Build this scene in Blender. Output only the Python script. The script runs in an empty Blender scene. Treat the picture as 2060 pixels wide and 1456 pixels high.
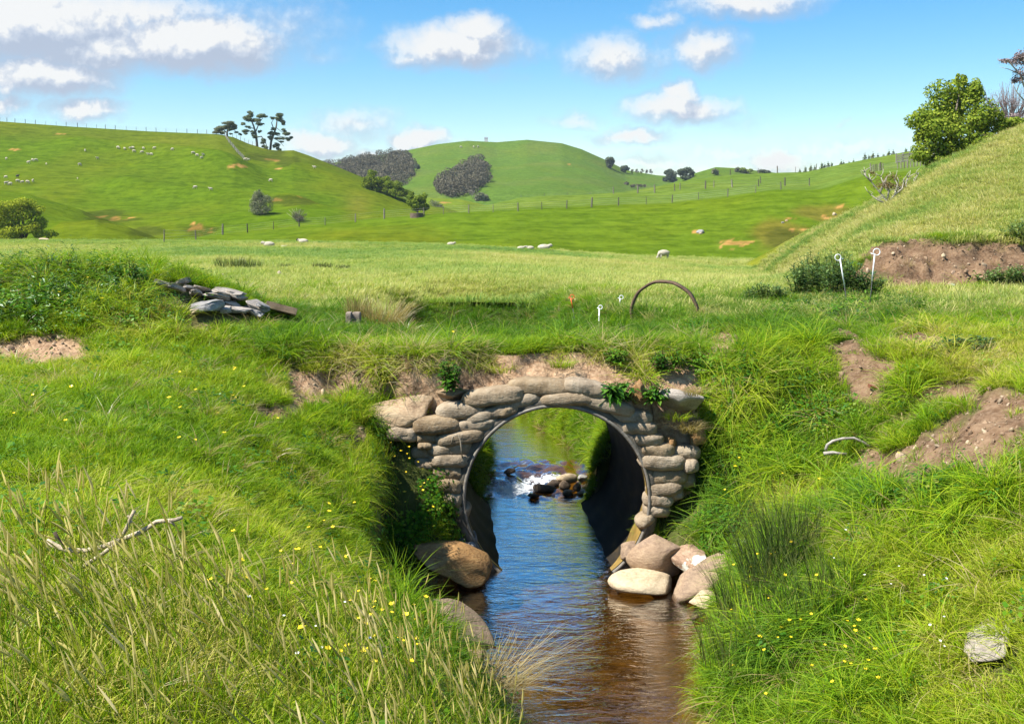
import bpy, math, random
import numpy as np
from mathutils import Vector, Matrix, Euler

# ------------------------------------------------------------------ camera, sky, sun, exposure
SC = bpy.context.scene
COL = SC.collection
F, HOR, CX, CZ = 2209.0, 430.0, 1030.0, 1.6          # focal length in photo pixels, horizon row, centre column, eye height

cam = bpy.data.cameras.new('camera')
cam.sensor_width = 36.0
cam.lens = F / 2060.0 * 36.0
cam.shift_y = -(728.0 - HOR) / 2060.0
cam.clip_start, cam.clip_end = 0.1, 12000.0
camo = bpy.data.objects.new('camera', cam)
camo.location = (0, 0, CZ)
camo.rotation_euler = (math.pi / 2, 0, 0)
COL.objects.link(camo)
SC.camera = camo

SUN_DIR = Vector((-0.56, -0.24, 0.80)).normalized()    # towards the sun
SUN_EL = math.asin(SUN_DIR.z)
SUN_AZ = math.atan2(SUN_DIR.x, SUN_DIR.y)
SKY_STRENGTH, SUN_STRENGTH, EXPOSURE = 0.095, 5.0, 1.06

SC.view_settings.view_transform = 'Standard'
SC.view_settings.look = 'None'
SC.view_settings.gamma = 1.0
SC.view_settings.use_curve_mapping = False
SC.view_settings.exposure = EXPOSURE
SC.render.engine = 'CYCLES'
SC.cycles.use_denoising = True
SC.cycles.max_bounces = 7
SC.cycles.diffuse_bounces = 2
SC.cycles.glossy_bounces = 3
SC.cycles.transmission_bounces = 3
SC.cycles.transparent_max_bounces = 8
SC.cycles.volume_bounces = 0
SC.cycles.caustics_reflective = False
SC.cycles.caustics_refractive = False

sl = bpy.data.lights.new('sun', 'SUN')
sl.energy = SUN_STRENGTH
sl.angle = math.radians(0.53)
sl.color = (1.0, 0.955, 0.87)
so = bpy.data.objects.new('sun', sl)
so.rotation_euler = SUN_DIR.to_track_quat('Z', 'Y').to_euler()
so.location = (0, 0, 60)
COL.objects.link(so)


class NT:
    """short-hand for building node trees"""
    def __init__(s, tree):
        s.t = tree
        s.l = tree.links

    def n(s, kind, **kw):
        nd = s.t.nodes.new(kind)
        for k, v in kw.items():
            if k == 'ins':
                for i, val in v.items():
                    if isinstance(val, bpy.types.NodeSocket):
                        s.l.new(val, nd.inputs[i])
                    else:
                        nd.inputs[i].default_value = val
            else:
                setattr(nd, k, v)
        return nd

    def math(s, op, a, b=None, c=None, clamp=False):
        nd = s.n('ShaderNodeMath', operation=op)
        nd.use_clamp = clamp
        for i, v in enumerate((a, b, c)):
            if v is None: continue
            if isinstance(v, bpy.types.NodeSocket): s.l.new(v, nd.inputs[i])
            else: nd.inputs[i].default_value = v
        return nd.outputs[0]

    def vmath(s, op, a, b=None, c=None):
        nd = s.n('ShaderNodeVectorMath', operation=op)
        for i, v in enumerate((a, b, c)):
            if v is None: continue
            if isinstance(v, bpy.types.NodeSocket): s.l.new(v, nd.inputs[i])
            else: nd.inputs[i].default_value = v
        return nd.outputs['Value'] if op in ('LENGTH', 'DOT_PRODUCT', 'DISTANCE') else nd.outputs[0]

    def mix(s, f, a, b, mode='MIX'):
        nd = s.n('ShaderNodeMix', data_type='RGBA', blend_type=mode)
        for i, v in ((0, f), (6, a), (7, b)):
            if isinstance(v, bpy.types.NodeSocket): s.l.new(v, nd.inputs[i])
            else: nd.inputs[i].default_value = v if i == 0 else tuple(v) + ((1,) if len(v) == 3 else ())
        return nd.outputs[2]

    def ramp(s, f, lo, hi, smooth=True):
        nd = s.n('ShaderNodeMapRange', interpolation_type='SMOOTHSTEP' if smooth else 'LINEAR')
        if isinstance(f, bpy.types.NodeSocket): s.l.new(f, nd.inputs[0])
        else: nd.inputs[0].default_value = f
        nd.inputs[1].default_value = lo
        nd.inputs[2].default_value = hi
        return nd.outputs[0]

    def noise(s, vec, scale, detail=3.0, rough=0.55, dist=0.0):
        nd = s.n('ShaderNodeTexNoise')
        nd.inputs['Scale'].default_value = scale
        nd.inputs['Detail'].default_value = detail
        nd.inputs['Roughness'].default_value = rough
        nd.inputs['Distortion'].default_value = dist
        if vec is not None: s.l.new(vec, nd.inputs['Vector'])
        return nd.outputs['Fac']

    def rgb(s, f, stops):
        nd = s.n('ShaderNodeValToRGB')
        e = nd.color_ramp.elements
        while len(e) < len(stops): e.new(0.5)
        for el, (p, c) in zip(e, stops):
            el.position = p
            el.color = tuple(c) + (1,)
        s.l.new(f, nd.inputs[0])
        return nd.outputs[0]


def azel(px, py):
    d = Vector(((px - CX) / F, 1.0, (HOR - py) / F)).normalized()
    return math.atan2(d.x, d.y), math.asin(d.z)


def build_world():
    w = bpy.data.worlds.new('World')
    SC.world = w
    w.use_nodes = True
    t = NT(w.node_tree)
    w.node_tree.nodes.clear()
    sky = t.n('ShaderNodeTexSky', sky_type='NISHITA', sun_disc=False, sun_elevation=SUN_EL, sun_rotation=SUN_AZ,
              altitude=100.0, air_density=1.0, dust_density=0.1, ozone_density=2.5)
    hs = t.n('ShaderNodeHueSaturation', ins={0: 0.498, 1: 1.44, 2: .88, 4: sky.outputs[0]})
    skyc = hs.outputs[0]
    tc = t.n('ShaderNodeTexCoord')
    d = t.vmath('NORMALIZE', tc.outputs['Generated'])
    sep = t.n('ShaderNodeSeparateXYZ', ins={0: d})
    az = t.math('ARCTAN2', sep.outputs[0], sep.outputs[1])
    el = t.math('ARCSINE', sep.outputs[2])
    p0 = t.n('ShaderNodeCombineXYZ', ins={0: az, 1: el, 2: 0.0}).outputs[0]
    # ragged edges: push the coordinates about with noise of the viewing direction
    nz = t.n('ShaderNodeTexNoise', ins={'Vector': d, 'Scale': 26.0, 'Detail': 5.0, 'Roughness': 0.6})
    off = t.vmath('MULTIPLY', t.vmath('SUBTRACT', nz.outputs['Color'], (0.5, 0.5, 0.5)), (0.055, 0.032, 0.0))
    p = t.vmath('ADD', p0, off)
    # px, py, rx, ry, weight
    clouds = [(70, 45, 300, 105, 1.35), (390, 88, 240, 80, 1.35), (90, 150, 200, 64, 1.15), (270, 25, 300, 70, .8), (560, 60, 220, 100, .42), (200, 100, 220, 70, 1.1),
              (170, 222, 105, 36, .9), (20, 205, 60, 34, .8),
              (925, 94, 200, 58, 1.1), (965, 62, 105, 54, 1.0), (830, 110, 90, 40, .6), (640, 115, 100, 42, .28),
              (1235, 118, 150, 66, .80), (1420, 98, 115, 60, .85), (1500, 4, 200, 46, .85), (1320, 42, 70, 28, .6),
              (1370, 220, 155, 46, 1.0), (1365, 190, 62, 40, 1.0), (1270, 277, 105, 26, .85), (1155, 245, 70, 24, .5),
              (845, 285, 72, 36, 1.1), (640, 292, 100, 38, .95), (715, 255, 140, 54, .55), (1000, 150, 90, 30, .2), (1480, 245, 120, 40, .25), (940, 300, 120, 26, .6),
              (1300, 330, 200, 30, .45), (1470, 312, 120, 34, .42), (1570, 328, 110, 28, .9), (1700, 302, 190, 34, .45),
              (1800, 330, 160, 30, .45), (760, 320, 120, 30, .7), (520, 290, 70, 30, .35), (1690, 255, 30, 14, .3)]
    g = bpy.data.node_groups.new('cloud_field', 'ShaderNodeTree')
    g.interface.new_socket('P', in_out='INPUT', socket_type='NodeSocketVector')
    g.interface.new_socket('D', in_out='OUTPUT', socket_type='NodeSocketFloat')
    gt = NT(g)
    gi, go = gt.n('NodeGroupInput'), gt.n('NodeGroupOutput')
    acc = None
    for (px, py, rx, ry, wt) in clouds:
        a, e = azel(px, py)
        sx, sy = F / rx, F / ry
        v = gt.vmath('MULTIPLY_ADD', gi.outputs[0], (sx, sy, 0), (-a * sx, -e * sy, 0))
        ln = gt.vmath('LENGTH', v)
        dd = gt.math('MULTIPLY_ADD', ln, -wt, wt)
        acc = dd if acc is None else gt.math('MAXIMUM', acc, dd)
    acc = gt.math('MAXIMUM', acc, 0.0)
    # scattered fair-weather clouds over the rest of the sky, outside the framed part
    vv = gt.vmath('MULTIPLY', gi.outputs[0], (1.0, 1.9, 0))
    gn = gt.noise(vv, 5.2, 3.0, 0.5)
    sp = gt.n('ShaderNodeSeparateXYZ', ins={0: gi.outputs[0]})
    oa = gt.ramp(gt.math('ABSOLUTE', sp.outputs[0]), 0.43, 0.50)
    oe = gt.ramp(sp.outputs[1], 0.19, 0.25)
    lowcut = gt.ramp(sp.outputs[1], -0.02, 0.05)
    om = gt.math('MULTIPLY', gt.math('MAXIMUM', oa, oe), lowcut)
    gd = gt.math('MULTIPLY', gt.ramp(gn, 0.50, 0.72), om)
    acc = gt.math('MAXIMUM', acc, gd)
    gt.l.new(acc, go.inputs[0])

    def field(vec):
        nd = t.n('ShaderNodeGroup')
        nd.node_tree = g
        t.l.new(vec, nd.inputs[0])
        return nd.outputs[0]
    D = field(p)
    Dup = field(t.vmath('ADD', p, (-0.010, 0.014, 0)))
    fine = t.noise(d, 75.0, 5.0, 0.62)
    fine2 = t.noise(t.vmath('ADD', d, (-0.004, 0.0, 0.006)), 75.0, 5.0, 0.62)
    dens = t.math('ADD', D, t.math('MULTIPLY_ADD', fine, 0.30, -0.15))
    alpha = t.ramp(dens, -0.04, 0.74)
    alpha = t.math('MULTIPLY', alpha, t.ramp(D, 0.0, 0.12))
    thick = t.ramp(D, 0.15, 0.75)
    sh = t.math('ADD', t.math('MULTIPLY', t.math('SUBTRACT', D, Dup), 2.2), t.math('MULTIPLY', t.math('SUBTRACT', fine, fine2), 2.2))
    sh = t.math('ADD', sh, t.math('MULTIPLY_ADD', thick, 0.30, 0.24), clamp=True)
    ccol = t.rgb(sh, [(p_, tuple(c_ / SKY_STRENGTH for c_ in k_)) for p_, k_ in ((0.0, (.235, .27, .335)), (0.48, (.30, .33, .385)), (0.88, (.405, .415, .43)), (1.0, (.455, .455, .45)))])
    final = t.mix(t.math('MULTIPLY', alpha, 0.96), skyc, ccol)
    bg = t.n('ShaderNodeBackground', ins={0: final, 1: SKY_STRENGTH})
    out = t.n('ShaderNodeOutputWorld', ins={0: bg.outputs[0]})
    w.cycles.sampling_method = 'MANUAL'
    w.cycles.sample_map_resolution = 512


build_world()

# ------------------------------------------------------------------ helpers
RNG = np.random.default_rng(7)


def hash3(ix, iy, iz, seed=0):
    h = (ix.astype(np.int64) * 374761393 + iy.astype(np.int64) * 668265263 + iz.astype(np.int64) * 2147483647 + seed * 1274126177) & 0xFFFFFFFF
    h = ((h ^ (h >> 13)) * 1274126177) & 0xFFFFFFFF
    h = ((h ^ (h >> 16)) * 2246822519) & 0xFFFFFFFF
    return ((h ^ (h >> 15)) & 0xFFFFFF) / float(0xFFFFFF)


def vnoise(x, y, z=0.0, seed=0):
    x, y, z = np.broadcast_arrays(np.asarray(x, float), np.asarray(y, float), np.asarray(z, float))
    ix, iy, iz = np.floor(x), np.floor(y), np.floor(z)
    fx, fy, fz = x - ix, y - iy, z - iz
    fx, fy, fz = (f * f * f * (f * (f * 6 - 15) + 10) for f in (fx, fy, fz))
    r = 0
    for dx in (0, 1):
        wx = fx if dx else 1 - fx
        for dy in (0, 1):
            wy = fy if dy else 1 - fy
            for dz in (0, 1):
                wz = fz if dz else 1 - fz
                r = r + wx * wy * wz * hash3(ix + dx, iy + dy, iz + dz, seed)
    return r * 2 - 1


def fbm(x, y, z=0.0, oct=4, seed=0, gain=0.5):
    a, s, r = 1.0, 0.0, 0.0
    for o in range(oct):
        r = r + a * vnoise(np.asarray(x) * 2 ** o, np.asarray(y) * 2 ** o, np.asarray(z) * 2 ** o, seed + o * 17)
        s += a
        a *= gain
    return r / s


def sstep(t):
    t = np.clip(t, 0, 1)
    return t * t * (3 - 2 * t)


def smax(a, b, k):
    h = np.clip(0.5 + 0.5 * (a - b) / k, 0, 1)
    return b + (a - b) * h + k * h * (1 - h)


def smin(a, b, k):
    return -smax(-a, -b, k)


def tag(o, label=None, category=None, group=None, kind=None):
    if label: o['label'] = label
    if category: o['category'] = category
    if group: o['group'] = group
    if kind: o['kind'] = kind
    return o


def mesh_np(name, V, Fa, smooth=False):
    """mesh from numpy arrays; Fa is an (n,k) array or a list of tuples"""
    me = bpy.data.meshes.new(name)
    V = np.asarray(V, dtype=np.float32)
    if isinstance(Fa, np.ndarray):
        n, k = Fa.shape
        me.vertices.add(len(V)); me.vertices.foreach_set('co', V.ravel())
        me.loops.add(n * k); me.loops.foreach_set('vertex_index', Fa.astype(np.int32).ravel())
        me.polygons.add(n); me.polygons.foreach_set('loop_start', np.arange(0, n * k, k, dtype=np.int32))
        if smooth: me.polygons.foreach_set('use_smooth', np.ones(n, dtype=bool))
        me.update(calc_edges=True)
        me.validate()
    else:
        me.from_pydata([tuple(map(float, v)) for v in V], [], Fa)
        if smooth:
            me.polygons.foreach_set('use_smooth', np.ones(len(me.polygons), dtype=bool))
        me.update()
    return me


def link(name, me, mat=None, parent=None, loc=None, rot=None):
    o = bpy.data.objects.new(name, me)
    COL.objects.link(o)
    if mat is not None and me is not None and not me.materials: me.materials.append(mat)
    if loc is not None: o.location = loc
    if rot is not None: o.rotation_euler = rot
    if parent is not None: o.parent = parent
    return o


def empty(name, loc, label, category, group=None, rotz=0.0):
    o = bpy.data.objects.new(name, None)
    COL.objects.link(o)
    o.location = loc
    o.rotation_euler = (0, 0, rotz)
    o.empty_display_size = 0.2
    return tag(o, label, category, group)


def copy_tree(root, loc=None, rotz=None, label=None, scale=None, parent=None):
    r = root.copy()
    COL.objects.link(r)
    r.parent = parent
    if loc is not None: r.location = loc
    if rotz is not None: r.rotation_euler = (0, 0, rotz)
    if scale is not None: r.scale = (scale,) * 3
    if label: r['label'] = label
    for ch in list(root.children):
        copy_tree(ch, parent=r)
    return r


def grid_faces(nu, nv):
    a = np.arange(nu * nv).reshape(nv, nu)
    return np.stack([a[:-1, :-1].ravel(), a[:-1, 1:].ravel(), a[1:, 1:].ravel(), a[1:, :-1].ravel()], 1)


def tube(path, radii, seg=6, cap=True):
    """verts, faces of a tube along a list of points"""
    path = [Vector(p) for p in path]
    V, Fc = [], []
    prev = None
    for i, p in enumerate(path):
        a = path[max(0, i - 1)]; b = path[min(len(path) - 1, i + 1)]
        d = (b - a).normalized()
        if prev is None:
            ref = Vector((0, 0, 1)) if abs(d.z) < 0.9 else Vector((1, 0, 0))
            u = d.cross(ref).normalized()
        else:
            u = (prev - d * prev.dot(d)).normalized()
        prev = u
        v = d.cross(u)
        r = radii[i] if hasattr(radii, '__len__') else radii
        for k in range(seg):
            t = 2 * math.pi * k / seg
            V.append(p + (u * math.cos(t) + v * math.sin(t)) * r)
    for i in range(len(path) - 1):
        for k in range(seg):
            Fc.append((i * seg + k, i * seg + (k + 1) % seg, (i + 1) * seg + (k + 1) % seg, (i + 1) * seg + k))
    if cap:
        Fc.append(tuple(range(seg - 1, -1, -1)))
        n = (len(path) - 1) * seg
        Fc.append(tuple(range(n, n + seg)))
    return V, Fc


class MB:
    """collects verts and faces of several shapes for ONE mesh"""
    def __init__(s): s.V, s.F = [], []
    def add(s, V, Fc):
        n = len(s.V)
        s.V += [tuple(v) for v in V]
        s.F += [tuple(i + n for i in f) for f in Fc]
        return s
    def tube(s, path, r, seg=6, cap=True): return s.add(*tube(path, r, seg, cap))
    def box(s, c, d, R=None):
        V = [Vector((sx * d[0] / 2, sy * d[1] / 2, sz * d[2] / 2)) for sx in (-1, 1) for sy in (-1, 1) for sz in (-1, 1)]
        if R is not None: V = [R @ v for v in V]
        V = [v + Vector(c) for v in V]
        return s.add(V, [(0, 1, 3, 2), (4, 6, 7, 5), (0, 4, 5, 1), (2, 3, 7, 6), (0, 2, 6, 4), (1, 5, 7, 3)])
    def mesh(s, name, smooth=False): return mesh_np(name, np.array(s.V, dtype=np.float32), s.F, smooth)


def W(px, py, Y):
    """world point seen at photo pixel px, py at depth Y"""
    return Vector(((px - CX) * Y / F, Y, CZ - (py - HOR) * Y / F))


def project(x, y, z):
    return CX + F * x / y, HOR + F * (CZ - z) / y
# ------------------------------------------------------------------ the lie of the land
WATER_Z = -2.2


def pchip(Yk, Zk, Y):
    """monotone cubic through knots: Yk (K,), Zk (n,K), Y (n,)"""
    Yk = np.asarray(Yk, float)
    h = np.diff(Yk)
    dl = np.diff(Zk, axis=1) / h
    m = np.zeros_like(Zk)
    a, b = dl[:, :-1], dl[:, 1:]
    w1, w2 = 2 * h[1:] + h[:-1], h[1:] + 2 * h[:-1]
    with np.errstate(divide='ignore', invalid='ignore'):
        mm = (w1 + w2) / (w1 / a + w2 / b)
    m[:, 1:-1] = np.where(a * b > 0, mm, 0.0)
    m[:, 0], m[:, -1] = dl[:, 0], dl[:, -1]
    i = np.clip(np.searchsorted(Yk, Y) - 1, 0, len(Yk) - 2)
    r = np.arange(len(Y))
    t = np.clip((Y - Yk[i]) / h[i], 0, 1)
    z0, z1, m0, m1 = Zk[r, i], Zk[r, i + 1], m[r, i] * h[i], m[r, i + 1] * h[i]
    return z0 * (2 * t ** 3 - 3 * t ** 2 + 1) + m0 * (t ** 3 - 2 * t ** 2 + t) + z1 * (3 * t ** 2 - 2 * t ** 3) + m1 * (t ** 3 - t ** 2)


def prof(pts):
    xs, ys = zip(*pts)
    return lambda u: np.interp(u, xs, ys)


# rows of the photograph where each crest stands, by column
EDGE = prof([(-900, 480), (0, 485), (300, 486), (600, 487), (850, 491), (1000, 498), (1100, 504), (1350, 520), (1600, 526), (1750, 530), (3000, 530)])
MID_A = prof([(-900, 580), (150, 520), (330, 490), (450, 471), (600, 456), (700, 448), (773, 441), (853, 434), (992, 427), (1140, 420), (1244, 414), (1352, 408),
              (1464, 396), (1571, 382), (1628, 374), (1750, 356), (1880, 340), (2060, 320), (3000, 300)])
MID_B = prof([(-900, 600), (330, 505), (600, 468), (853, 442), (950, 420), (1048, 398), (1142, 393), (1283, 388), (1419, 380), (1526, 375), (1628, 368), (1750, 345),
              (1880, 325), (2060, 300), (3000, 260)])
MID_C = prof([(-900, 640), (600, 500), (950, 445), (1150, 402), (1280, 387), (1340, 372), (1400, 361), (1470, 352), (1560, 348), (1620, 346), (1700, 330), (1840, 304),
              (2060, 275), (3000, 240)])
LEFT = prof([(-900, 252), (0, 245), (150, 256), (300, 265), (440, 271), (470, 277), (500, 290), (540, 302), (565, 304), (590, 303), (620, 313), (700, 345), (760, 370),
             (830, 407), (900, 421), (950, 440), (1100, 500), (3000, 900)])
LEFT0 = prof([(-900, 470), (0, 476), (300, 485), (450, 478), (600, 462), (830, 440), (950, 440), (1100, 500), (3000, 900)])
LOBE = prof([(-900, 366), (0, 384), (60, 394), (150, 419), (230, 449), (300, 475), (360, 500), (500, 560), (3000, 900)])
LOBE2 = prof([(-900, 600), (60, 500), (95, 460), (130, 448), (195, 442), (255, 456), (330, 484), (450, 540), (3000, 900)])
FAR = prof([(-900, 392), (400, 352), (620, 334), (660, 330), (730, 318), (820, 303), (880, 291), (940, 284), (1000, 287), (1060, 282), (1130, 289), (1170, 301),
            (1215, 321), (1260, 343), (1320, 353), (1380, 358), (1500, 364), (2060, 380), (3000, 390)])
FAR2 = prof([(-900, 500), (1250, 420), (1340, 374), (1395, 350), (1440, 337), (1480, 339), (1540, 346), (1600, 353), (1700, 372), (2060, 400), (3000, 420)])
SPUR = prof([(-900, 600), (700, 450), (800, 410), (860, 398), (930, 402), (990, 416), (1080, 450), (3000, 900)])
RIGHT = prof([(-900, 3000), (1300, 900), (1500, 640), (1600, 545), (1640, 512), (1700, 472), (1750, 441), (1800, 410), (1850, 371), (1900, 336), (1950, 312), (2000, 286), (2060, 262),
              (2300, 185), (3000, 80)])


def zz(py, Y): return CZ - (py - HOR) * Y / F


def h_far_parts(x, y):
    x, y = np.asarray(x, float).ravel(), np.asarray(y, float).ravel()
    u = np.clip(CX + F * x / np.maximum(y, 1.0), -900, 2990)
    one = np.ones_like(u)
    S = lambda *cols: np.stack(cols, 1)
    E, A, B, C = EDGE(u), MID_A(u), MID_B(u), MID_C(u)
    ze = zz(E, 105.0)
    n1 = fbm(x / 9.0, y / 14.0, 0, 3, 11)
    field = pchip([10, 23, 45, 75, 105, 125, 142, 300, 9000],
                  S(0.05 * one, -0.12 * one, -0.10 * one + 0.36 * (ze + .12), -0.1 + 0.70 * (ze + .1), ze, ze - 2.6, ze - 4.5, ze - 7, ze - 8), y)
    field = field + n1 * np.interp(y, [20, 40, 110, 130], [0.05, 0.10, 0.14, 0.05]) - swale(x, y) * (y < 32)
    n2 = fbm(x / 26.0, y / 26.0, 0, 4, 5)
    n3 = fbm(x / 7.0, y / 10.0, 0, 3, 8)
    mid = pchip([118, 136, 148, 162, 178, 194, 240, 275, 330, 460, 9000],
                S(zz(E + 70, 118), zz(np.maximum(A + .75 * (E - A) + 12, A), 136), zz(A + .40 * np.maximum(E - A, 0), 148), zz(A, 162), zz(A * .62 + B * .38, 178), zz(B, 194), zz(C, 240),
                  zz(C, 240) - 2.0, zz(C, 240) - 8, zz(C, 240) - 26, -30 * one), y)
    mid = mid + (n2 * 0.55 + n3 * .22) * sstep((y - 125) / 25) * (1 - 0.5 * sstep((y - 215) / 25))
    gl = np.exp(-((u - (1690 - (y - 140) * 1.5)) / 60) ** 2) * sstep((y - 125) / 15) * (1 - sstep((y - 175) / 25))
    mid = mid - .9 * gl
    L, L0 = LEFT(u), np.maximum(LEFT0(u), LEFT(u))
    left = pchip([160, 188, 215, 245, 275, 305, 332, 365, 450, 9000],
                 S(zz(L0 + 60, 160), zz(L0 + 4, 188), zz(L + .80 * (L0 - L), 215), zz(L + .58 * (L0 - L), 245), zz(L + .36 * (L0 - L), 275), zz(L + .15 * (L0 - L), 305), zz(L, 332),
                   zz(L, 332) - 2.5, zz(L, 332) - 24, -40 * one), y)
    fl = sstep((y - 185) / 25) * (1 - sstep((y - 300) / 32))
    ridge1 = 3.6 * np.exp(-((y - 287 - 14 * np.sin(u / 130.0)) / 11) ** 2) * sstep((u - 60) / 120) * (1 - sstep((u - 420) / 150))
    ridge2 = 3.4 * np.exp(-((y - 243 - 10 * np.sin(u / 160.0 + 1.0)) / 10) ** 2) * sstep((u - 150) / 120) * (1 - sstep((u - 560) / 130))
    left = left + fl * (fbm(x / 55.0, y / 50.0, 0, 3, 21) * 3.2 + n2 * .7 + n3 * .32 + ridge1 + ridge2)
    lobe = pchip([135, 156, 178, 200, 224, 270, 9000], S(zz(LOBE(u) + 160, 135), zz(np.maximum(LOBE(u) + 60, 482), 156), zz(LOBE(u) + 28, 178), zz(LOBE(u), 200),
                                                       zz(LOBE(u), 200) - 2.0, zz(LOBE(u), 200) - 14, -60 * one), y)
    lobe = lobe + (n2 * .4 + n3 * .1) * sstep((y - 150) / 20)
    lobe2 = pchip([135, 150, 160, 170, 180, 200, 9000], S(zz(LOBE2(u) + 110, 135), zz(np.maximum(LOBE2(u) + 25, 484), 150), zz(LOBE2(u) + 10, 160), zz(LOBE2(u), 170), zz(LOBE2(u), 170) - 1.0,
                                                      zz(LOBE2(u), 170) - 9, -60 * one), y)
    FR, F2 = FAR(u), FAR2(u)
    nf = fbm(x / 130.0, y / 150.0, 0, 4, 31) * 7 + fbm(x / 45.0, y / 60.0, 0, 3, 32) * 1.6
    far = pchip([430, 520, 590, 660, 730, 800, 900, 1200, 9000],
                S(-30 * one, zz(FR + .92 * np.maximum(418 - FR, 6), 520), zz(FR + .66 * np.maximum(418 - FR, 6), 590), zz(FR + .42 * np.maximum(418 - FR, 6), 660),
                  zz(FR + .18 * np.maximum(418 - FR, 6), 730), zz(FR, 800), zz(FR, 800) - 6, zz(FR, 800) - 60, -60 * one), y)
    far = far + nf * sstep((y - 480) / 80) * (1 - sstep((y - 690) / 100))
    far2 = pchip([440, 490, 540, 620, 700, 900, 9000], S(-30 * one, zz(F2 + 70, 490), zz(F2 + 30, 540), zz(F2, 620), zz(F2, 620) - 4, zz(F2, 620) - 40, -60 * one), y)
    SPu = SPUR(u)
    spur = pchip([270, 300, 330, 360, 420, 9000], S(zz(SPu + 90, 270), zz(SPu + 26, 300), zz(SPu + 8, 330), zz(SPu, 360), zz(SPu, 360) - 12, -60 * one), y)
    RR = RIGHT(u)
    rb = np.interp(u, [1500, 1640, 1760, 2060], [0, .0, .75, .95])
    r1 = fbm(x / 3.5, y / 3.5, 0, 3, 41) * .14
    right = pchip([15, 23.5, 28, 33, 38, 43, 48, 56, 80, 140, 9000],
                  S(rb - .4, rb - 0.35, rb - .12 + .10 * (zz(RR, 48) - rb), rb + .30 * (zz(RR, 48) - rb), rb + .53 * (zz(RR, 48) - rb), rb + .78 * (zz(RR, 48) - rb), zz(RR, 48),
                    zz(RR, 48) + .55, zz(RR, 48) + .8, zz(RR, 48) - 9, -60 * one), y) + r1
    deep = -9.0 * one - 50 * sstep((y - 700) / 600)
    deep = np.where(y > 2500, -20, deep)
    return dict(field=field, mid=mid, left=left, lobe=lobe, lobe2=lobe2, far=far, far2=far2, spur=spur, right=right, deep=deep)


def h_far(x, y, which=False):
    sh = np.shape(x)
    P = h_far_parts(x, y)
    z = P['field']
    for k, s in (('right', .35), ('mid', .5), ('lobe2', .5), ('lobe', 1.0), ('left', 1.0), ('spur', 1.0), ('far2', 2.0), ('far', 2.5), ('deep', 2.0)):
        z = smax(z, P[k], s)
    if which:
        names = list(P)
        return z.reshape(sh), names, np.argmax(np.stack([P[k] for k in names], 0), 0).reshape(sh)
    return z.reshape(sh)


# --- near land: plateau, two banks, stream bed
YK = [0, 4, 6, 7.5, 8.4, 9.0, 9.5, 10.0, 10.6, 11.2, 12]
XW = [2.0, 1.2, .6, .15, -.22, -.58, -.86, -.98, -1.0, -.85, -.62]        # left water edge
XL = [1.2, .4, -.25, -.70, -.99, -1.25, -1.38, -1.46, -1.45, -1.48, -1.55]  # lip of the left bank
ZL = [-1.0, -1.2, -1.3, -1.28, -1.22, -1.08, -.98, -.92, -.86, -.78, -.66]
YR = [0, 4, 6, 8.2, 9, 10, 11, 11.5, 12]
XR = [3.2, 2.6, 1.9, 1.42, 1.58, 1.92, 2.10, 1.72, 1.24]                  # right water edge
UP = [(.30, 13.0), (.28, 14.4), (.44, 16), (-.10, 18.0), (-.55, 20.0), (-.62, 22.2)]
PIPE_R = 1.01


def pipe_x(y): return np.interp(y, [11.7, 14.4], [0.478, 0.30])


PIPE_Z = -1.43


def up_dist(x, y):
    d = np.full(np.shape(x), 1e9)
    for (x0, y0), (x1, y1) in zip(UP[:-1], UP[1:]):
        dx, dy = x1 - x0, y1 - y0
        t = np.clip(((x - x0) * dx + (y - y0) * dy) / (dx * dx + dy * dy), 0, 1)
        d = np.minimum(d, np.hypot(x - x0 - t * dx, y - y0 - t * dy))
    return d


def track_z(x, y):
    return 0.08 + 0.05 * fbm(x * .7, y * .7, 0, 3, 3) + 0.10 * sstep((x - 3.5) / 5) + 0.05 * sstep((-1.0 - x) / 2)


def swale(x, y):
    """shallow green dip where the upper stream comes out of the field"""
    return 1.7 * (1 - sstep((y - 21.0) / 9.5)) * sstep((y - 16.5) / 3.5) * sstep((2.0 - np.abs(x + .55 + .03 * (y - 20))) / 1.5)


def plate_z(x, y):
    p = track_z(x, y) + 0.05 * fbm(x * .45, y * .45, 0, 3, 4) - .05
    side = sstep((-2.3 - x) / 2.5)
    m = .80 * side * sstep((y - 11.2) / 2.4) * (1 - sstep((y - 14.2) / 2.6)) * (1 + .16 * fbm(x * .8, y * .8, 0, 3, 9))
    heap = .98 * sstep((y - 20.4 - .25 * fbm(x * .9, 3.3, 0, 2, 15)) / 1.9) * sstep((x - 6.2) / 1.6) * (1 + .16 * fbm(x * .8, y * .8, 0, 3, 19))
    return p + m + heap - swale(x, y)


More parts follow.
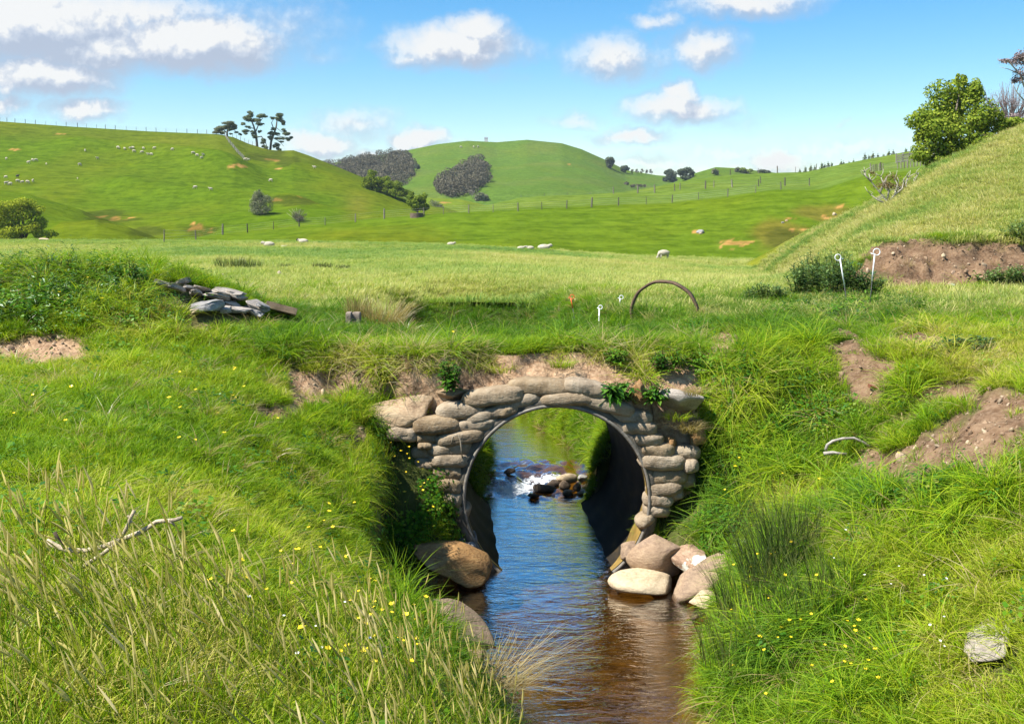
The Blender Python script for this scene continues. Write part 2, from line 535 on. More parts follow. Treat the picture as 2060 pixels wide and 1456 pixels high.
def h_near(x, y):
    sh = np.shape(x)
    x, y = np.asarray(x, float).ravel(), np.asarray(y, float).ravel()
    pl = plate_z(x, y)
    wob = .10 * fbm(y * 1.7, x * .6, 0, 3, 51)
    xl, zl, xw, xr = np.interp(y, YK, XL) + wob, np.interp(y, YK, ZL), np.interp(y, YK, XW) + wob * .5, np.interp(y, YR, XR) + .08 * fbm(y * 1.9, 7.7, 0, 3, 52)
    dl = xl - x
    zt = np.minimum(zl, pl - .05)
    left_top = zt + (pl - zt) * (1 - (1 - np.clip(dl / 2.3, 0, 1)) ** 1.9)
    left_top = left_top + .07 * fbm(x * 1.3, y * 1.3, 0, 3, 53) * sstep(dl / .5)
    t = np.clip(-dl / np.maximum(xw - xl, .05), 0, 1)
    gentle = zl + (-2.2 - zl) * t ** 1.15
    st = sstep(-dl / .17)
    steep = zl + (-2.10 - zl) * st - .10 * t
    s = sstep((y - 8.25) / .5)
    under = gentle * (1 - s) + steep * s
    bed = -2.2 - .26 * sstep((x - xw) / .35)
    zL = np.where(dl > 0, left_top, np.where(t < 1, under, bed))
    weeds = -2.62 + 1.62 * sstep((y - 10.75) / 1.15) * sstep((-.42 - x) / .5) + .10 * fbm(x * 2.2, y * 2.2, 0, 3, 54)
    zL = np.where((x > xl - .3) & (x < .2), np.maximum(zL, weeds), zL)
    dr = x - xr
    slope = -2.2 + .26 * sstep(dr / .22) + .78 * np.maximum(dr, 0) + .13 * fbm(x * 1.1, y * 1.1, 0, 4, 55) * sstep(dr / .5)
    slope = smin(slope, pl, .35)
    zR = np.where(dr > 0, slope, -2.2 - .26 * sstep(-dr / .35))
    down = np.maximum(zL, zR)
    ud = up_dist(x, y) - .74 + .09 * fbm(x * 1.6, y * 1.6, 0, 3, 56)
    up = np.where(ud < 0, -2.2 - .16 * sstep(-ud / .3), smin(-2.2 + .40 * sstep(ud / .12) + np.where(x < np.interp(y, [13, 14.4, 16, 18, 20], [.3, .28, .44, -.1, -.55]), 1.25, 1.9) * np.maximum(ud, 0), pl, .3))
    lat = sstep((np.abs(x - pipe_x(y)) - 1.16) / .34)
    wr = np.where(x > 1.5, .55 + .55 * sstep((x - 2.2) / 1.0), .45)
    rise = sstep((y - 11.95 - .34 * fbm(x * 1.15, 2.2, 0, 3, 58) + .35 * sstep((x - 1.9) / .8)) / wr)
    trk = np.maximum(track_z(x, y), pl)
    z = np.where(y < 13.0, down + (trk - down) * rise * lat, np.where(lat < 1, -2.45 + (trk + 2.45) * lat, trk))
    back = sstep((y - 13.9) / .5)
    z = np.where(y > 13.8, z * (1 - back) + up * back, z)
    z = z + .02 * fbm(x * 4, y * 4, 0, 2, 57) * (z > -1.9)
    w = sstep((y - 22.2) / 2.2)
    if np.any(w > 0):
        z = z * (1 - w) + h_far(x, np.maximum(y, 10)) * w
    return z.reshape(sh)


def lip_y(x):
    return 12.36 + .34 * fbm(np.asarray(x, float) * 1.15, 2.2, 0, 3, 58) + .07 * fbm(np.asarray(x, float) * 4.0, 5.2, 0, 2, 59)


BX0, BX1, BY0, BY1 = -1.75, 2.55, 11.98, 14.25


def surf(x, y):
    """visible ground height anywhere"""
    x, y = np.asarray(x, float), np.asarray(y, float)
    z = np.where(y < 24.0, h_near(x, np.minimum(y, 24.0)), h_far(x, np.maximum(y, 10.0)))
    inb = (x > BX0) & (x < BX1) & (y > BY0 + .12) & (y < BY1)
    return np.where(inb, track_z(x, y), z)


YS = np.exp(np.linspace(math.log(3.2), math.log(1000), 1500))


def G(px, py):
    """first point of the land met by the sight line through photo pixel px, py"""
    z = surf((px - CX) * YS / F, YS)
    d = z - (CZ - (py - HOR) * YS / F)
    i = int(np.argmax(d > 0))
    if d[i] <= 0: i = len(YS) - 1
    a, b = (d[i - 1], d[i]) if i else (0, 1)
    t = 0 if b == a else -a / (b - a)
    Y = YS[max(i - 1, 0)] + max(0, min(1, t)) * (YS[i] - YS[max(i - 1, 0)])
    return Vector(((px - CX) * Y / F, Y, float(surf((px - CX) * Y / F, Y))))


def crest(u, y0, y1):
    """skyline point of column u between two depths"""
    ys = np.linspace(y0, y1, 500)
    z = surf((u - CX) * ys / F, ys)
    py = HOR + F * (CZ - z) / ys
    i = int(np.argmin(py))
    return Vector(((u - CX) * ys[i] / F, ys[i], z[i]))


# bare earth on the near banks: photo column, row, half sizes
DIRT = [(1930, 900, 90, 50), (2010, 950, 70, 24), (1700, 700, 40, 26), (1745, 780, 40, 30), (1800, 960, 46, 22), (900, 752, 60, 22), (640, 770, 70, 30), (95, 705, 100, 30), (10, 700, 40, 25), (700, 775, 95, 34), (850, 762, 150, 28), (985, 745, 90, 26), (1280, 735, 40, 45), (560, 825, 50, 15), (625, 800, 50, 26), (715, 872, 28, 26),
        (1340, 790, 70, 50), (1455, 690, 72, 17), (1715, 722, 42, 50), (1775, 750, 50, 30), (1850, 690, 70, 16), (1905, 788, 70, 28), (1830, 940, 95, 44), (1985, 880, 120, 62), (2035, 830, 70, 44), (1905, 905, 80, 46),
        (1765, 935, 60, 34), (1420, 700, 40, 16), (1690, 990, 40, 14), (1580, 920, 25, 12), (1640, 1010, 22, 12), (420, 660, 24, 12), (300, 655, 22, 10), (40, 590, 24, 14), (1840, 850, 26, 14)]
DRY = [(1855, 675, 85, 20), (1960, 740, 110, 24), (1900, 600, 60, 14), (1440, 685, 60, 20), (430, 650, 130, 30), (320, 640, 50, 18), (700, 720, 90, 20), (1000, 720, 60, 24), (1130, 735, 110, 24),
       (1640, 830, 40, 30), (1500, 800, 50, 60), (1350, 860, 50, 40), (1590, 990, 90, 60), (560, 790, 60, 30), (1700, 1090, 80, 40)]


def patch(px, py, lst, seed):
    m = np.full(np.shape(px), -1.5)
    for cx, cy, rx, ry in lst:
        d = 1.25 - np.hypot((px - cx) / rx, (py - cy) / ry)
        m = np.maximum(m, d)
    return m


def near_masks(x, y, z):
    px, py = project(x, np.maximum(y, .5), z)
    n = fbm(x * 2.3, y * 2.3, z * 2.3, 4, 61)
    dirt = sstep((patch(px, py, DIRT, 0) + .75 * n - .12) / .38)
    heap = sstep((y - 20.3 + .5 * n) / .25) * sstep((x - 6.75 + .9 * n) / .4) * (1 - sstep((py - 578 + 10 * n) / 6.0))
    heap = heap * (1 - sstep((494 - py + 14 * n) / 12)) * (1 - sstep((y - 23.4) / .5))
    dry = sstep((patch(px, py, DRY, 0) + .9 * n) / .8)
    under = sstep((-2.04 - z) / .08)
    cave = sstep((-1.0 - z) / .1) * (y > 8.9) * (y < 12) * (x < np.interp(y, YK, XL) + .10) * (x > np.interp(y, YK, XL) - .35)
    dirt = np.maximum.reduce([dirt, heap, under, cave * (z < np.interp(y, YK, ZL) - .18)])
    return dirt, dry


def set_attr(me, name, arr):
    a = me.attributes.new(name, 'FLOAT', 'POINT')
    a.data.foreach_set('value', np.asarray(arr, dtype=np.float32).ravel())


# ---- ground materials
def earth_nodes(t, vec):
    n1 = t.noise(vec, 3.0, 5.0, .65)
    n2 = t.noise(vec, 22.0, 4.0, .7)
    c = t.rgb(n1, [(.30, (.050, .027, .015)), (.5, (.130, .077, .043)), (.72, (.245, .160, .095))])
    return t.mix(t.math('MULTIPLY', t.ramp(n2, .35, .7), .40), c, (.32, .225, .145)), t.math('ADD', n1, t.math('MULTIPLY', n2, .5))


def ground_material():
    m = bpy.data.materials.new('bank_ground')
    m.use_nodes = True
    t = NT(m.node_tree)
    b = m.node_tree.nodes['Principled BSDF']
    b.inputs['Roughness'].default_value = .95
    b.inputs['Specular IOR Level'].default_value = .1
    geo = t.n('ShaderNodeNewGeometry')
    vec = geo.outputs['Position']
    e, eh = earth_nodes(t, vec)
    at = t.n('ShaderNodeAttribute', attribute_name='dirt')
    sa = t.n('ShaderNodeAttribute', attribute_name='sandy')
    e = t.mix(sa.outputs['Fac'], e, t.mix(1.0, e, (2.0, 2.05, 2.1), 'MULTIPLY'))
    dr = t.n('ShaderNodeAttribute', attribute_name='dry')
    gn = t.noise(vec, 6.0, 4.0, .7)
    grass = t.rgb(gn, [(.3, (.040, .045, .012)), (.6, (.070, .085, .020)), (.8, (.11, .105, .04))])
    grass = t.mix(t.math('MULTIPLY', dr.outputs['Fac'], .6), grass, (.20, .16, .06))
    c = t.mix(at.outputs['Fac'], grass, e)
    sep = t.n('ShaderNodeSeparateXYZ', ins={0: vec})
    c = t.mix(t.ramp(sep.outputs[2], -2.10, -2.22), c, t.rgb(t.noise(vec, 5.0, 4.0, .6), [(.3, (.15, .095, .028)), (.7, (.40, .275, .095))]))
    t.l.new(c, b.inputs['Base Color'])
    bp = t.n('ShaderNodeBump', ins={'Strength': .9, 'Distance': .05, 'Height': eh})
    t.l.new(bp.outputs[0], b.inputs['Normal'])
    return m


def build_near():
    xs = np.arange(-13.0, 14.51, .07)
    ys = np.concatenate([np.arange(-1.0, 3.0, .25), np.arange(3.0, 24.4, .065)])
    X, Y = np.meshgrid(xs, ys)
    Z = h_near(X, Y)
    dirt, dry = near_masks(X, Y, Z)
    rough = dirt * (.10 * fbm(X * 5, Y * 5, Z * 5, 4, 71) - .05 + .14 * np.abs(fbm(X * 2.2, Y * 2.2, Z * 2.2, 3, 72)))
    dug = np.where(Y > 19, rough * 2.2, rough) * (Z > -1.95)
    V = np.stack([X, Y + np.where((Y > 9), 0, 0), Z + dug], 2).reshape(-1, 3)
    me = mesh_np('ground', V, grid_faces(len(xs), len(ys)), True)
    set_attr(me, 'dirt', dirt)
    set_attr(me, 'dry', dry)
    set_attr(me, 'sandy', sstep((2.9 - X + .5 * fbm(X, Y, 0, 2, 62)) / .6) * sstep((Y - 10.6) / .6) * (Y < 15))
    o = link('ground', me, ground_material())
    tag(o, kind='structure')
    return xs, ys, X, Y, Z + dug, dirt, dry


NEAR = build_near()


# ---- far land
def far_tint(X, Y, Z):
    z, names, w = h_far(X, Y, True)
    px, py = project(X, Y, Z)
    base = dict(field=(.190, .240, .060), mid=(.100, .165, .016), left=(.090, .155, .010), lobe=(.095, .160, .012), lobe2=(.110, .155, .012), far=(.095, .170, .032), far2=(.095, .165, .030),
                spur=(.150, .215, .035), right=(.165, .195, .030), deep=(.09, .13, .03))
    C = np.zeros(X.shape + (3,))
    for i, k in enumerate(names): C[w == i] = np.array(base[k]) * np.array((.80, .80, .52))
    def blend(m, c):
        nonlocal C
        m = np.clip(m, 0, 1)[..., None]
        C = C * (1 - m) + np.array(c) * .76 * m
    n1 = fbm(X / 22, Y / 30, 0, 4, 81)
    n2 = fbm(X / 5.0, Y / 9.0, 0, 4, 82)
    idx = {k: i for i, k in enumerate(names)}
    inn = lambda *k: np.isin(w, [idx[q] for q in k])
    # field: straw-coloured seed heads in bands, fresher green near the far edge
    blend(inn('field') * sstep((n1 * 1.2 + n2 * .5 + .15) / .6) * .65 * (1 - sstep((Y - 80) / 25)), (.255, .235, .080))
    blend(inn('field') * sstep((Y - 85) / 15) * .5, (.15, .25, .075))
    # mid slope: yellower above the field, paler band between the fences
    blend(inn('mid') * (Y < 150) * sstep((n1 + .1) / .5) * .5, (.15, .165, .012))
    blend(inn('mid') * sstep((Y - 163) / 10) * .65, (.140, .215, .045))
    blend(inn('left') * sstep((n1 + .15) / .6) * .35, (.14, .165, .012))
    blend(inn('left') * sstep((Y - 296) / 22) * .6, (.125, .155, .016))
    blend(inn('left') * np.exp(-((px - 720) / 28) ** 2 - ((py - 415) / 26) ** 2) * .5, (.20, .17, .03))
    blend(inn('far') * sstep((n1 + .1) / .5) * .4, (.13, .175, .04))
    blend(inn('right') * sstep((n2 + .25 + n1 * .4) / .7) * .75, (.255, .240, .075))
    blend(inn('right') * sstep((-n1 - .05) / .5) * .5, (.12, .16, .02))
    # eroded gully on the right of the mid slope
    gy = (patch(px, py, [(1590, 478, 130, 40), (1660, 430, 70, 22)], 0))
    blend(sstep((gy + .6 * n2 - .2) / .5) * inn('mid', 'field', 'deep') * .75, (.16, .14, .025))
    # slips of orange clay
    clay = [(485, 335, 26, 4.5), (560, 340, 10, 2.5), (400, 458, 26, 11), (235, 440, 14, 5), (257, 437, 12, 4), (205, 436, 14, 3), (560, 402, 14, 4), (600, 395, 14, 2), (30, 301, 14, 3), (115, 270, 14, 3),
            (1485, 490, 42, 8), (1400, 468, 10, 3), (895, 409, 9, 3), (1570, 510, 22, 5), (1620, 462, 30, 4), (1690, 415, 14, 4), (1665, 437, 22, 4), (1590, 440, 12, 3), (1146, 331, 6, 2), (545, 322, 20, 2.5)]
    cm = patch(px, py, clay, 0)
    n4 = fbm(X / 1.3, Y / 4.0, Z / 1.0, 4, 83)
    blend(sstep((cm - .55 + 1.3 * n4 + .9 * fbm(px / 9.0, py / 2.5, 0, 3, 84)) / .35) * .9 * inn('left', 'mid', 'far', 'lobe', 'spur', 'field', 'lobe2'), (.46, .26, .085))
    rough = [(215, 436, 50, 14), (300, 468, 60, 12), (390, 462, 50, 16), (580, 402, 60, 12), (560, 318, 60, 14), (1600, 490, 90, 26)]
    rm = patch(px, py, rough, 0) - .25
    blend(sstep((rm + .9 * n2) / .4) * .6 * inn('left', 'lobe', 'mid', 'lobe2'), (.05, .065, .012))
    return C


def far_material():
    m = bpy.data.materials.new('pasture')
    m.use_nodes = True
    t = NT(m.node_tree)
    b = m.node_tree.nodes['Principled BSDF']
    b.inputs['Roughness'].default_value = 1.0
    b.inputs['Specular IOR Level'].default_value = .0
    geo = t.n('ShaderNodeNewGeometry')
    vec = geo.outputs['Position']
    at = t.n('ShaderNodeAttribute', attribute_name='tint')
    n1 = t.noise(vec, .55, 5.0, .7)
    st = t.vmath('MULTIPLY', vec, (.16, .5, 1.3))
    n2 = t.noise(st, 1.0, 5.0, .62, .6)
    n3 = t.noise(vec, .035, 4.0, .6)
    k = t.math('ADD', t.math('MULTIPLY', n1, .55), t.math('MULTIPLY', n2, .55))
    dark = t.mix(1.0, at.outputs['Color'], (.58, .64, .5), 'MULTIPLY')
    lite = t.mix(1.0, at.outputs['Color'], (1.34, 1.26, 1.3), 'MULTIPLY')
    c = t.mix(t.ramp(k, .35, .76), dark, lite)
    c = t.mix(t.math('MULTIPLY', t.ramp(n3, .42, .66), .30), c, t.mix(1.0, c, (1.45, 1.08, .7), 'MULTIPLY'))
    t.l.new(c, b.inputs['Base Color'])
    h = t.math('ADD', t.math('MULTIPLY', n1, .35), t.math('MULTIPLY', n2, .8))
    bp = t.n('ShaderNodeBump', ins={'Strength': .8, 'Distance': .6, 'Height': h})
    t.l.new(bp.outputs[0], b.inputs['Normal'])
    return m


def build_far():
    us = np.concatenate([np.arange(-900, -20, 20), np.arange(-20, 2080, 5.0), np.arange(2080, 2981, 20)])
    def gs(a, b, n): return np.exp(np.linspace(math.log(a), math.log(b), n, endpoint=False))
    ys = np.concatenate([gs(23.9, 60, 90), gs(60, 112, 90), gs(112, 200, 110), gs(200, 345, 150), gs(345, 480, 24), gs(480, 860, 110), gs(860, 1300, 14), gs(1300, 9000, 12), [9000]])
    U, Y = np.meshgrid(us, ys)
    X = (U - CX) * Y / F
    Z = h_far(X, Y)
    C = far_tint(X, Y, Z)
    me = mesh_np('hills', np.stack([X, Y, Z], 2).reshape(-1, 3), grid_faces(len(us), len(ys)), True)
    a = me.attributes.new('tint', 'FLOAT_COLOR', 'POINT')
    a.data.foreach_set('color', np.concatenate([C, np.ones(C.shape[:2] + (1,))], 2).astype(np.float32).ravel())
    global PASTURE
    PASTURE = far_material()
    tag(link('hills', me, PASTURE), kind='structure')
    # land behind and beside the framed part
    V = [(-9000, -6000, -6), (9000, -6000, -6), (9000, 30, -6), (-9000, 30, -6)]
    g2 = mesh_np('land', np.array(V, float), [(0, 1, 2, 3)])
    a = g2.attributes.new('tint', 'FLOAT_COLOR', 'POINT')
    a.data.foreach_set('color', np.tile(np.array([.12, .18, .04, 1], np.float32), 4))
    tag(link('land', g2, PASTURE), kind='structure')


build_far()
# ------------------------------------------------------------------ stream
def water_material():
    m = bpy.data.materials.new('stream_water')
    m.use_nodes = True
    t = NT(m.node_tree)
    m.node_tree.nodes.clear()
    geo = t.n('ShaderNodeNewGeometry')
    vec = geo.outputs['Position']
    foam = t.n('ShaderNodeAttribute', attribute_name='foam').outputs['Fac']
    v1 = t.vmath('MULTIPLY', vec, (3.2, 7.5, 1.0))
    v2 = t.vmath('MULTIPLY', vec, (9.0, 24.0, 1.0))
    a = t.noise(v1, 1.0, 3.0, .6, .8)
    b_ = t.noise(v2, 1.0, 3.0, .65, .6)
    calm = t.noise(vec, .9, 2.0, .5)
    amp = t.ramp(calm, .30, .62)
    h = t.math('ADD', t.math('MULTIPLY', a, 1.0), t.math('MULTIPLY', t.math('MULTIPLY', b_, .42), t.math('MULTIPLY_ADD', amp, .8, .25)))
    bp = t.n('ShaderNodeBump', ins={'Strength': .42, 'Distance': .026, 'Height': h})
    fr = t.n('ShaderNodeFresnel', ins={'IOR': 1.36, 'Normal': bp.outputs[0]})
    tr = t.n('ShaderNodeBsdfTransparent', ins={0: (.62, .49, .26, 1)})
    gl = t.n('ShaderNodeBsdfGlossy', ins={0: (1, 1, 1, 1), 'Roughness': .03, 'Normal': bp.outputs[0]})
    f2 = t.math('MULTIPLY_ADD', fr.outputs[0], 4.0, .02, clamp=True)
    ms = t.n('ShaderNodeMixShader', ins={0: f2, 1: tr.outputs[0], 2: gl.outputs[0]})
    fo = t.n('ShaderNodeBsdfPrincipled', ins={'Base Color': (.86, .89, .92, 1), 'Roughness': .55})
    fn = t.noise(t.vmath('MULTIPLY', vec, (1, 1.5, 1)), 13.0, 5.0, .72)
    ff = t.ramp(t.math('MULTIPLY_ADD', foam, 1.25, t.math('MULTIPLY_ADD', fn, 2.6, -1.80)), .12, .50)
    bp2 = t.n('ShaderNodeBump', ins={'Strength': .8, 'Distance': .04, 'Height': fn})
    t.l.new(bp2.outputs[0], fo.inputs['Normal'])
    m2 = t.n('ShaderNodeMixShader', ins={0: ff, 1: ms.outputs[0], 2: fo.outputs[0]})
    t.n('ShaderNodeOutputMaterial', ins={0: m2.outputs[0]})
    return m


def water_z(x, y):
    """surface: a pool below the pipe, a stony riffle just above it, a higher pool behind"""
    r = sstep((y - 14.75 + .25 * fbm(x * 2.0, 0.3, 0, 2, 95)) / 1.25)
    rif = sstep((y - 14.5) / .4) * (1 - sstep((y - 16.0) / .5))
    return WATER_Z + .15 * r + rif * (.085 * fbm(x * 3.2, y * 3.0, 0, 4, 91) + .03 * fbm(x * 11, y * 11, 0, 2, 92))


def build_water():
    xs = np.arange(-5.0, 4.0, .045)
    ys = np.arange(-1.0, 23.0, .045)
    X, Y = np.meshgrid(xs, ys)
    Z = water_z(X, Y) + .003 * fbm(X * 2.2, Y * 4.5, 0, 3, 93)
    keep = (np.where(Y < 13, (X > np.interp(Y, YK, XW) - 1.4) & (X < np.interp(Y, YR, XR) + .8), up_dist(X, Y) < 1.5)) & (Z > h_near(X, Y) - .16)
    px, py = project(X, np.maximum(Y, 1), Z)
    riff = np.exp(-((px - 1035) / 52) ** 2 - ((py - 985) / 17) ** 2) + .75 * np.exp(-((px - 1105) / 60) ** 2 - ((py - 962) / 14) ** 2) + .5 * np.exp(-((px - 990) / 25) ** 2 - ((py - 960) / 10) ** 2)
    riff = riff * (Y > 13.5)
    fa = grid_faces(len(xs), len(ys))
    fa = fa[keep.ravel()[fa].all(1)]
    me = mesh_np('water', np.stack([X, Y, Z], 2).reshape(-1, 3), fa, True)
    set_attr(me, 'foam', riff)
    tag(link('water', me, water_material()), kind='structure')


build_water()


# ------------------------------------------------------------------ earth bridge over the pipe, its headwall of bags, the pipe
def arch_z(dx):
    r = PIPE_R + .05
    return np.where(np.abs(dx) < r, PIPE_Z + np.sqrt(np.maximum(r * r - dx * dx, 0)), -2.6)


def build_bridge():
    n = 150
    cols, rows = [], None
    xs = np.linspace(BX0, BX1, n)
    P = []
    for x in xs:
        zf = float(arch_z(np.array(x - .473)))
        zb = float(arch_z(np.array(x - .473)))
        tz = float(track_z(np.array(x), np.array(12.3)))
        L = []
        for k in range(26):                                       # front face, leaning back
            s = k / 25
            z = zf + (tz - .06 - zf) * s
            lean = (float(lip_y(x)) - .02 - BY0) * sstep((z + .42) / .60)
            e = sstep((abs(x - .40) - 1.55) / .55)
            L.append((x, BY0 + lean + .55 * float(e) - .03 + .10 * float(fbm(x * 3, z * 3, 0, 4, 101)) + .05 * abs(float(fbm(x * 7, z * 7, 0, 2, 102))), z))
        for k in range(16):
            y0 = float(lip_y(x)) + .16 + .5 * float(sstep((abs(x - .40) - 1.55) / .55))
            y = y0 + (14.1 - y0) * k / 15
            L.append((x - .10 * k / 15, y, float(track_z(np.array(x), np.array(y))) + (-.03 if k in (0, 15) else 0)))
        tz = float(track_z(np.array(x), np.array(14.1)))
        for k in range(1, 14):
            s = k / 13
            z = tz + (zb - tz) * s
            L.append((x - .13, BY1 + .04 * float(fbm(x * 3, z * 3, 5, 3, 103)), z))
        P.append(L)
    m = len(P[0])
    V = np.array(P).reshape(-1, 3)
    dz = grid_faces(m, n)
    me = mesh_np('earth_bridge', V, dz[:, ::-1].copy(), True)
    d = np.ones((n, m)); d[:, 28:40] = 0; d[:, 26:28] = .3
    set_attr(me, 'dirt', d)
    set_attr(me, 'dry', np.zeros(n * m))
    set_attr(me, 'sandy', np.ones(n * m))
    tag(link('earth_bridge', me, bpy.data.materials['bank_ground']), kind='structure')


build_bridge()


def simple_mat(name, color, rough=.7, spec=.3, noise=0.0, scale=8.0, bump=0.0, metal=0.0, rnd=0.0, color2=None, stretch=(1, 1, 1), trans=0.0):
    m = bpy.data.materials.new(name)
    m.use_nodes = True
    t = NT(m.node_tree)
    b = m.node_tree.nodes['Principled BSDF']
    b.inputs['Roughness'].default_value = rough
    b.inputs['Specular IOR Level'].default_value = spec
    b.inputs['Metallic'].default_value = metal
    tc = t.n('ShaderNodeTexCoord')
    inf = t.n('ShaderNodeObjectInfo')
    vec = t.vmath('ADD', t.vmath('MULTIPLY', tc.outputs['Object'], stretch), t.vmath('MULTIPLY', inf.outputs['Location'], (3.1, 2.3, 1.7)))
    n = t.noise(vec, scale, 5.0, .65)
    c2 = color2 or tuple(max(0, v * (1 - noise)) for v in color)
    c = t.mix(t.ramp(n, .32, .68), c2, color)
    if rnd:
        k = t.math('MULTIPLY_ADD', inf.outputs['Random'], 2 * rnd, 1 - rnd)
        c = t.mix(1.0, c, t.n('ShaderNodeCombineXYZ', ins={0: k, 1: k, 2: k}).outputs[0], 'MULTIPLY')
    t.l.new(c, b.inputs['Base Color'])
    if bump:
        n2 = t.noise(vec, scale * 3.1, 4.0, .7)
        bp = t.n('ShaderNodeBump', ins={'Strength': min(1, bump), 'Distance': .02, 'Height': t.math('ADD', n, t.math('MULTIPLY', n2, .5))})
        t.l.new(bp.outputs[0], b.inputs['Normal'])
    return m


def build_pipe():
    root = empty('culvert_pipe', (.47, 12.0, WATER_Z), 'dark round plastic culvert pipe carrying the stream under the earth bridge', 'culvert pipe')
    loc = np.array([.47, 12.0, WATER_Z])
    a0 = math.radians(-58)
    a1 = math.radians(238)
    na, ny = 84, 26
    def shell(r, ys, outward):
        V = []
        for y in ys:
            for k in range(na):
                a = a0 + (a1 - a0) * k / (na - 1)
                rr = r + .006 * math.sin(y * 2 * math.pi / .62) * (1 if not outward else .6)
                V.append((float(pipe_x(y)) + rr * math.cos(a), y, PIPE_Z + rr * math.sin(a)))
        f = grid_faces(na, len(ys))
        return np.array(V) - loc, (f if not outward else f[:, ::-1])
    ys = np.linspace(11.70, 14.45, ny)
    V1, F1 = shell(PIPE_R - .035, ys, False)
    V2, F2 = shell(PIPE_R, ys, True)
    n = len(V1)
    Fr = []
    for row in (0, ny - 1):                       # wall thickness at the two ends and along the cut foot
        for k in range(na - 1):
            q = (row * na + k, row * na + k + 1, n + row * na + k + 1, n + row * na + k)
            Fr.append(q if row == 0 else q[::-1])
    for k in (0, na - 1):
        for j in range(ny - 1):
            Fr.append((j * na + k, (j + 1) * na + k, n + (j + 1) * na + k, n + j * na + k))
    fa = np.concatenate([F1, F2 + n, np.array(Fr)])
    mat = bpy.data.materials.new('black_plastic')
    mat.use_nodes = True
    t = NT(mat.node_tree)
    b = mat.node_tree.nodes['Principled BSDF']
    tc = t.n('ShaderNodeTexCoord')
    nn = t.noise(t.vmath('MULTIPLY', tc.outputs['Object'], (1.5, .7, 3.0)), 2.4, 5.0, .65)
    nf = t.noise(tc.outputs['Object'], 26.0, 4.0, .7)
    c = t.rgb(nn, [(.30, (.010, .009, .008)), (.55, (.026, .021, .015)), (.75, (.075, .050, .020))])
    c = t.mix(t.math('MULTIPLY', nf, .16), c, (.07, .06, .05))
    t.l.new(c, b.inputs['Base Color'])
    b.inputs['Roughness'].default_value = .65
    b.inputs['Specular IOR Level'].default_value = .07
    bp = t.n('ShaderNodeBump', ins={'Strength': .3, 'Distance': .01, 'Height': nf})
    t.l.new(bp.outputs[0], b.inputs['Normal'])
    link('shell', mesh_np('pipe_shell', np.concatenate([V1, V2]), fa, True), mat, root)
    # mortar collar round the mouth
    V = []
    ring = [(-.030, 0), (.010, -.015), (.060, .0), (.10, .10)]
    for k in range(na):
        a = a0 + (a1 - a0) * k / (na - 1)
        w = 1 + .55 * float(fbm(k * .31, 3.0, 0, 3, 111))
        for (dr, dy) in ring:
            r = PIPE_R + dr * (w if dr > 0 else 1)
            V.append((float(pipe_x(11.7)) + r * math.cos(a) - loc[0], 11.69 + dy - loc[1], PIPE_Z + r * math.sin(a) - loc[2]))
    me = mesh_np('mouth_collar', np.array(V), grid_faces(4, na), True)
    link('mouth_collar', me, simple_mat('collar_mortar', (.155, .135, .105), .85, .2, .55, 7, .7), root)
    Vb, nb = [], 6  # mustard band painting in the sunlit stripe, widest at the lower right
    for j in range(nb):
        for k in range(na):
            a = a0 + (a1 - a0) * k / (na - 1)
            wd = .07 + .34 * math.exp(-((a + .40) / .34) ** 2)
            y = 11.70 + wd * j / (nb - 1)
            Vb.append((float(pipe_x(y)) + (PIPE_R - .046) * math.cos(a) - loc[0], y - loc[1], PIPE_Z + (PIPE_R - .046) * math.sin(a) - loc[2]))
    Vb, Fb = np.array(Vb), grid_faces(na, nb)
    rim = []
    for k in range(na):
        a = a0 + (a1 - a0) * k / (na - 1)
        rim.append(Vector((float(pipe_x(11.68)) + (PIPE_R - .022) * math.cos(a) - loc[0], 11.685 - loc[1], PIPE_Z + (PIPE_R - .022) * math.sin(a) - loc[2])))
    Vr, Fr2 = tube(rim, .021, 6)
    link('rim', mesh_np('pipe_rim', np.array(Vr), Fr2, True), simple_mat('pale_pipe_rim', (.24, .215, .18), .6, .3, .45, 9, .4), root)
    o = link('painted_sunlit_band', mesh_np('painted_sunlit_band', Vb, Fb, True), simple_mat('painted_sunlit_mustard', (.30, .195, .05), .5, .4, .5, 5, .3), root)
    o['label'] = 'mustard yellow band painted as a sunlit stripe inside the mouth of the pipe'
    return root


build_pipe()


# ---- rocks
def ico(sub):
    import bmesh
    bm = bmesh.new()
    bmesh.ops.create_icosphere(bm, subdivisions=sub, radius=1.0)
    V = np.array([v.co[:] for v in bm.verts])
    Fc = np.array([[v.index for v in f.verts] for f in bm.faces])
    bm.free()
    return V, Fc


ICO = {k: ico(k) for k in (1, 2, 3, 4, 5)}


def rock_geo(size, seed, cuts=7, rough=.12, sub=4, round_=.55):
    V, Fc = ICO[sub]
    V = V.copy()
    r = np.random.default_rng(seed)
    for _ in range(cuts):                                   # flattened faces, as on split stone
        n = r.normal(size=3); n /= np.linalg.norm(n)
        d = r.uniform(.48, .80)
        k = V @ n - d
        V -= np.where(k > 0, k * .97, 0)[:, None] * n
    o = seed * 1.37
    n1 = fbm(V[:, 0] * 1.4 + o, V[:, 1] * 1.4, V[:, 2] * 1.4, 3, 5)
    n2 = fbm(V[:, 0] * 5 + o, V[:, 1] * 5, V[:, 2] * 5, 3, 6)
    V = V * (1 + rough * n1 * 1.1 + rough * .28 * n2)[:, None]
    V = V / np.abs(V).max(0)
    return V * np.array(size) / 2, Fc


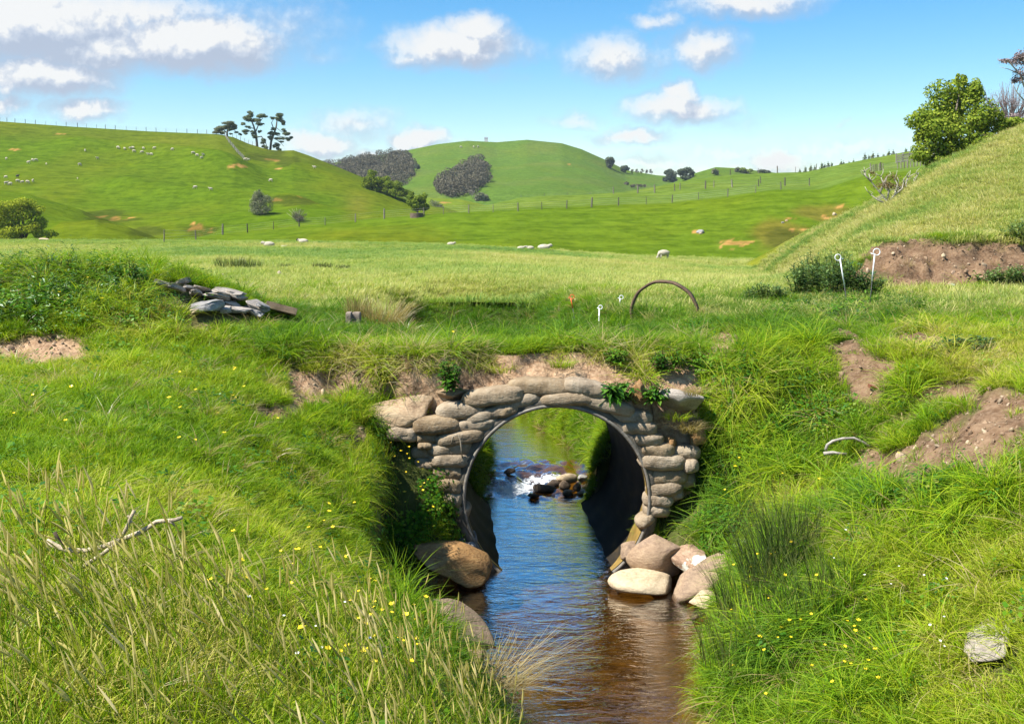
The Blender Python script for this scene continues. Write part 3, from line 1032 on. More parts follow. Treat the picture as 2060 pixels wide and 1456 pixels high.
def stone_mat(name, a, b_, c_, scale=3.0, patch_col=None, strata=(1, 1, 2.2)):
    m = bpy.data.materials.new(name)
    m.use_nodes = True
    t = NT(m.node_tree)
    b = m.node_tree.nodes['Principled BSDF']
    b.inputs['Roughness'].default_value = .82
    b.inputs['Specular IOR Level'].default_value = .25
    tc = t.n('ShaderNodeTexCoord')
    inf = t.n('ShaderNodeObjectInfo')
    vec = t.vmath('ADD', t.vmath('MULTIPLY', tc.outputs['Object'], strata), t.vmath('MULTIPLY', inf.outputs['Location'], (1.3, 2.1, 1.1)))
    n = t.noise(vec, scale, 5.0, .62, .5)
    n2 = t.noise(vec, scale * 8, 5.0, .7)
    a, b_, c_ = (tuple(v * .78 for v in q) for q in (a, b_, c_))
    c = t.rgb(n, [(.30, a), (.50, b_), (.70, c_)])
    c = t.mix(t.math('MULTIPLY', t.ramp(n2, .40, .72), .40), c, tuple(min(1, v * 1.5) for v in c_))
    c = t.mix(t.math('MULTIPLY', t.ramp(n2, .45, .22), .55), c, tuple(v * .35 for v in a))
    if patch_col:
        n3 = t.noise(tc.outputs['Object'], 3.3, 4.0, .6)
        c = t.mix(t.ramp(n3, .54, .60), c, patch_col)
    pos = t.n('ShaderNodeSeparateXYZ', ins={0: t.n('ShaderNodeNewGeometry').outputs['Position']})
    wet = t.ramp(t.math('ADD', pos.outputs[2], t.math('MULTIPLY', n2, .05)), WATER_Z + .075, WATER_Z + .035)
    c = t.mix(wet, c, t.mix(1.0, c, (.30, .26, .22), 'MULTIPLY'))
    t.l.new(c, b.inputs['Base Color'])
    t.l.new(t.math('MULTIPLY_ADD', wet, -.5, .82), b.inputs['Roughness'])
    bp = t.n('ShaderNodeBump', ins={'Strength': .7, 'Distance': .018, 'Height': t.math('ADD', t.math('MULTIPLY', n, .7), n2)})
    t.l.new(bp.outputs[0], b.inputs['Normal'])
    return m


ST = dict(
    tan=stone_mat('tan_sandstone', (.20, .125, .075), (.40, .275, .165), (.52, .40, .26)),
    orange=stone_mat('orange_sandstone', (.17, .095, .045), (.38, .205, .075), (.50, .31, .13)),
    pink=stone_mat('pinkish_sandstone', (.22, .155, .12), (.375, .255, .165), (.45, .325, .21), 2.2),
    pale=stone_mat('pale_yellow_stone', (.40, .30, .185), (.56, .43, .27), (.64, .52, .35)),
    grey=stone_mat('grey_stone', (.19, .18, .175), (.31, .295, .28), (.43, .41, .38), 4.0),
    slate=stone_mat('weathered_slab_stone', (.22, .185, .155), (.40, .345, .29), (.60, .54, .46), 5.0, None, (1, 1, 4)),
    brown=stone_mat('brown_stone', (.13, .085, .05), (.27, .18, .105), (.38, .265, .16)),
    wet=stone_mat('dark_wet_stone', (.055, .040, .030), (.10, .072, .052), (.17, .125, .09)),
    white=stone_mat('lichen_stone', (.22, .13, .085), (.36, .23, .15), (.48, .35, .24), 3.0, (.70, .74, .66)),
    chalk=stone_mat('whitish_stone', (.20, .165, .13), (.34, .295, .24), (.46, .41, .34), 5.0),
    purple=stone_mat('purplish_brown_stone', (.18, .125, .09), (.32, .225, .155), (.44, .32, .205), 2.6),
)


def rock(name, px, py, Y, w, h, depth, mat, seed, label, category='rock', group=None, rot=(0, 0, 0), cuts=7, rough=.10, sub=4):
    """px,py: centre as it shows at depth Y; w,h: visible size in photo pixels; depth in metres"""
    c = W(px, py, Y)
    k = Y / F
    V, Fc = rock_geo((w * k, depth, h * k), seed, cuts, rough, sub)
    R = np.array(Euler([math.radians(a) for a in rot]).to_matrix())
    me = mesh_np(name, V @ R.T, Fc, True)
    o = link(name, me, ST[mat], None, c)
    return tag(o, label, category, group)


def build_rocks():
    # headwall stones
    rock('boulder', 813, 828, 11.92, 150, 80, .5, 'tan', 11, 'big rounded brown boulder at the left shoulder of the bag headwall', 'boulder', rot=(0, -4, 8), cuts=6)
    rock('rock', 917, 792, 11.98, 82, 27, .35, 'brown', 12, 'dark brown rock wedged beneath the leafy weed at the top left of the headwall')
    rock('rock', 1286, 786, 11.86, 40, 58, .30, 'orange', 13, 'upright orange brown block between two weeds at the top right of the headwall', rot=(0, 12, 0), cuts=10)
    rock('rock', 1368, 806, 11.95, 112, 46, .60, 'slate', 14, 'flat pale grey slab set in the bank right of the pipe mouth', rot=(-24, 2, 6), cuts=14, rough=.05)
    rock('rock', 1345, 889, 11.85, 36, 26, .25, 'orange', 15, 'small bright orange stone tucked under the grass beside the right bags')
    rock('rock', 1402, 872, 11.95, 44, 58, .3, 'orange', 16, 'yellow orange stone half covered by straw beneath the grey slab', cuts=9)
    rock('rock', 727, 882, 11.7, 40, 34, .35, 'orange', 17, 'orange earth stained stone low in the scarp left of the big brown boulder')
    # at the water's edge, left
    rock('boulder', 914, 1128, 11.25, 172, 74, .70, 'orange', 21, 'large orange brown boulder in shade at the water under the left bank weeds', 'boulder', rot=(16, 30, -10), cuts=11, rough=.09)
    rock('rock', 942, 1098, 11.75, 46, 66, .4, 'grey', 22, 'pale grey stone behind the orange boulder at the left foot of the pipe', rot=(0, 20, 0))
    rock('rock', 957, 1126, 11.55, 62, 26, .3, 'brown', 23, 'long ridged brown stone squeezed between the orange boulder and the pipe foot', rot=(0, 30, 0))
    rock('boulder', 915, 1266, 9.42, 172, 112, .60, 'pink', 24, 'smooth pinkish grey boulder at the left water edge nearest the camera', 'boulder', rot=(0, 26, 10), cuts=5, rough=.06)
    rock('rock', 958, 1322, 9.15, 58, 34, .3, 'brown', 25, 'small brown stone in the shallows below the nearest left boulder')
    # cluster on the right
    rock('boulder', 1326, 1112, 11.42, 136, 98, .55, 'pink', 31, 'largest boulder of the right cluster, rounded and pinkish brown with a red streak', 'boulder', rot=(0, -10, -6), cuts=5, rough=.06)
    rock('rock', 1391, 1128, 11.18, 84, 54, .42, 'white', 32, 'boulder with a white lichen patch on top in the right cluster', rot=(0, 6, 10), cuts=9)
    rock('boulder', 1414, 1162, 10.95, 182, 52, .46, 'purple', 33, 'long slanting purplish brown stone lying down to the water on the right', 'boulder', rot=(0, -27, 14), cuts=8, rough=.05)
    rock('boulder', 1292, 1171, 11.1, 140, 46, .55, 'pale', 34, 'flat pale yellow stone standing in the water at the right', 'boulder', rot=(0, 2, 0), cuts=6, rough=.05)
    rock('rock', 1412, 1207, 10.45, 66, 36, .36, 'pale', 35, 'small pale stone at the water beneath the long slanting stone', rot=(0, -8, 0))
    rock('rock', 1266, 1106, 11.72, 36, 50, .24, 'purple', 36, 'pointed brown stone standing at the right foot of the pipe', rot=(0, 32, 0), cuts=11)
    rock('rock', 1290, 1076, 11.88, 24, 36, .2, 'brown', 38, 'brown stone half hidden by leaves behind the pointed stone')
    rock('rock', 1528, 1068, 11.2, 42, 46, .32, 'pink', 37, 'pinkish stone showing through the rushes above the right cluster', rot=(0, -20, 0))
    rock('rock', 1490, 1098, 11.1, 44, 36, .3, 'grey', 39, 'grey white stone behind the long slanting stone among the weeds')
    g = G(1990, 1300)
    rock('boulder', 1992, 1290, g.y + .02, 150, 42, .40, 'chalk', 41, 'whitish half buried rock in the grass at the lower right', 'boulder', rot=(0, -30, 10), cuts=6)
    # riffle stones above the pipe: px, py, w, h, mat
    R = [(1143, 960, 48, 22, 'pale', 'flat pale stone, biggest of the dry stones in the riffle'),
         (1136, 976, 24, 19, 'purple', 'round grey brown stone under the flat pale riffle stone'),
         (1172, 961, 20, 16, 'grey', 'small grey stone right of the flat pale riffle stone'),
         (1144, 991, 25, 14, 'pink', 'low pinkish stone at the front edge of the riffle stones'),
         (1160, 981, 18, 20, 'brown', 'upright brown stone in the middle of the riffle stones'),
         (1178, 981, 27, 13, 'tan', 'squarish tan stone with a flat top among the riffle stones'),
         (1169, 992, 17, 9, 'tan', 'tiny tan stone at the front of the riffle stones'),
         (1182, 994, 9, 13, 'pale', 'tiny upright pale stone at the front of the riffle stones'),
         (1207, 975, 32, 24, 'orange', 'orange stone against the right wall of the pipe end'),
         (1206, 990, 20, 13, 'grey', 'grey stone at the water under the orange riffle stone'),
         (1213, 958, 32, 17, 'tan', 'tan stone stacked behind the orange riffle stone'),
         (1225, 942, 14, 15, 'brown', 'brown stone highest in the riffle at the right bank'),
         (1024, 948, 27, 12, 'wet', 'wet dark stone breaking the water at the left of the riffle'),
         (1062, 941, 60, 9, 'wet', 'long flat wet rock under the lip of the upper pool'),
         (1096, 983, 46, 18, 'wet', 'black wet rock slanting beside the white water'),
         (1115, 972, 30, 14, 'wet', 'wet dark stone left of the round grey brown stone'),
         (985, 968, 30, 14, 'wet', 'dark wet rock at the left bank beside the white water'),
         (1190, 968, 18, 12, 'wet', 'wet stone between the dry stones of the riffle'),
         (1075, 996, 26, 8, 'wet', 'low wet stone at the foot of the white water')]
    for i, (px, py, w, h, mt, lb) in enumerate(R):
        base = py + h * .42
        Y = 3.8 * F / (base - HOR)
        for _ in range(4): Y = (CZ - float(water_z(np.array((px - CX) * Y / F), np.array(Y))) + .0) * F / (base - HOR)
        rock('riffle_stone', px, py, Y, w * 1.04, h * 1.1, w * Y / F * .8, mt, 60 + i, lb, 'stone', 'stones in the riffle behind the pipe', rot=(0, RNG.uniform(-10, 10), RNG.uniform(-20, 20)), cuts=6, sub=3)


build_rocks()


# ---- bags of set concrete
def bag_geo(w, h, d, seed):
    nu, nv = 26, 18
    r = np.random.default_rng(seed)
    o = seed * 3.71
    U = np.linspace(-1, 1, nu)
    A = np.linspace(0, 2 * math.pi, nv, endpoint=False)
    pin = r.uniform(.0, .20, 2)
    V = []
    for u in U:
        e = 5.0 + r.uniform(-.4, .4)
        s = (1 - abs(u) ** e) ** .5 if abs(u) < 1 else 0.0
        p = pin[0] if u < 0 else pin[1]
        s = s * (1 - p * abs(u) ** 2.2) + .015
        bend = .16 * (u * u - .3) * (r.uniform(-.1, .1) - .35)
        for a in A:
            ca, sa = math.cos(a), math.sin(a)
            q = (abs(ca) ** 4.0 + abs(sa) ** 4.0) ** (-1 / 4.0)
            V.append((u, ca * q * s, sa * q * s + bend))
    V = np.array(V)
    n1 = fbm(V[:, 0] * 2 + o, V[:, 1] * 2, V[:, 2] * 2, 3, 121)
    n2 = fbm(V[:, 0] * 7 + o, V[:, 1] * 4, V[:, 2] * 4, 2, 122)
    k = 1 + .11 * n1 + .05 * n2
    V[:, 1] *= k; V[:, 2] *= k
    V[:, 0] += .05 * n1
    V *= np.array((w / 2, d / 2, h / 2))
    Fc = []
    for i in range(nu - 1):
        for j in range(nv):
            Fc.append((i * nv + j, i * nv + (j + 1) % nv, (i + 1) * nv + (j + 1) % nv, (i + 1) * nv + j))
    Fc.append(tuple(range(nv - 1, -1, -1)))
    Fc.append(tuple((nu - 1) * nv + j for j in range(nv)))
    return V, [tuple(int(q) for q in f[::-1]) for f in Fc]


def bag_material():
    m = bpy.data.materials.new('set_concrete_bag')
    m.use_nodes = True
    t = NT(m.node_tree)
    b = m.node_tree.nodes['Principled BSDF']
    b.inputs['Roughness'].default_value = .9
    b.inputs['Specular IOR Level'].default_value = .15
    tc = t.n('ShaderNodeTexCoord')
    inf = t.n('ShaderNodeObjectInfo')
    vec = t.vmath('ADD', tc.outputs['Object'], t.vmath('MULTIPLY', inf.outputs['Location'], (4.1, 3.3, 2.7)))
    n = t.noise(vec, 4.5, 5.0, .62)
    n2 = t.noise(vec, 40.0, 4.0, .7)
    n3 = t.noise(t.vmath('MULTIPLY', vec, (6, 6, 1.2)), 3.0, 3.0, .6)
    tan_ = t.rgb(n, [(.28, (.135, .092, .052)), (.5, (.255, .185, .110)), (.72, (.34, .262, .168))])
    gry = t.rgb(n, [(.28, (.165, .124, .080)), (.5, (.29, .226, .155)), (.72, (.39, .325, .24))])
    c = t.mix(t.ramp(inf.outputs['Random'], .35, .75), tan_, gry)
    c = t.mix(t.math('MULTIPLY', t.ramp(n3, .54, .70), .45), c, (.15, .11, .07))
    c = t.mix(t.math('MULTIPLY', t.ramp(n2, .5, .8), .4), c, (.55, .49, .40))
    t.l.new(c, b.inputs['Base Color'])
    w1 = t.noise(t.vmath('MULTIPLY', vec, (1, 1, 4)), 14.0, 4.0, .65)
    bp = t.n('ShaderNodeBump', ins={'Strength': .8, 'Distance': .012, 'Height': t.math('ADD', t.math('ADD', n2, n), w1)})
    t.l.new(bp.outputs[0], b.inputs['Normal'])
    return m


def build_headwall():
    root = empty('bag_headwall', (.47, 11.9, WATER_Z), 'headwall of stacked tan concrete filled bags framing the pipe mouth', 'headwall')
    loc = Vector((.47, 11.9, WATER_Z))
    mat = bag_material()
    B = [(995, 796, 124, 30, 7), (1094, 778, 136, 31, -3), (1180, 780, 92, 27, -12), (1041, 805, 104, 27, 14), (1149, 800, 126, 25, 2), (1219, 812, 112, 26, -15),
         (928, 824, 96, 30, 4), (988, 829, 110, 21, 15), (1020, 823, 50, 20, 18), (879, 854, 94, 31, 2), (959, 851, 92, 24, 6), (812, 871, 64, 26, -4), (858, 878, 46, 20, 0),
         (926, 877, 104, 26, 9), (856, 893, 32, 14, 0), (911, 899, 100, 28, 4), (906, 922, 82, 27, 1), (906, 946, 68, 29, -5), (906, 973, 52, 27, -4), (913, 999, 40, 28, -12),
         (1263, 835, 94, 25, -8), (1281, 858, 76, 24, -3), (1299, 880, 68, 23, -3), (1318, 902, 74, 25, -2), (1331, 926, 90, 29, -3), (1340, 954, 82, 30, 1), (1336, 979, 72, 27, 5),
         (1324, 1001, 60, 25, 2), (1320, 1022, 52, 23, 0), (1388, 935, 32, 24, 10), (1358, 990, 30, 20, 12), (1297, 1043, 40, 20, 30), (1212, 793, 70, 22, -20), (930, 1022, 34, 24, -20),
         (1243, 806, 60, 20, -22), (858, 906, 60, 22, 0), (862, 930, 60, 24, 0), (866, 955, 56, 25, 0), (1372, 962, 50, 26, 0), (1376, 908, 60, 24, 0)]
    for i, (px, py, w, h, ang) in enumerate(B):
        Y = 11.80 if i < 34 else 11.88
        k = Y / F
        V, Fc = bag_geo(w * k * 1.10, h * k * 1.17, .30, 200 + i)
        R = np.array(Euler((RNG.uniform(-.05, .05), math.radians(-ang), RNG.uniform(-.06, .06))).to_matrix())
        me = mesh_np('concrete_bag', V @ R.T, Fc, True)
        link('concrete_bag', me, mat, root, W(px, py, Y + RNG.uniform(-.025, .03)) - loc)


build_headwall()
# ------------------------------------------------------------------ grass
def blade_mat(name, deep, mid, yel, straw, tip=.35, trans=.42, gloss=.14):
    m = bpy.data.materials.new(name)
    m.use_nodes = True
    t = NT(m.node_tree)
    m.node_tree.nodes.clear()
    r = t.n('ShaderNodeAttribute', attribute_name='rnd').outputs['Fac']
    v = t.n('ShaderNodeAttribute', attribute_name='along').outputs['Fac']
    tone = t.n('ShaderNodeAttribute', attribute_name='tone', attribute_type='INSTANCER').outputs['Fac']
    orn = t.n('ShaderNodeObjectInfo').outputs['Random']
    k = t.math('ADD', tone, t.math('MULTIPLY_ADD', r, .50, -.25))
    k = t.math('ADD', k, t.math('MULTIPLY_ADD', orn, .30, -.15))
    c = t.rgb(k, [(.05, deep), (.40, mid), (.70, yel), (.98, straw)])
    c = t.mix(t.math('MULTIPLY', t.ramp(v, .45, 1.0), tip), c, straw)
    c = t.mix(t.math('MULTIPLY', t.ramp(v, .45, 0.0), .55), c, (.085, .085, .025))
    d = t.n('ShaderNodeBsdfDiffuse', ins={0: c})
    tc = t.mix(1.0, c, (1.15, 1.15, .55), 'MULTIPLY')
    tr = t.n('ShaderNodeBsdfTranslucent', ins={0: tc})
    g = t.n('ShaderNodeBsdfGlossy', ins={0: (.9, 1.0, .9, 1), 'Roughness': .38})
    ms = t.n('ShaderNodeMixShader', ins={0: trans, 1: d.outputs[0], 2: tr.outputs[0]})
    fr = t.n('ShaderNodeFresnel', ins={'IOR': 1.35})
    m2 = t.n('ShaderNodeMixShader', ins={0: t.math('MULTIPLY', fr.outputs[0], gloss), 1: ms.outputs[0], 2: g.outputs[0]})
    t.n('ShaderNodeOutputMaterial', ins={0: m2.outputs[0]})
    return m


GM = dict(
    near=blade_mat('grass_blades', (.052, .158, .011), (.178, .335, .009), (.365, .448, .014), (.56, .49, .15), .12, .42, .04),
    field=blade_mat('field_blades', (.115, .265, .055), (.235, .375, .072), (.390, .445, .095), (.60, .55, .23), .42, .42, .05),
    rush=blade_mat('rush_stems', (.022, .055, .014), (.050, .095, .018), (.120, .140, .030), (.32, .24, .09), .25, .15),
    straw=blade_mat('straw_stems', (.30, .24, .09), (.38, .29, .12), (.48, .37, .17), (.56, .46, .25), .3),
    leaf=blade_mat('weed_leaves', (.022, .085, .010), (.062, .180, .012), (.140, .270, .016), (.30, .32, .06), .0, .38, .04),
    thistle=blade_mat('thistle_leaves', (.036, .090, .030), (.088, .170, .054), (.190, .270, .085), (.34, .34, .13), .12, .36, .03),
)


def blades(n, radius, h0, h1, w, bend, seed, levels=3, lean=(0, 0), spread=1.0):
    r = np.random.default_rng(seed)
    V, Fc, A, R = [], [], [], []
    for i in range(n):
        a = r.uniform(0, 2 * math.pi)
        rr = radius * math.sqrt(r.uniform())
        x0, y0 = rr * math.cos(a), rr * math.sin(a)
        h = r.uniform(h0, h1)
        out = a + r.normal(0, .8)
        bx, by = math.cos(out), math.sin(out)
        b = bend * r.uniform(.25, 1.25) * h * spread
        ww = w * r.uniform(.7, 1.3)
        fa = r.uniform(0, math.pi)
        sx, sy = math.cos(fa) * ww / 2, math.sin(fa) * ww / 2
        rnd = r.uniform()
        n0 = len(V)
        for k in range(levels + 1):
            t = k / levels
            bb = b * t ** 2.0
            z = h * (t - .38 * bend * t ** 2.6 * min(1, b / h))
            px, py = x0 + bx * bb + lean[0] * h * t, y0 + by * bb + lean[1] * h * t
            if k < levels:
                q = (1 - .55 * t)
                V += [(px - sx * q, py - sy * q, z), (px + sx * q, py + sy * q, z)]
                A += [t, t]; R += [rnd, rnd]
            else:
                V.append((px, py, z)); A.append(1.0); R.append(rnd)
        for k in range(levels - 1):
            Fc.append((n0 + 2 * k, n0 + 2 * k + 1, n0 + 2 * k + 3, n0 + 2 * k + 2))
        Fc.append((n0 + 2 * levels - 2, n0 + 2 * levels - 1, n0 + 2 * levels))
    return V, Fc, A, R


def tmpl(name, parts, mats):
    """one template mesh from [(V, F, along, rnd, material index)]"""
    V, Fc, A, R, M = [], [], [], [], []
    for (v, f, a, r, mi) in parts:
        n = len(V)
        V += list(v); A += list(a); R += list(r)
        Fc += [tuple(i + n for i in q) for q in f]
        M += [mi] * len(f)
    me = mesh_np(name, np.array([tuple(p) for p in V]), Fc)
    for mt in mats: me.materials.append(mt)
    me.polygons.foreach_set('material_index', np.array(M, dtype=np.int32))
    set_attr(me, 'along', A)
    set_attr(me, 'rnd', R)
    return bpy.data.objects.new(name, me)


def euler_align(N, yaw):
    """euler angles turning +Z to N after a spin about Z"""
    N = N / np.linalg.norm(N, axis=1, keepdims=True)
    ref = np.tile(np.array([1.0, 0, 0]), (len(N), 1))
    X = ref - (ref * N).sum(1)[:, None] * N
    X /= np.linalg.norm(X, axis=1, keepdims=True)
    Y = np.cross(N, X)
    c, s = np.cos(yaw)[:, None], np.sin(yaw)[:, None]
    X2, Y2 = X * c + Y * s, -X * s + Y * c
    ry = np.arcsin(np.clip(-X2[:, 2], -1, 1))
    rx = np.arctan2(Y2[:, 2], N[:, 2])
    rz = np.arctan2(X2[:, 1], X2[:, 0])
    return np.stack([rx, ry, rz], 1)


def scatter(name, P, E, S, I, tone, templates):
    """one object that grows templates on points"""
    coll = bpy.data.collections.new(name + '_kinds')
    for i, o in enumerate(templates):
        o.name = '%s_kind_%02d' % (name, i)
        coll.objects.link(o)
    me = bpy.data.meshes.new(name)
    n = len(P)
    me.vertices.add(n)
    me.vertices.foreach_set('co', np.asarray(P, np.float32).ravel())
    set_attr(me, 'size', S)
    set_attr(me, 'tone', tone)
    a = me.attributes.new('turn', 'FLOAT_VECTOR', 'POINT'); a.data.foreach_set('vector', np.asarray(E, np.float32).ravel())
    a = me.attributes.new('pick', 'INT', 'POINT'); a.data.foreach_set('value', np.asarray(I, np.int32))
    o = link(name, me)
    ng = bpy.data.node_groups.new(name + '_growth', 'GeometryNodeTree')
    ng.interface.new_socket('Geometry', in_out='INPUT', socket_type='NodeSocketGeometry')
    ng.interface.new_socket('Geometry', in_out='OUTPUT', socket_type='NodeSocketGeometry')
    t = NT(ng)
    gi, go = t.n('NodeGroupInput'), t.n('NodeGroupOutput')
    ci = t.n('GeometryNodeCollectionInfo')
    ci.inputs['Collection'].default_value = coll
    ci.inputs['Separate Children'].default_value = True
    ci.inputs['Reset Children'].default_value = True
    na = {}
    for k, dt in (('size', 'FLOAT'), ('turn', 'FLOAT_VECTOR'), ('pick', 'INT')):
        nd = t.n('GeometryNodeInputNamedAttribute', data_type=dt)
        nd.inputs['Name'].default_value = k
        na[k] = nd.outputs[0]
    e2r = t.n('FunctionNodeEulerToRotation', ins={0: na['turn']})
    ip = t.n('GeometryNodeInstanceOnPoints')
    t.l.new(gi.outputs[0], ip.inputs['Points'])
    t.l.new(ci.outputs[0], ip.inputs['Instance'])
    ip.inputs['Pick Instance'].default_value = True
    t.l.new(na['pick'], ip.inputs['Instance Index'])
    t.l.new(e2r.outputs[0], ip.inputs['Rotation'])
    t.l.new(na['size'], ip.inputs['Scale'])
    t.l.new(ip.outputs[0], go.inputs[0])
    md = o.modifiers.new('growth', 'NODES')
    md.node_group = ng
    return tag(o, kind='stuff')


# --- sample points over the near land, by area
def sample_near(density, rng):
    xs, ys, X, Y, Z, dirt, dry = NEAR
    k = np.searchsorted(ys, 3.0)
    X, Y, Z, D, R = X[k:], Y[k:], Z[k:], dirt[k:], dry[k:]
    dx, dy = xs[1] - xs[0], .065
    sx, sy = np.gradient(Z, dx, axis=1), np.gradient(Z, dy, axis=0)
    area = dx * dy * np.sqrt(1 + sx ** 2 + sy ** 2)
    px, py = project(X, Y, Z)
    inside = (px > -420) & (px < 2520) & (py < 1900) & (py > 380)
    inside = inside * np.where((px < -150) | (px > 2210) | (py > 1560), .55, 1.0)
    block = (X > BX0 + .45) & (X < BX1 - .50) & (Y > BY0 + .05) & (Y < BY1)
    lam = density(X, Y, Z, px, py, D, R) * area * inside * (~block) * (Z > -2.12)
    cnt = rng.poisson(np.clip(lam, 0, 40)).ravel()
    idx = np.repeat(np.arange(cnt.size), cnt)
    x = X.ravel()[idx] + rng.uniform(-.5, .5, len(idx)) * dx
    y = Y.ravel()[idx] + rng.uniform(-.5, .5, len(idx)) * dy
    jx, jy = x - X.ravel()[idx], y - Y.ravel()[idx]
    gx, gy = sx.ravel()[idx], sy.ravel()[idx]
    z = Z.ravel()[idx] + np.clip(gx * jx + gy * jy, -.15, .15)
    return np.stack([x, y, z], 1), np.stack([-gx, -gy, np.ones(len(idx))], 1), D.ravel()[idx], R.ravel()[idx]


def sample_track(n, rng, front=0):
    x = rng.uniform(BX0 + .30, BX1 - .35, n)
    y0 = lip_y(x)
    y = y0 + rng.uniform(0, 1, n) * (14.35 - y0)
    if front: y[:front] = y0[:front] + rng.uniform(-.06, .22, front)
    z = track_z(x, y) - .015
    N = np.stack([np.zeros(n), np.where(y < y0 + .14, -.9, np.where(y > 14.1, .8, 0)), np.ones(n)], 1)
    return np.stack([x, y, z], 1), N, np.zeros(n), np.zeros(n)


def region(px, py, lst):
    m = np.zeros(np.shape(px))
    for cx, cy, rx, ry, v in lst:
        m = np.maximum(m, v * sstep(1.5 - np.hypot((px - cx) / rx, (py - cy) / ry)))
    return m


LONG = [(1380, 950, 110, 90, 1.0), (1560, 730, 100, 70, 1.0), (1560, 900, 120, 80, .8), (1450, 830, 60, 90, .8), (870, 930, 70, 80, .8), (700, 840, 60, 40, .8), (730, 1000, 40, 70, .9),
        (1130, 730, 120, 22, .9), (600, 720, 90, 30, .7), (1820, 1030, 200, 40, .6), (1500, 1150, 120, 150, .6), (1650, 1330, 250, 120, .5), (250, 600, 180, 60, .6), (840, 1260, 60, 100, .7),
        (800, 760, 80, 30, .5), (1960, 1000, 120, 60, .6), (1620, 1040, 110, 60, .9)]
BLUE = [(1000, 650, 700, 45, .34), (1380, 950, 130, 110, .30), (1600, 900, 160, 130, .18), (1600, 640, 450, 50, .28), (600, 680, 120, 40, .3), (470, 620, 120, 40, .15), (1700, 1060, 250, 70, .16),
        (1560, 1240, 180, 170, .16), (700, 900, 120, 80, .10), (860, 1330, 110, 110, .22), (1930, 640, 140, 50, .2), (250, 900, 400, 80, .08)]
YELL = [(300, 1080, 380, 150, .16), (420, 1000, 260, 90, .14), (250, 1350, 420, 160, .32), (2000, 1280, 180, 240, .26), (1130, 735, 130, 30, .30), (700, 745, 140, 40, .22), (330, 650, 170, 40, .30),
        (1950, 720, 160, 70, .32), (720, 960, 70, 90, .16), (1480, 850, 80, 80, .25), (150, 760, 260, 40, .14), (1380, 870, 60, 50, .3), (1600, 1000, 90, 40, .25), (1900, 1120, 160, 80, .2)]


def tone_near(P, dry, rng):
    px, py = project(P[:, 0], P[:, 1], P[:, 2])
    n = fbm(P[:, 0] * .9, P[:, 1] * .9, 0, 4, 141)
    n2 = fbm(P[:, 0] * 3.2, P[:, 1] * 3.2, 0, 3, 142)
    return np.clip(.43 + .20 * n + .13 * n2 - region(px, py, BLUE) + region(px, py, YELL) + dry * .15, 0, 1)


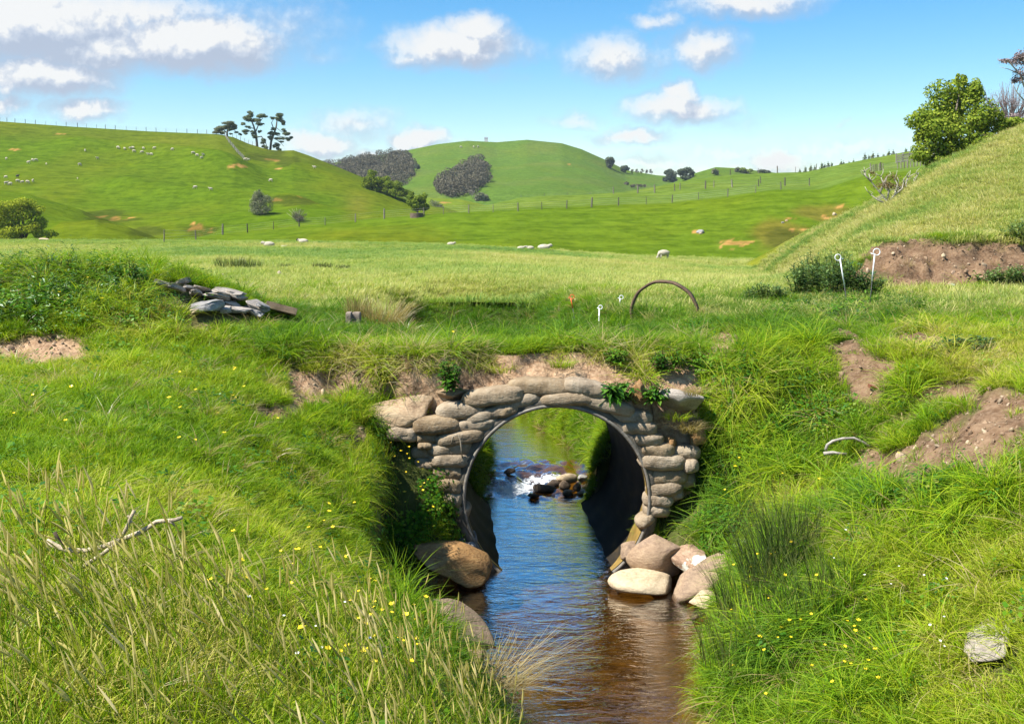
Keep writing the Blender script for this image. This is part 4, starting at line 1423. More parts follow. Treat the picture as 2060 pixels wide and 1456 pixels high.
def grow_near():
    rng = np.random.default_rng(31)
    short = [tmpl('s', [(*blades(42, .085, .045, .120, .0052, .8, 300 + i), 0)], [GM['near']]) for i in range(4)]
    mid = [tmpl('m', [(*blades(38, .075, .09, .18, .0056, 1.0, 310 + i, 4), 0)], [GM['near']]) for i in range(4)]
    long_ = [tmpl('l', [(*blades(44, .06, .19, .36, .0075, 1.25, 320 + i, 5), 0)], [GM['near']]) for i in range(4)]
    dead = [tmpl('d', [(*blades(30, .07, .12, .30, .005, 1.3, 330 + i, 4), 0)], [GM['straw']]) for i in range(2)]

    global SOLID
    SOLID = solid = [(o.location.x, o.location.y, .22) for o in COL.objects if o.name.startswith(('concrete_stub', 'concrete_trough'))]
    solid += [(o.location.x, o.location.y, max(o.dimensions.x, o.dimensions.y) * (.25 if 'half buried' in o['label'] else .5)) for o in COL.objects if o.get('category') in ('rock', 'boulder', 'slab', 'stone')]

    def dens(X, Y, Z, px, py, D, R):
        d = 330 * np.interp(Y, [3, 5, 9, 15, 24], [1.5, 1.15, 1.0, .75, .40])
        d = d * (1 - .985 * np.clip(D * 2.2, 0, 1))
        xl_ = np.interp(Y, YK, XL)
        d = d * np.where((Y > 8.45) & (Y < 10.95) & (X > xl_ + .05) & (X < .2), .10, 1.0)
        for (rx, ry, rr) in solid:                                # no grass on a stone, nor tall in front of it
            d = d * np.where(np.hypot(X - rx, (Y - ry + .20) / 1.45) < rr * .78 + .03, .06, 1.0)
        return d * (1 - .6 * region(px, py, [(840, 970, 70, 80, 1.0)]))
    P, N, D, R = sample_near(dens, rng)
    P2, N2, D2, R2 = sample_track(2600, rng, 560)
    m = 620
    xf, zf = rng.uniform(BX0 + .2, BX1 - .3, m), rng.uniform(-.30, .06, m)
    P3 = np.stack([xf, BY0 + (lip_y(xf) - .02 - BY0) * sstep((zf + .42) / .60) + .02, zf], 1)
    keep = (fbm(xf * 2.1, zf * 2.0, 0, 3, 171) + (zf + .1) * 2.4 > .12) & ((zf > -.1) | (np.abs(xf - .5) > .7))
    P3 = P3[keep]; m = len(P3)
    N3 = np.tile(np.array([[0, -1.5, 1.0]]), (m, 1))
    P, N, D, R = (np.concatenate(q) for q in ((P, P2, P3), (N, N2, N3), (D, D2, np.full(m, .15)), (R, R2, np.full(m, .7))))
    px, py = project(P[:, 0], P[:, 1], P[:, 2])
    lg = region(px, py, LONG)
    u = rng.uniform(size=len(P))
    n = fbm(P[:, 0] * 1.3, P[:, 1] * 1.3, 0, 3, 151)
    trk = (P[:, 1] > 11.9) & (P[:, 1] < 15) & (px > 450) & (px < 1650)
    pm = np.clip(.45 + .6 * n + .25 * trk, .06, .9)
    pl = np.clip(lg * .30 + .06 * (n > .25), 0, .7)
    kind = np.where(u < pl, 2, np.where(u < pl + (1 - pl) * pm, 1, 0))
    kind = np.where((rng.uniform(size=len(P)) < .015 + .05 * R + .20 * (D > .12)), 3, kind)
    pick = kind * 4 + rng.integers(0, 4, len(P))
    pick = np.where(kind == 3, 12 + rng.integers(0, 2, len(P)), pick)
    drop = (kind == 2) & (rng.uniform(size=len(P)) > .62)
    S = rng.uniform(.75, 1.25, len(P)) * np.where(P[:, 1] < 6, 1.0, 1.05) * (1 - .25 * (D > .2))
    S = S * np.where((px < 780) & (P[:, 1] < 11.6), .80, 1.0)
    fall = np.clip(np.linalg.norm(N[:, :2], axis=1), 0, 1.6)
    T = np.stack([N[:, 0] * .42, N[:, 1] * .42, np.ones(len(P))], 1) + rng.normal(0, .16, (len(P), 3)) * [1, 1, 0]
    T[:, 2] -= .28 * fall * (kind == 2)
    T[:, 2] = np.maximum(T[:, 2], .12)
    E = euler_align(T, rng.uniform(0, 2 * math.pi, len(P)))
    tone = tone_near(P, R, rng)
    k = ~drop
    P[:, 2] -= .012
    print('near tufts', k.sum())
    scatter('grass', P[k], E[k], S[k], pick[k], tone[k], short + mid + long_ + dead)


def grow_field():
    rng = np.random.default_rng(37)
    pat = [tmpl('f', [(*blades(130, .42, .06, .15, .016, 1.0, 340 + i, 3), 0)], [GM['field']]) for i in range(5)]
    tall = [tmpl('f', [(*blades(95, .36, .12, .25, .013, .8, 350 + i, 3), 0)], [GM['field']]) for i in range(3)]
    # field
    n = 30000
    Y = np.sqrt(rng.uniform(16.0 ** 2, 72.0 ** 2, n))
    Y2 = rng.uniform(72, 112, 7000)
    Y3 = np.sqrt(rng.uniform(16.0 ** 2, 40.0 ** 2, 11000))
    Y = np.concatenate([Y, Y2, Y3])
    u = rng.uniform(-160, 2220, len(Y))
    X = (u - CX) * Y / F
    Z = surf(X, Y)
    px, py = project(X, Y, Z)
    ok = (Y > 24.2) | ((px > 380) & (up_dist(X, Y) > 1.9) & (near_masks(X, Y, Z)[0] < .3))
    # leave out what the land itself hides beyond the crest
    RP = h_far_parts(X, np.maximum(Y, 24.2))['right'] > h_far_parts(X, np.maximum(Y, 24.2))['field']
    ok &= ~(RP & (Y > 66))
    X, Y, Z, u, RP = X[ok], Y[ok], Z[ok], u[ok], RP[ok]
    n1 = fbm(X / 16, Y / 22, 0, 4, 161); n2 = fbm(X / 4, Y / 5, 0, 3, 162)
    tone = np.clip(.50 + .50 * n1 + .22 * n2 + .08 * sstep((60 - Y) / 25), .12, 1)
    tone = np.where(RP, np.clip(.62 + .75 * n2 + .3 * n1, .1, 1.05), tone)
    tl = rng.uniform(size=len(X)) < np.clip(.20 + .8 * n1, .05, .7)
    pick = np.where(tl, 5 + rng.integers(0, 3, len(X)), rng.integers(0, 5, len(X)))
    S = rng.uniform(.75, 1.3, len(X)) * np.interp(Y, [16, 30, 60, 110], [.75, .85, 1.0, 1.2])
    S = S * np.where(RP, 1.15, 1.0)
    T = np.stack([rng.normal(-.05, .10, len(X)), rng.normal(0, .10, len(X)), np.ones(len(X))], 1)
    E = euler_align(T, rng.uniform(0, 2 * math.pi, len(X)))
    print('field patches', len(X))
    scatter('field_grass', np.stack([X, Y, Z - .02], 1), E, S, pick, tone, pat + tall)

# ------------------------------------------------------------------ trees, woods, fences and sheep
def leaf_mat(name, dark, mid, lite, trans=.22):
    m = bpy.data.materials.new(name)
    m.use_nodes = True
    t = NT(m.node_tree)
    m.node_tree.nodes.clear()
    r = t.n('ShaderNodeAttribute', attribute_name='rnd').outputs['Fac']
    pos = t.n('ShaderNodeNewGeometry').outputs['Position']
    n = t.noise(pos, .9, 3.0, .6)
    k = t.math('ADD', t.math('MULTIPLY', r, .6), t.math('MULTIPLY', n, .4))
    c = t.rgb(k, [(.12, tuple(v * 1.3 for v in dark)), (.45, tuple(v * 1.3 for v in mid)), (.80, tuple(v * 1.25 for v in lite))])
    d = t.n('ShaderNodeBsdfDiffuse', ins={0: c})
    tr = t.n('ShaderNodeBsdfTranslucent', ins={0: c})
    ms = t.n('ShaderNodeMixShader', ins={0: trans, 1: d.outputs[0], 2: tr.outputs[0]})
    t.n('ShaderNodeOutputMaterial', ins={0: ms.outputs[0]})
    return m


LM = dict(
    bright=leaf_mat('bright_leaves', (.045, .090, .010), (.165, .230, .026), (.330, .365, .050), .42),
    willow=leaf_mat('yellow_green_leaves', (.080, .110, .010), (.250, .290, .022), (.430, .450, .045), .42),
    dark=leaf_mat('dark_leaves', (.034, .062, .010), (.110, .165, .018), (.290, .320, .035), .36),
    pine=leaf_mat('pine_needles', (.034, .050, .030), (.100, .128, .066), (.210, .225, .115), .25),
    grey=leaf_mat('grey_green_leaves', (.055, .066, .040), (.135, .148, .082), (.250, .250, .145), .25),
    brown=leaf_mat('grey_brown_twigs', (.040, .040, .024), (.088, .080, .052), (.150, .132, .090), .08),
    dull=leaf_mat('dull_green_leaves', (.025, .038, .022), (.055, .072, .042), (.100, .115, .066), .1),
    russet=leaf_mat('russet_leaves', (.07, .045, .02), (.13, .09, .04), (.20, .15, .07), .1),
    purple=leaf_mat('purple_buds', (.10, .075, .08), (.17, .13, .135), (.25, .20, .19), .1),
)
BARK = simple_mat('bark', (.20, .165, .13), .9, .1, .5, 12, .7)
BARKD = simple_mat('dark_bark', (.085, .066, .05), .9, .1, .5, 12, .7)
LICHEN = simple_mat('lichened_bark', (.50, .46, .37), .9, .1, .6, 14, .7)


def leaves_geo(blobs, n, l, w, rng, shell=.45, droop=.0):
    """leaf-sized quads spread through ellipsoids (cx,cy,cz,rx,ry,rz); fuller near the surface"""
    B = np.array(blobs, float)
    wt = (B[:, 3] * B[:, 4] + B[:, 3] * B[:, 5] + B[:, 4] * B[:, 5])
    pick = rng.choice(len(B), n, p=wt / wt.sum())
    d = rng.normal(size=(n, 3)); d /= np.linalg.norm(d, axis=1, keepdims=True)
    lump = 1 + .22 * fbm(d[:, 0] * 2.1 + pick * 3.3, d[:, 1] * 2.1, d[:, 2] * 2.1, 3, 211)
    rad = (shell + (1 - shell) * rng.uniform(size=n) ** .6) * lump
    C = B[pick, :3] + d * B[pick, 3:] * rad[:, None]
    N = d * .9 + rng.normal(size=(n, 3)) * .75 + np.array([0, 0, .25])
    N /= np.linalg.norm(N, axis=1, keepdims=True)
    A = np.cross(N, rng.normal(size=(n, 3))); A /= np.linalg.norm(A, axis=1, keepdims=True)
    A[:, 2] -= droop; A /= np.linalg.norm(A, axis=1, keepdims=True)
    Bv = np.cross(N, A)
    s = rng.uniform(.6, 1.35, n)[:, None]
    V = np.stack([C - A * l * s * .5, C + Bv * w * s * .5 + N * w * s * .12, C + A * l * s * .5, C - Bv * w * s * .5 + N * w * s * .12], 1).reshape(-1, 3)
    Fc = np.arange(4 * n).reshape(n, 4)
    r = np.repeat(np.clip(rng.uniform(size=n) * .75 + .25 * (rad - shell), 0, 1), 4)
    return V, Fc, r


def crown_mesh(name, blobs, n, l, w, rng, **kw):
    V, Fc, r = leaves_geo(blobs, n, l, w, rng, **kw)
    me = mesh_np(name, V, Fc)
    set_attr(me, 'rnd', r)
    return me


def px_blobs(lst, Y, base, rng, depth=1.0, dy=.35):
    """ellipses seen at (px, py, rx, ry) -> ellipsoids about a base point"""
    k = Y / F
    out = []
    for (px, py, rx, ry) in lst:
        p = W(px, py, Y) - base
        out.append((p.x, p.y + rng.uniform(-dy, dy) * rx * k, p.z, rx * k, rx * k * depth, ry * k))
    return out


def tree(name, base, Y, blobs, mat, n, leaf, label, cat='tree', group=None, trunk=(), bark=None, seed=0, shell=.45, depth=1.0, dy=.35, aspect=.55, droop=0.0, split=5):
    rng = np.random.default_rng(900 + seed)
    t = empty(name, base, label, cat, group)
    bl = px_blobs(blobs, Y, base, rng, depth, dy)
    n = int(n * 1.6)
    if split:                                                # break each mass into smaller clumps
        out = []
        for (x, y, z_, rx, ry, rz) in bl:
            for _ in range(split):
                d = rng.normal(size=3); d /= np.linalg.norm(d)
                q = rng.uniform(.50, .72)
                out.append((x + d[0] * rx * .62, y + d[1] * ry * .62, z_ + d[2] * rz * .62, rx * q, ry * q, rz * q * .9))
        bl0, bl = bl, out
    else:
        bl0 = bl
    link('crown', crown_mesh(name + '_crown', bl, n, leaf, leaf * aspect, rng, shell=shell, droop=droop), LM[mat], t)
    k = Y / F
    mb = MB()
    if not trunk:
        b0 = blobs[0]
        cx = sum(b[0] for b in blobs) / len(blobs)
        top = W(cx, min(b[1] for b in blobs), Y) - base
        trunk = None
        h = max(top.z, .3)
        r = max(.02, h * .035)
        mb.tube([(0, 0, -.3), (top.x * .3, 0, h * .35), (top.x * .8, 0, h * .8)], [r * 1.3, r, r * .4], 6)
        for b in bl0[:6]:
            mb.tube([(top.x * .3, 0, h * .3), (b[0] * .6, b[1] * .6, b[2] * .75), (b[0], b[1], b[2])], [r * .6, r * .4, r * .15], 5)
    else:
        for path, r0, r1 in trunk:
            pts = [W(px, py, Y) - base for px, py in path]
            rr = np.linspace(r0, r1, len(pts)) * k
            mb.tube(pts, list(rr), 7)
    link('trunk', mb.mesh(name + '_trunk', True), bark or BARKD, t)
    return t


def zoomed(lst, ox, oy, s):
    return [(ox + a / s, oy + b / s, c / s, d / s) for a, b, c, d in lst]


def zpath(lst, ox, oy, s): return [(ox + a / s, oy + b / s) for a, b in lst]


def build_trees():
    z = lambda l: zoomed(l, 400, 210, 8.583)
    zp = lambda l: zpath(l, 400, 210, 8.583)
    # three pines on the left skyline
    g = crest(517, 300, 350)
    Y = g.y + 3
    tree('pine_tree', Vector(((520 - CX) * Y / F, Y, float(surf((520 - CX) * Y / F, Y)) - .4)), Y,
         z([(870, 170, 85, 55), (1090, 215, 95, 50), (830, 260, 110, 48), (985, 290, 105, 45), (765, 340, 50, 28), (1060, 340, 75, 28), (860, 395, 55, 28), (820, 480, 78, 42), (930, 490, 60, 38),
            (950, 560, 68, 40), (1050, 470, 38, 26), (1100, 640, 58, 45), (1140, 750, 65, 50), (1150, 790, 50, 30)]), 'pine', 7500, .36,
         'tallest wind-shaped pine on the left skyline with a broad upper crown', group='pines on the left skyline', shell=.2, aspect=.5,
         trunk=[(zp([(1012, 800), (1002, 650), (985, 500), (945, 370), (890, 240)]), 3.0, 1.2), (zp([(1000, 570), (1080, 555), (1150, 660), (1180, 740)]), 1.3, .6), (zp([(985, 470), (1040, 330), (1110, 230)]), 1.3, .5),
                (zp([(960, 420), (860, 400), (790, 350)]), 1.0, .4), (zp([(1110, 600), (1130, 700), (1150, 800)]), .8, .5)], bark=BARK, seed=1)
    Y2 = Y + 2
    tree('pine_tree', Vector(((543 - CX) * Y2 / F, Y2, float(surf((543 - CX) * Y2 / F, Y2)) - .5)), Y2,
         z([(1375, 190, 75, 42), (1275, 235, 48, 24), (1390, 245, 75, 45), (1430, 320, 70, 48), (1285, 430, 52, 28), (1470, 450, 48, 38), (1520, 500, 66, 42), (1250, 500, 55, 38), (1330, 510, 58, 33),
            (1400, 580, 88, 32), (1560, 590, 58, 42), (1240, 580, 48, 38), (1420, 640, 48, 23), (1330, 700, 62, 55), (1395, 775, 55, 42)]), 'pine', 7000, .36,
         'leaning open pine on the left skyline nearest the hill dip', group='pines on the left skyline', shell=.2, aspect=.5,
         trunk=[(zp([(1228, 845), (1250, 640), (1305, 490), (1338, 380), (1350, 280), (1375, 190)]), 2.6, .9), (zp([(1300, 450), (1255, 320), (1290, 260)]), 1.1, .5), (zp([(1275, 580), (1390, 640), (1470, 730)]), .8, .3),
                (zp([(1290, 520), (1420, 560), (1560, 580)]), .8, .4), (zp([(1330, 400), (1420, 470), (1510, 490)]), .7, .3)], bark=BARK, seed=2)
    g = crest(457, 300, 350)
    Y3 = g.y - 2
    tree('pine_tree', Vector(((457 - CX) * Y3 / F, Y3, float(surf((457 - CX) * Y3 / F, Y3)) - .3)), Y3,
         z([(510, 335, 105, 42), (420, 395, 115, 45), (330, 430, 85, 42), (600, 390, 55, 50), (560, 430, 75, 28), (285, 485, 50, 28), (660, 480, 46, 22), (710, 520, 32, 22), (550, 512, 38, 12),
            (400, 490, 65, 26)]), 'grey', 5200, .36,
         'low flat-topped pine on the left skyline above the slanting fence', group='pines on the left skyline', shell=.2, aspect=.5,
         trunk=[(zp([(490, 580), (490, 480), (505, 380)]), 2.4, 1.0), (zp([(490, 500), (420, 430), (330, 430)]), 1.2, .5), (zp([(490, 470), (600, 440), (720, 530)]), 1.0, .4)], bark=BARK, seed=3)
    # big willow-like bush by the field edge
    Y = 139
    b = Vector(((45 - CX) * Y / F, Y, float(surf((45 - CX) * Y / F, Y))))
    tree('willow_bush', b, Y, [(18, 418, 32, 18), (48, 414, 30, 16), (5, 438, 30, 20), (72, 424, 18, 14), (38, 440, 30, 22), (78, 430, 9, 8), (72, 448, 20, 16), (12, 466, 36, 18), (50, 466, 34, 16), (84, 464, 16, 14),
                               (104, 473, 12, 9), (-25, 450, 30, 34)], 'willow', 13000, .26, 'large dark bush with yellow green top behind the left edge of the field', 'bush', seed=4, shell=.55)
    g = G(526, 431)
    tree('round_shrub', g, g.y, [(526, 405, 22, 18), (516, 398, 13, 13), (536, 400, 13, 14), (525, 420, 20, 13), (512, 414, 10, 14), (540, 416, 10, 12), (523, 390, 8, 9)], 'grey', 3200, .24,
         'round grey green shrub with a shadow on the lower left hillside', 'shrub', seed=5, shell=.4, trunk=[([(526, 432), (525, 418), (524, 402)], 1.5, .6), ([(526, 428), (536, 412)], 1, .4), ([(526, 428), (514, 410)], 1, .4)], bark=LICHEN)
    g = G(600, 446)
    tw = [([(600, 447), (598 + dx, 430 + dz), (596 + dx * 2.2, 420 + dz)], .4, .15) for dx, dz in ((-7, 2), (-4, 0), (0, -2), (4, 0), (7, 3), (-2, 1), (3, 2), (-9, 8), (10, 8))]
    tree('bare_shrub', g, g.y, [(600, 431, 13, 12), (600, 440, 15, 7), (608, 434, 8, 8)], 'brown', 1500, .20, 'small leafless grey shrub right of the round shrub', 'shrub', seed=6, trunk=tw, bark=LICHEN, shell=.2, aspect=.25)
    # three bushy trees in the dip
    for (bx, by, bl, lb, sd, n) in ((762, 386, [(748, 362, 18, 18), (770, 366, 18, 15), (742, 375, 12, 12), (780, 372, 12, 12), (758, 378, 18, 9), (748, 350, 10, 8)], 'largest bushy tree of the dip between the hills, topmost of the row', 7, 3600),
                                    (794, 400, [(790, 376, 17, 13), (800, 386, 16, 12), (780, 382, 11, 11), (812, 388, 9, 10), (822, 392, 10, 8)], 'middle bushy tree of the dip, low and spreading', 8, 3000),
                                    (840, 428, [(838, 402, 17, 14), (850, 398, 13, 12), (828, 404, 11, 12), (842, 415, 19, 12), (853, 412, 10, 12)], 'bushy tree standing right behind the round water trough', 9, 3000)):
        g = G(bx, by)
        Y = max(g.y, 190)
        if sd == 9:
            Y = 205.0
        b = Vector(((bx - CX) * Y / F, Y, float(surf((bx - CX) * Y / F, Y))))
        tree('bushy_tree', b, Y, bl, 'dark', n, .33 * Y / 200, lb, 'tree', 'bushy trees in the dip', seed=sd, shell=.5)
    g = G(890, 418)
    tree('low_scrub', g, g.y, [(878, 412, 12, 6), (870, 408, 8, 7), (888, 415, 9, 4)], 'grey', 700, .28, 'low brownish scrub right of the trough bushes', 'shrub', seed=10)
    # far trees
    for (bx, by, bl, mt, n, lb, sd) in (
            (1228, 340, [(1227, 327, 9, 11), (1232, 330, 6, 9), (1222, 331, 5, 8)], 'dull', 1500, 'dense dark tree on the right shoulder of the far hill', 21),
            (1259, 349, [(1258, 338, 8, 5), (1254, 342, 5, 4), (1263, 341, 5, 4)], 'dull', 900, 'small open tree with a visible trunk right of the dense dark one', 22),
            (968, 404, [(968, 395, 12, 9), (974, 398, 8, 7), (960, 399, 7, 6)], 'grey', 1200, 'round grey tree in the valley at the foot of the far hill', 23),
            (1350, 366, [(1348, 349, 11, 10), (1343, 360, 9, 9), (1358, 352, 7, 8), (1352, 362, 10, 6)], 'dull', 1800, 'grey green tree on the skyline, left one of the close pair', 24),
            (1381, 362, [(1380, 346, 14, 9), (1390, 350, 8, 8), (1371, 350, 8, 9), (1382, 356, 12, 6)], 'dull', 1800, 'grey green tree on the skyline, right one of the close pair', 25),
            (1439, 353, [(1438, 345, 7, 6), (1444, 347, 5, 4)], 'grey', 700, 'small round bush on the skyline between the tree pair and the hedge', 26),
            (1484, 347, [(1483, 342, 5, 5)], 'grey', 400, 'pale small bush left of the low skyline hedge', 27),
            (1498, 348, [(1497, 342, 12, 5), (1506, 344, 8, 4)], 'dark', 900, 'low dark green bush on the skyline right of the pair', 28),
            (1535, 349, [(1535, 345, 10, 3), (1545, 346, 6, 2)], 'dull', 500, 'flat low bush on the skyline farthest right of the low ones', 29),
            (838, 345, [(841, 336, 4, 5), (836, 336, 3, 4)], 'dull', 300, 'small dark tree at the right edge of the larger wood', 30),
            (1262, 372, [(1262, 371, 7, 4)], 'brown', 300, 'low reddish scrub at the foot of the far hill', 31)):
        g = G(bx, by)
        tree('far_tree', g, g.y, bl, mt, n, .0012 * g.y + .18, lb, 'tree', 'trees on the far hills', seed=sd, shell=.45)
    for (px0, px1, py, hh, lb, sd) in ((1272, 1310, 349, 9, 'leafless grey trees beyond the small open tree', 41), (1270, 1296, 377, 6, 'grey scrub below the far ridge', 42)):
        for i, px in enumerate(np.linspace(px0, px1, 5)):
            g = G(px, py + 2)
            tree('leafless_tree', g, g.y, [(px, py - hh * .5, 4.2, hh * .5)], 'brown', 160, .9, ('first ', 'second ', 'third ', 'fourth ', 'fifth ')[i] + 'from the left of the ' + lb, 'tree', 'leafless trees on the far ridge' if sd == 41 else 'scrub below the far ridge', seed=sd * 10 + i, shell=.15, aspect=.2)
    g = G(950, 400)
    bw = [([(952, 401), (951, 393), (949 + dx, 386 - abs(dx) * .2 + 3), (948 + dx * 1.8, 381 + abs(dx) * .5)], .6, .2) for dx in (-4, -2, 0, 2, 4)]
    tree('leafless_tree', g, g.y, [(950, 388, 7, 7)], 'brown', 220, .5, 'leafless pale tree left of the round grey valley tree', 'tree', seed=44, trunk=bw, bark=LICHEN, shell=.1, aspect=.15)
    # conifers along the right skyline
    cx = [(1609, 345, 8), (1620, 341, 9), (1631, 340, 11), (1639, 338, 7), (1653, 336, 13), (1659, 335, 8), (1666, 334, 12), (1673, 333, 10), (1692, 328, 7), (1697, 328, 6), (1708, 326, 4), (1717, 324, 5),
          (1740, 318, 13), (1748, 317, 8), (1756, 315, 11), (1766, 313, 6), (1777, 311, 4), (1788, 308, 8), (1797, 306, 7), (1822, 302, 7)]
    import itertools
    def conifer_me(seed):
        rng = np.random.default_rng(seed)
        bl = [(0, 0, .12 + .82 * t, .30 * (1 - t) + .035, .30 * (1 - t) + .035, .075) for t in np.linspace(0, 1, 9)]
        return crown_mesh('conifer_crown', bl, 420, .13, .05, rng, shell=.3)
    ORD = ['first from the left', 'second from the left', 'third from the left', 'fourth from the left', 'fifth from the left', 'sixth from the left', 'seventh from the left', 'eighth from the left', 'ninth from the left', 'tenth from the left',
           'tenth from the right', 'ninth from the right', 'eighth from the right', 'seventh from the right', 'sixth from the right', 'fifth from the right', 'fourth from the right', 'third from the right', 'second from the right', 'last at the right']
    cms = [conifer_me(s) for s in (1, 2, 3)]
    tm = mesh_np('conifer_trunk', *[np.array(q) if i == 0 else q for i, q in enumerate(tube([(0, 0, -.05), (0, 0, .9)], [.03, .008], 6))])
    for i, (px, py, h) in enumerate(cx):
        g = crest(px, 225, 300)
        Y = 268.0
        Xx = (px - CX) * Y / F
        gz = float(surf(Xx, Y))
        top = W(px, py - h * .85, Y).z
        hh = max(1.2, top - gz)
        big = 'tall' if h > 10 else ('middling' if h > 6 else 'short')
        t = empty('conifer', (Xx, Y, gz), '%s young conifer on the right skyline, %s' % (big, ORD[i]), 'tree', 'conifers along the right skyline')
        t.scale = (hh * .95, hh * .95, hh)
        link('crown', cms[i % 3], LM['pine'], t)
        link('trunk', tm, BARKD, t)
    # right-hand leafy tree
    Y = 53.0
    b = Vector(((1905 - CX) * Y / F, Y, float(surf((1905 - CX) * Y / F, Y)) - .1))
    tree('leafy_tree', b, Y, [(1915, 200, 42, 42), (1945, 190, 26, 40), (1890, 225, 34, 34), (1870, 248, 36, 30), (1950, 230, 40, 40), (1985, 250, 30, 30), (1905, 262, 45, 34), (1860, 285, 30, 26), (1945, 275, 45, 30),
                              (1895, 305, 44, 26), (1930, 300, 35, 26), (1860, 312, 26, 16), (1905, 330, 36, 18), (2010, 252, 28, 16), (1852, 258, 22, 20), (1935, 168, 12, 16), (1955, 172, 8, 18), (1925, 160, 6, 14), (2035, 250, 22, 12)],
         'bright', 15000, .15, 'large bushy bright green tree standing behind the crest of the right slope', 'tree', seed=51, shell=.5, aspect=.62, dy=.5,
         trunk=[([(1905, 360), (1908, 320), (1915, 260), (1930, 190)], 6, 1.5), ([(1907, 330), (1880, 290), (1862, 262)], 3.5, 1.2), ([(1908, 325), (1945, 280), (1965, 240)], 3.5, 1.2), ([(1912, 300), (1900, 240), (1895, 210)], 3, 1)], bark=BARK)
    # leafless purplish tree behind it and the lichen-hung one at the frame's edge
    rng = np.random.default_rng(77)
    Y = 60.0
    b = Vector(((2025 - CX) * Y / F, Y, float(surf((2025 - CX) * Y / F, Y))))
    tw = []
    for i in range(85):
        x0 = 2028 + rng.normal(0, 8); x1 = rng.uniform(1972, 2092); top = 168 + abs(x1 - 2040) * .32 + rng.uniform(-12, 30)
        tw.append(([(x0, 275), (x0 * .55 + x1 * .45 + rng.normal(0, 3), 238), (x1 * .9 + x0 * .1 + rng.normal(0, 3), 208), (x1 + rng.normal(0, 4), top)], rng.uniform(.8, 1.6), .22))
    tree('leafless_tree', b, Y, [(2025, 190, 48, 26), (2030, 215, 42, 20)], 'purple', 1500, .09, 'leafless tree with purplish upright twigs behind the big green tree', 'tree', seed=52, trunk=tw, bark=simple_mat('purple_bark', (.20, .155, .15), .9, .1, .4, 12, .4), shell=.1, aspect=.15)
    Y = 57.0
    b = Vector(((2075 - CX) * Y / F, Y, float(surf((2075 - CX) * Y / F, Y))))
    tw = [([(2085, 275), (2070, 200), (2052, 150), (2030, 125), (2008, 122)], 3, .6), ([(2070, 200), (2062, 140), (2058, 105)], 2, .5), ([(2052, 150), (2030, 140), (2012, 135)], 1.2, .4), ([(2075, 220), (2045, 185), (2035, 165)], 1.6, .4),
          ([(2080, 255), (2050, 250), (2035, 243)], 1.6, .5), ([(2045, 185), (2052, 165), (2050, 155)], 1, .3), ([(2085, 270), (2100, 180), (2110, 90)], 3, .8)]
    tree('lichen_tree', b, Y, [(2020, 125, 18, 7), (2040, 118, 18, 14), (2055, 110, 16, 16), (2052, 150, 14, 16), (2075, 120, 25, 26), (2050, 165, 14, 12), (2045, 235, 20, 16), (2100, 150, 30, 40)], 'purple', 2600, .10,
         'old grey lichened tree with small purplish buds at the right end of the slope', 'tree', seed=53, trunk=tw, bark=LICHEN, shell=.1, aspect=.6)
    # leafless lichened shrub in the gully head
    Y = 58.0
    g = G(1786, 419)
    Y = g.y
    tw = []
    rng = np.random.default_rng(78)
    P0 = [[(1786, 422), (1785, 405), (1768, 385), (1752, 365), (1748, 350)], [(1786, 410), (1800, 392), (1806, 372), (1800, 360)], [(1785, 405), (1788, 385), (1780, 370), (1784, 356)], [(1820, 408), (1830, 385), (1838, 368), (1846, 352)],
          [(1770, 388), (1778, 372), (1772, 356)], [(1786, 412), (1765, 402), (1752, 392)], [(1800, 392), (1815, 380), (1818, 366)], [(1752, 365), (1742, 355), (1738, 347)], [(1830, 385), (1822, 372), (1826, 358)]]
    for pth in P0:
        tw.append((pth, 2.5, .8))
        for q in range(5):
            a = pth[rng.integers(1, len(pth))]
            e = (a[0] + rng.normal(0, 11), a[1] - rng.uniform(4, 18))
            tw.append(([a, ((a[0] + e[0]) / 2 + rng.normal(0, 3), (a[1] + e[1]) / 2), e], 1.1, .4))
    tree('lichen_shrub', g, Y, [(1752, 352, 12, 8), (1795, 365, 30, 16), (1815, 380, 25, 20), (1775, 375, 20, 14), (1838, 370, 12, 16)], 'russet', 1100, .07,
         'leafless shrub with whitish lichened branches and sparse russet leaves in the gully head', 'shrub', seed=54, trunk=tw, bark=LICHEN, shell=.1, aspect=.5)


def Gfar(px, py, y0, y1):
    ys = np.linspace(y0, y1, 160)
    z = h_far((px - CX) * ys / F, ys)
    i = int(np.argmax(z > CZ - (py - HOR) * ys / F))
    return Vector(((px - CX) * ys[i] / F, ys[i], float(z[i])))


def in_poly(x, y, P):
    r = False
    j = len(P) - 1
    for i in range(len(P)):
        if (P[i][1] > y) != (P[j][1] > y) and x < (P[j][0] - P[i][0]) * (y - P[i][1]) / (P[j][1] - P[i][1]) + P[i][0]: r = not r
        j = i
    return r


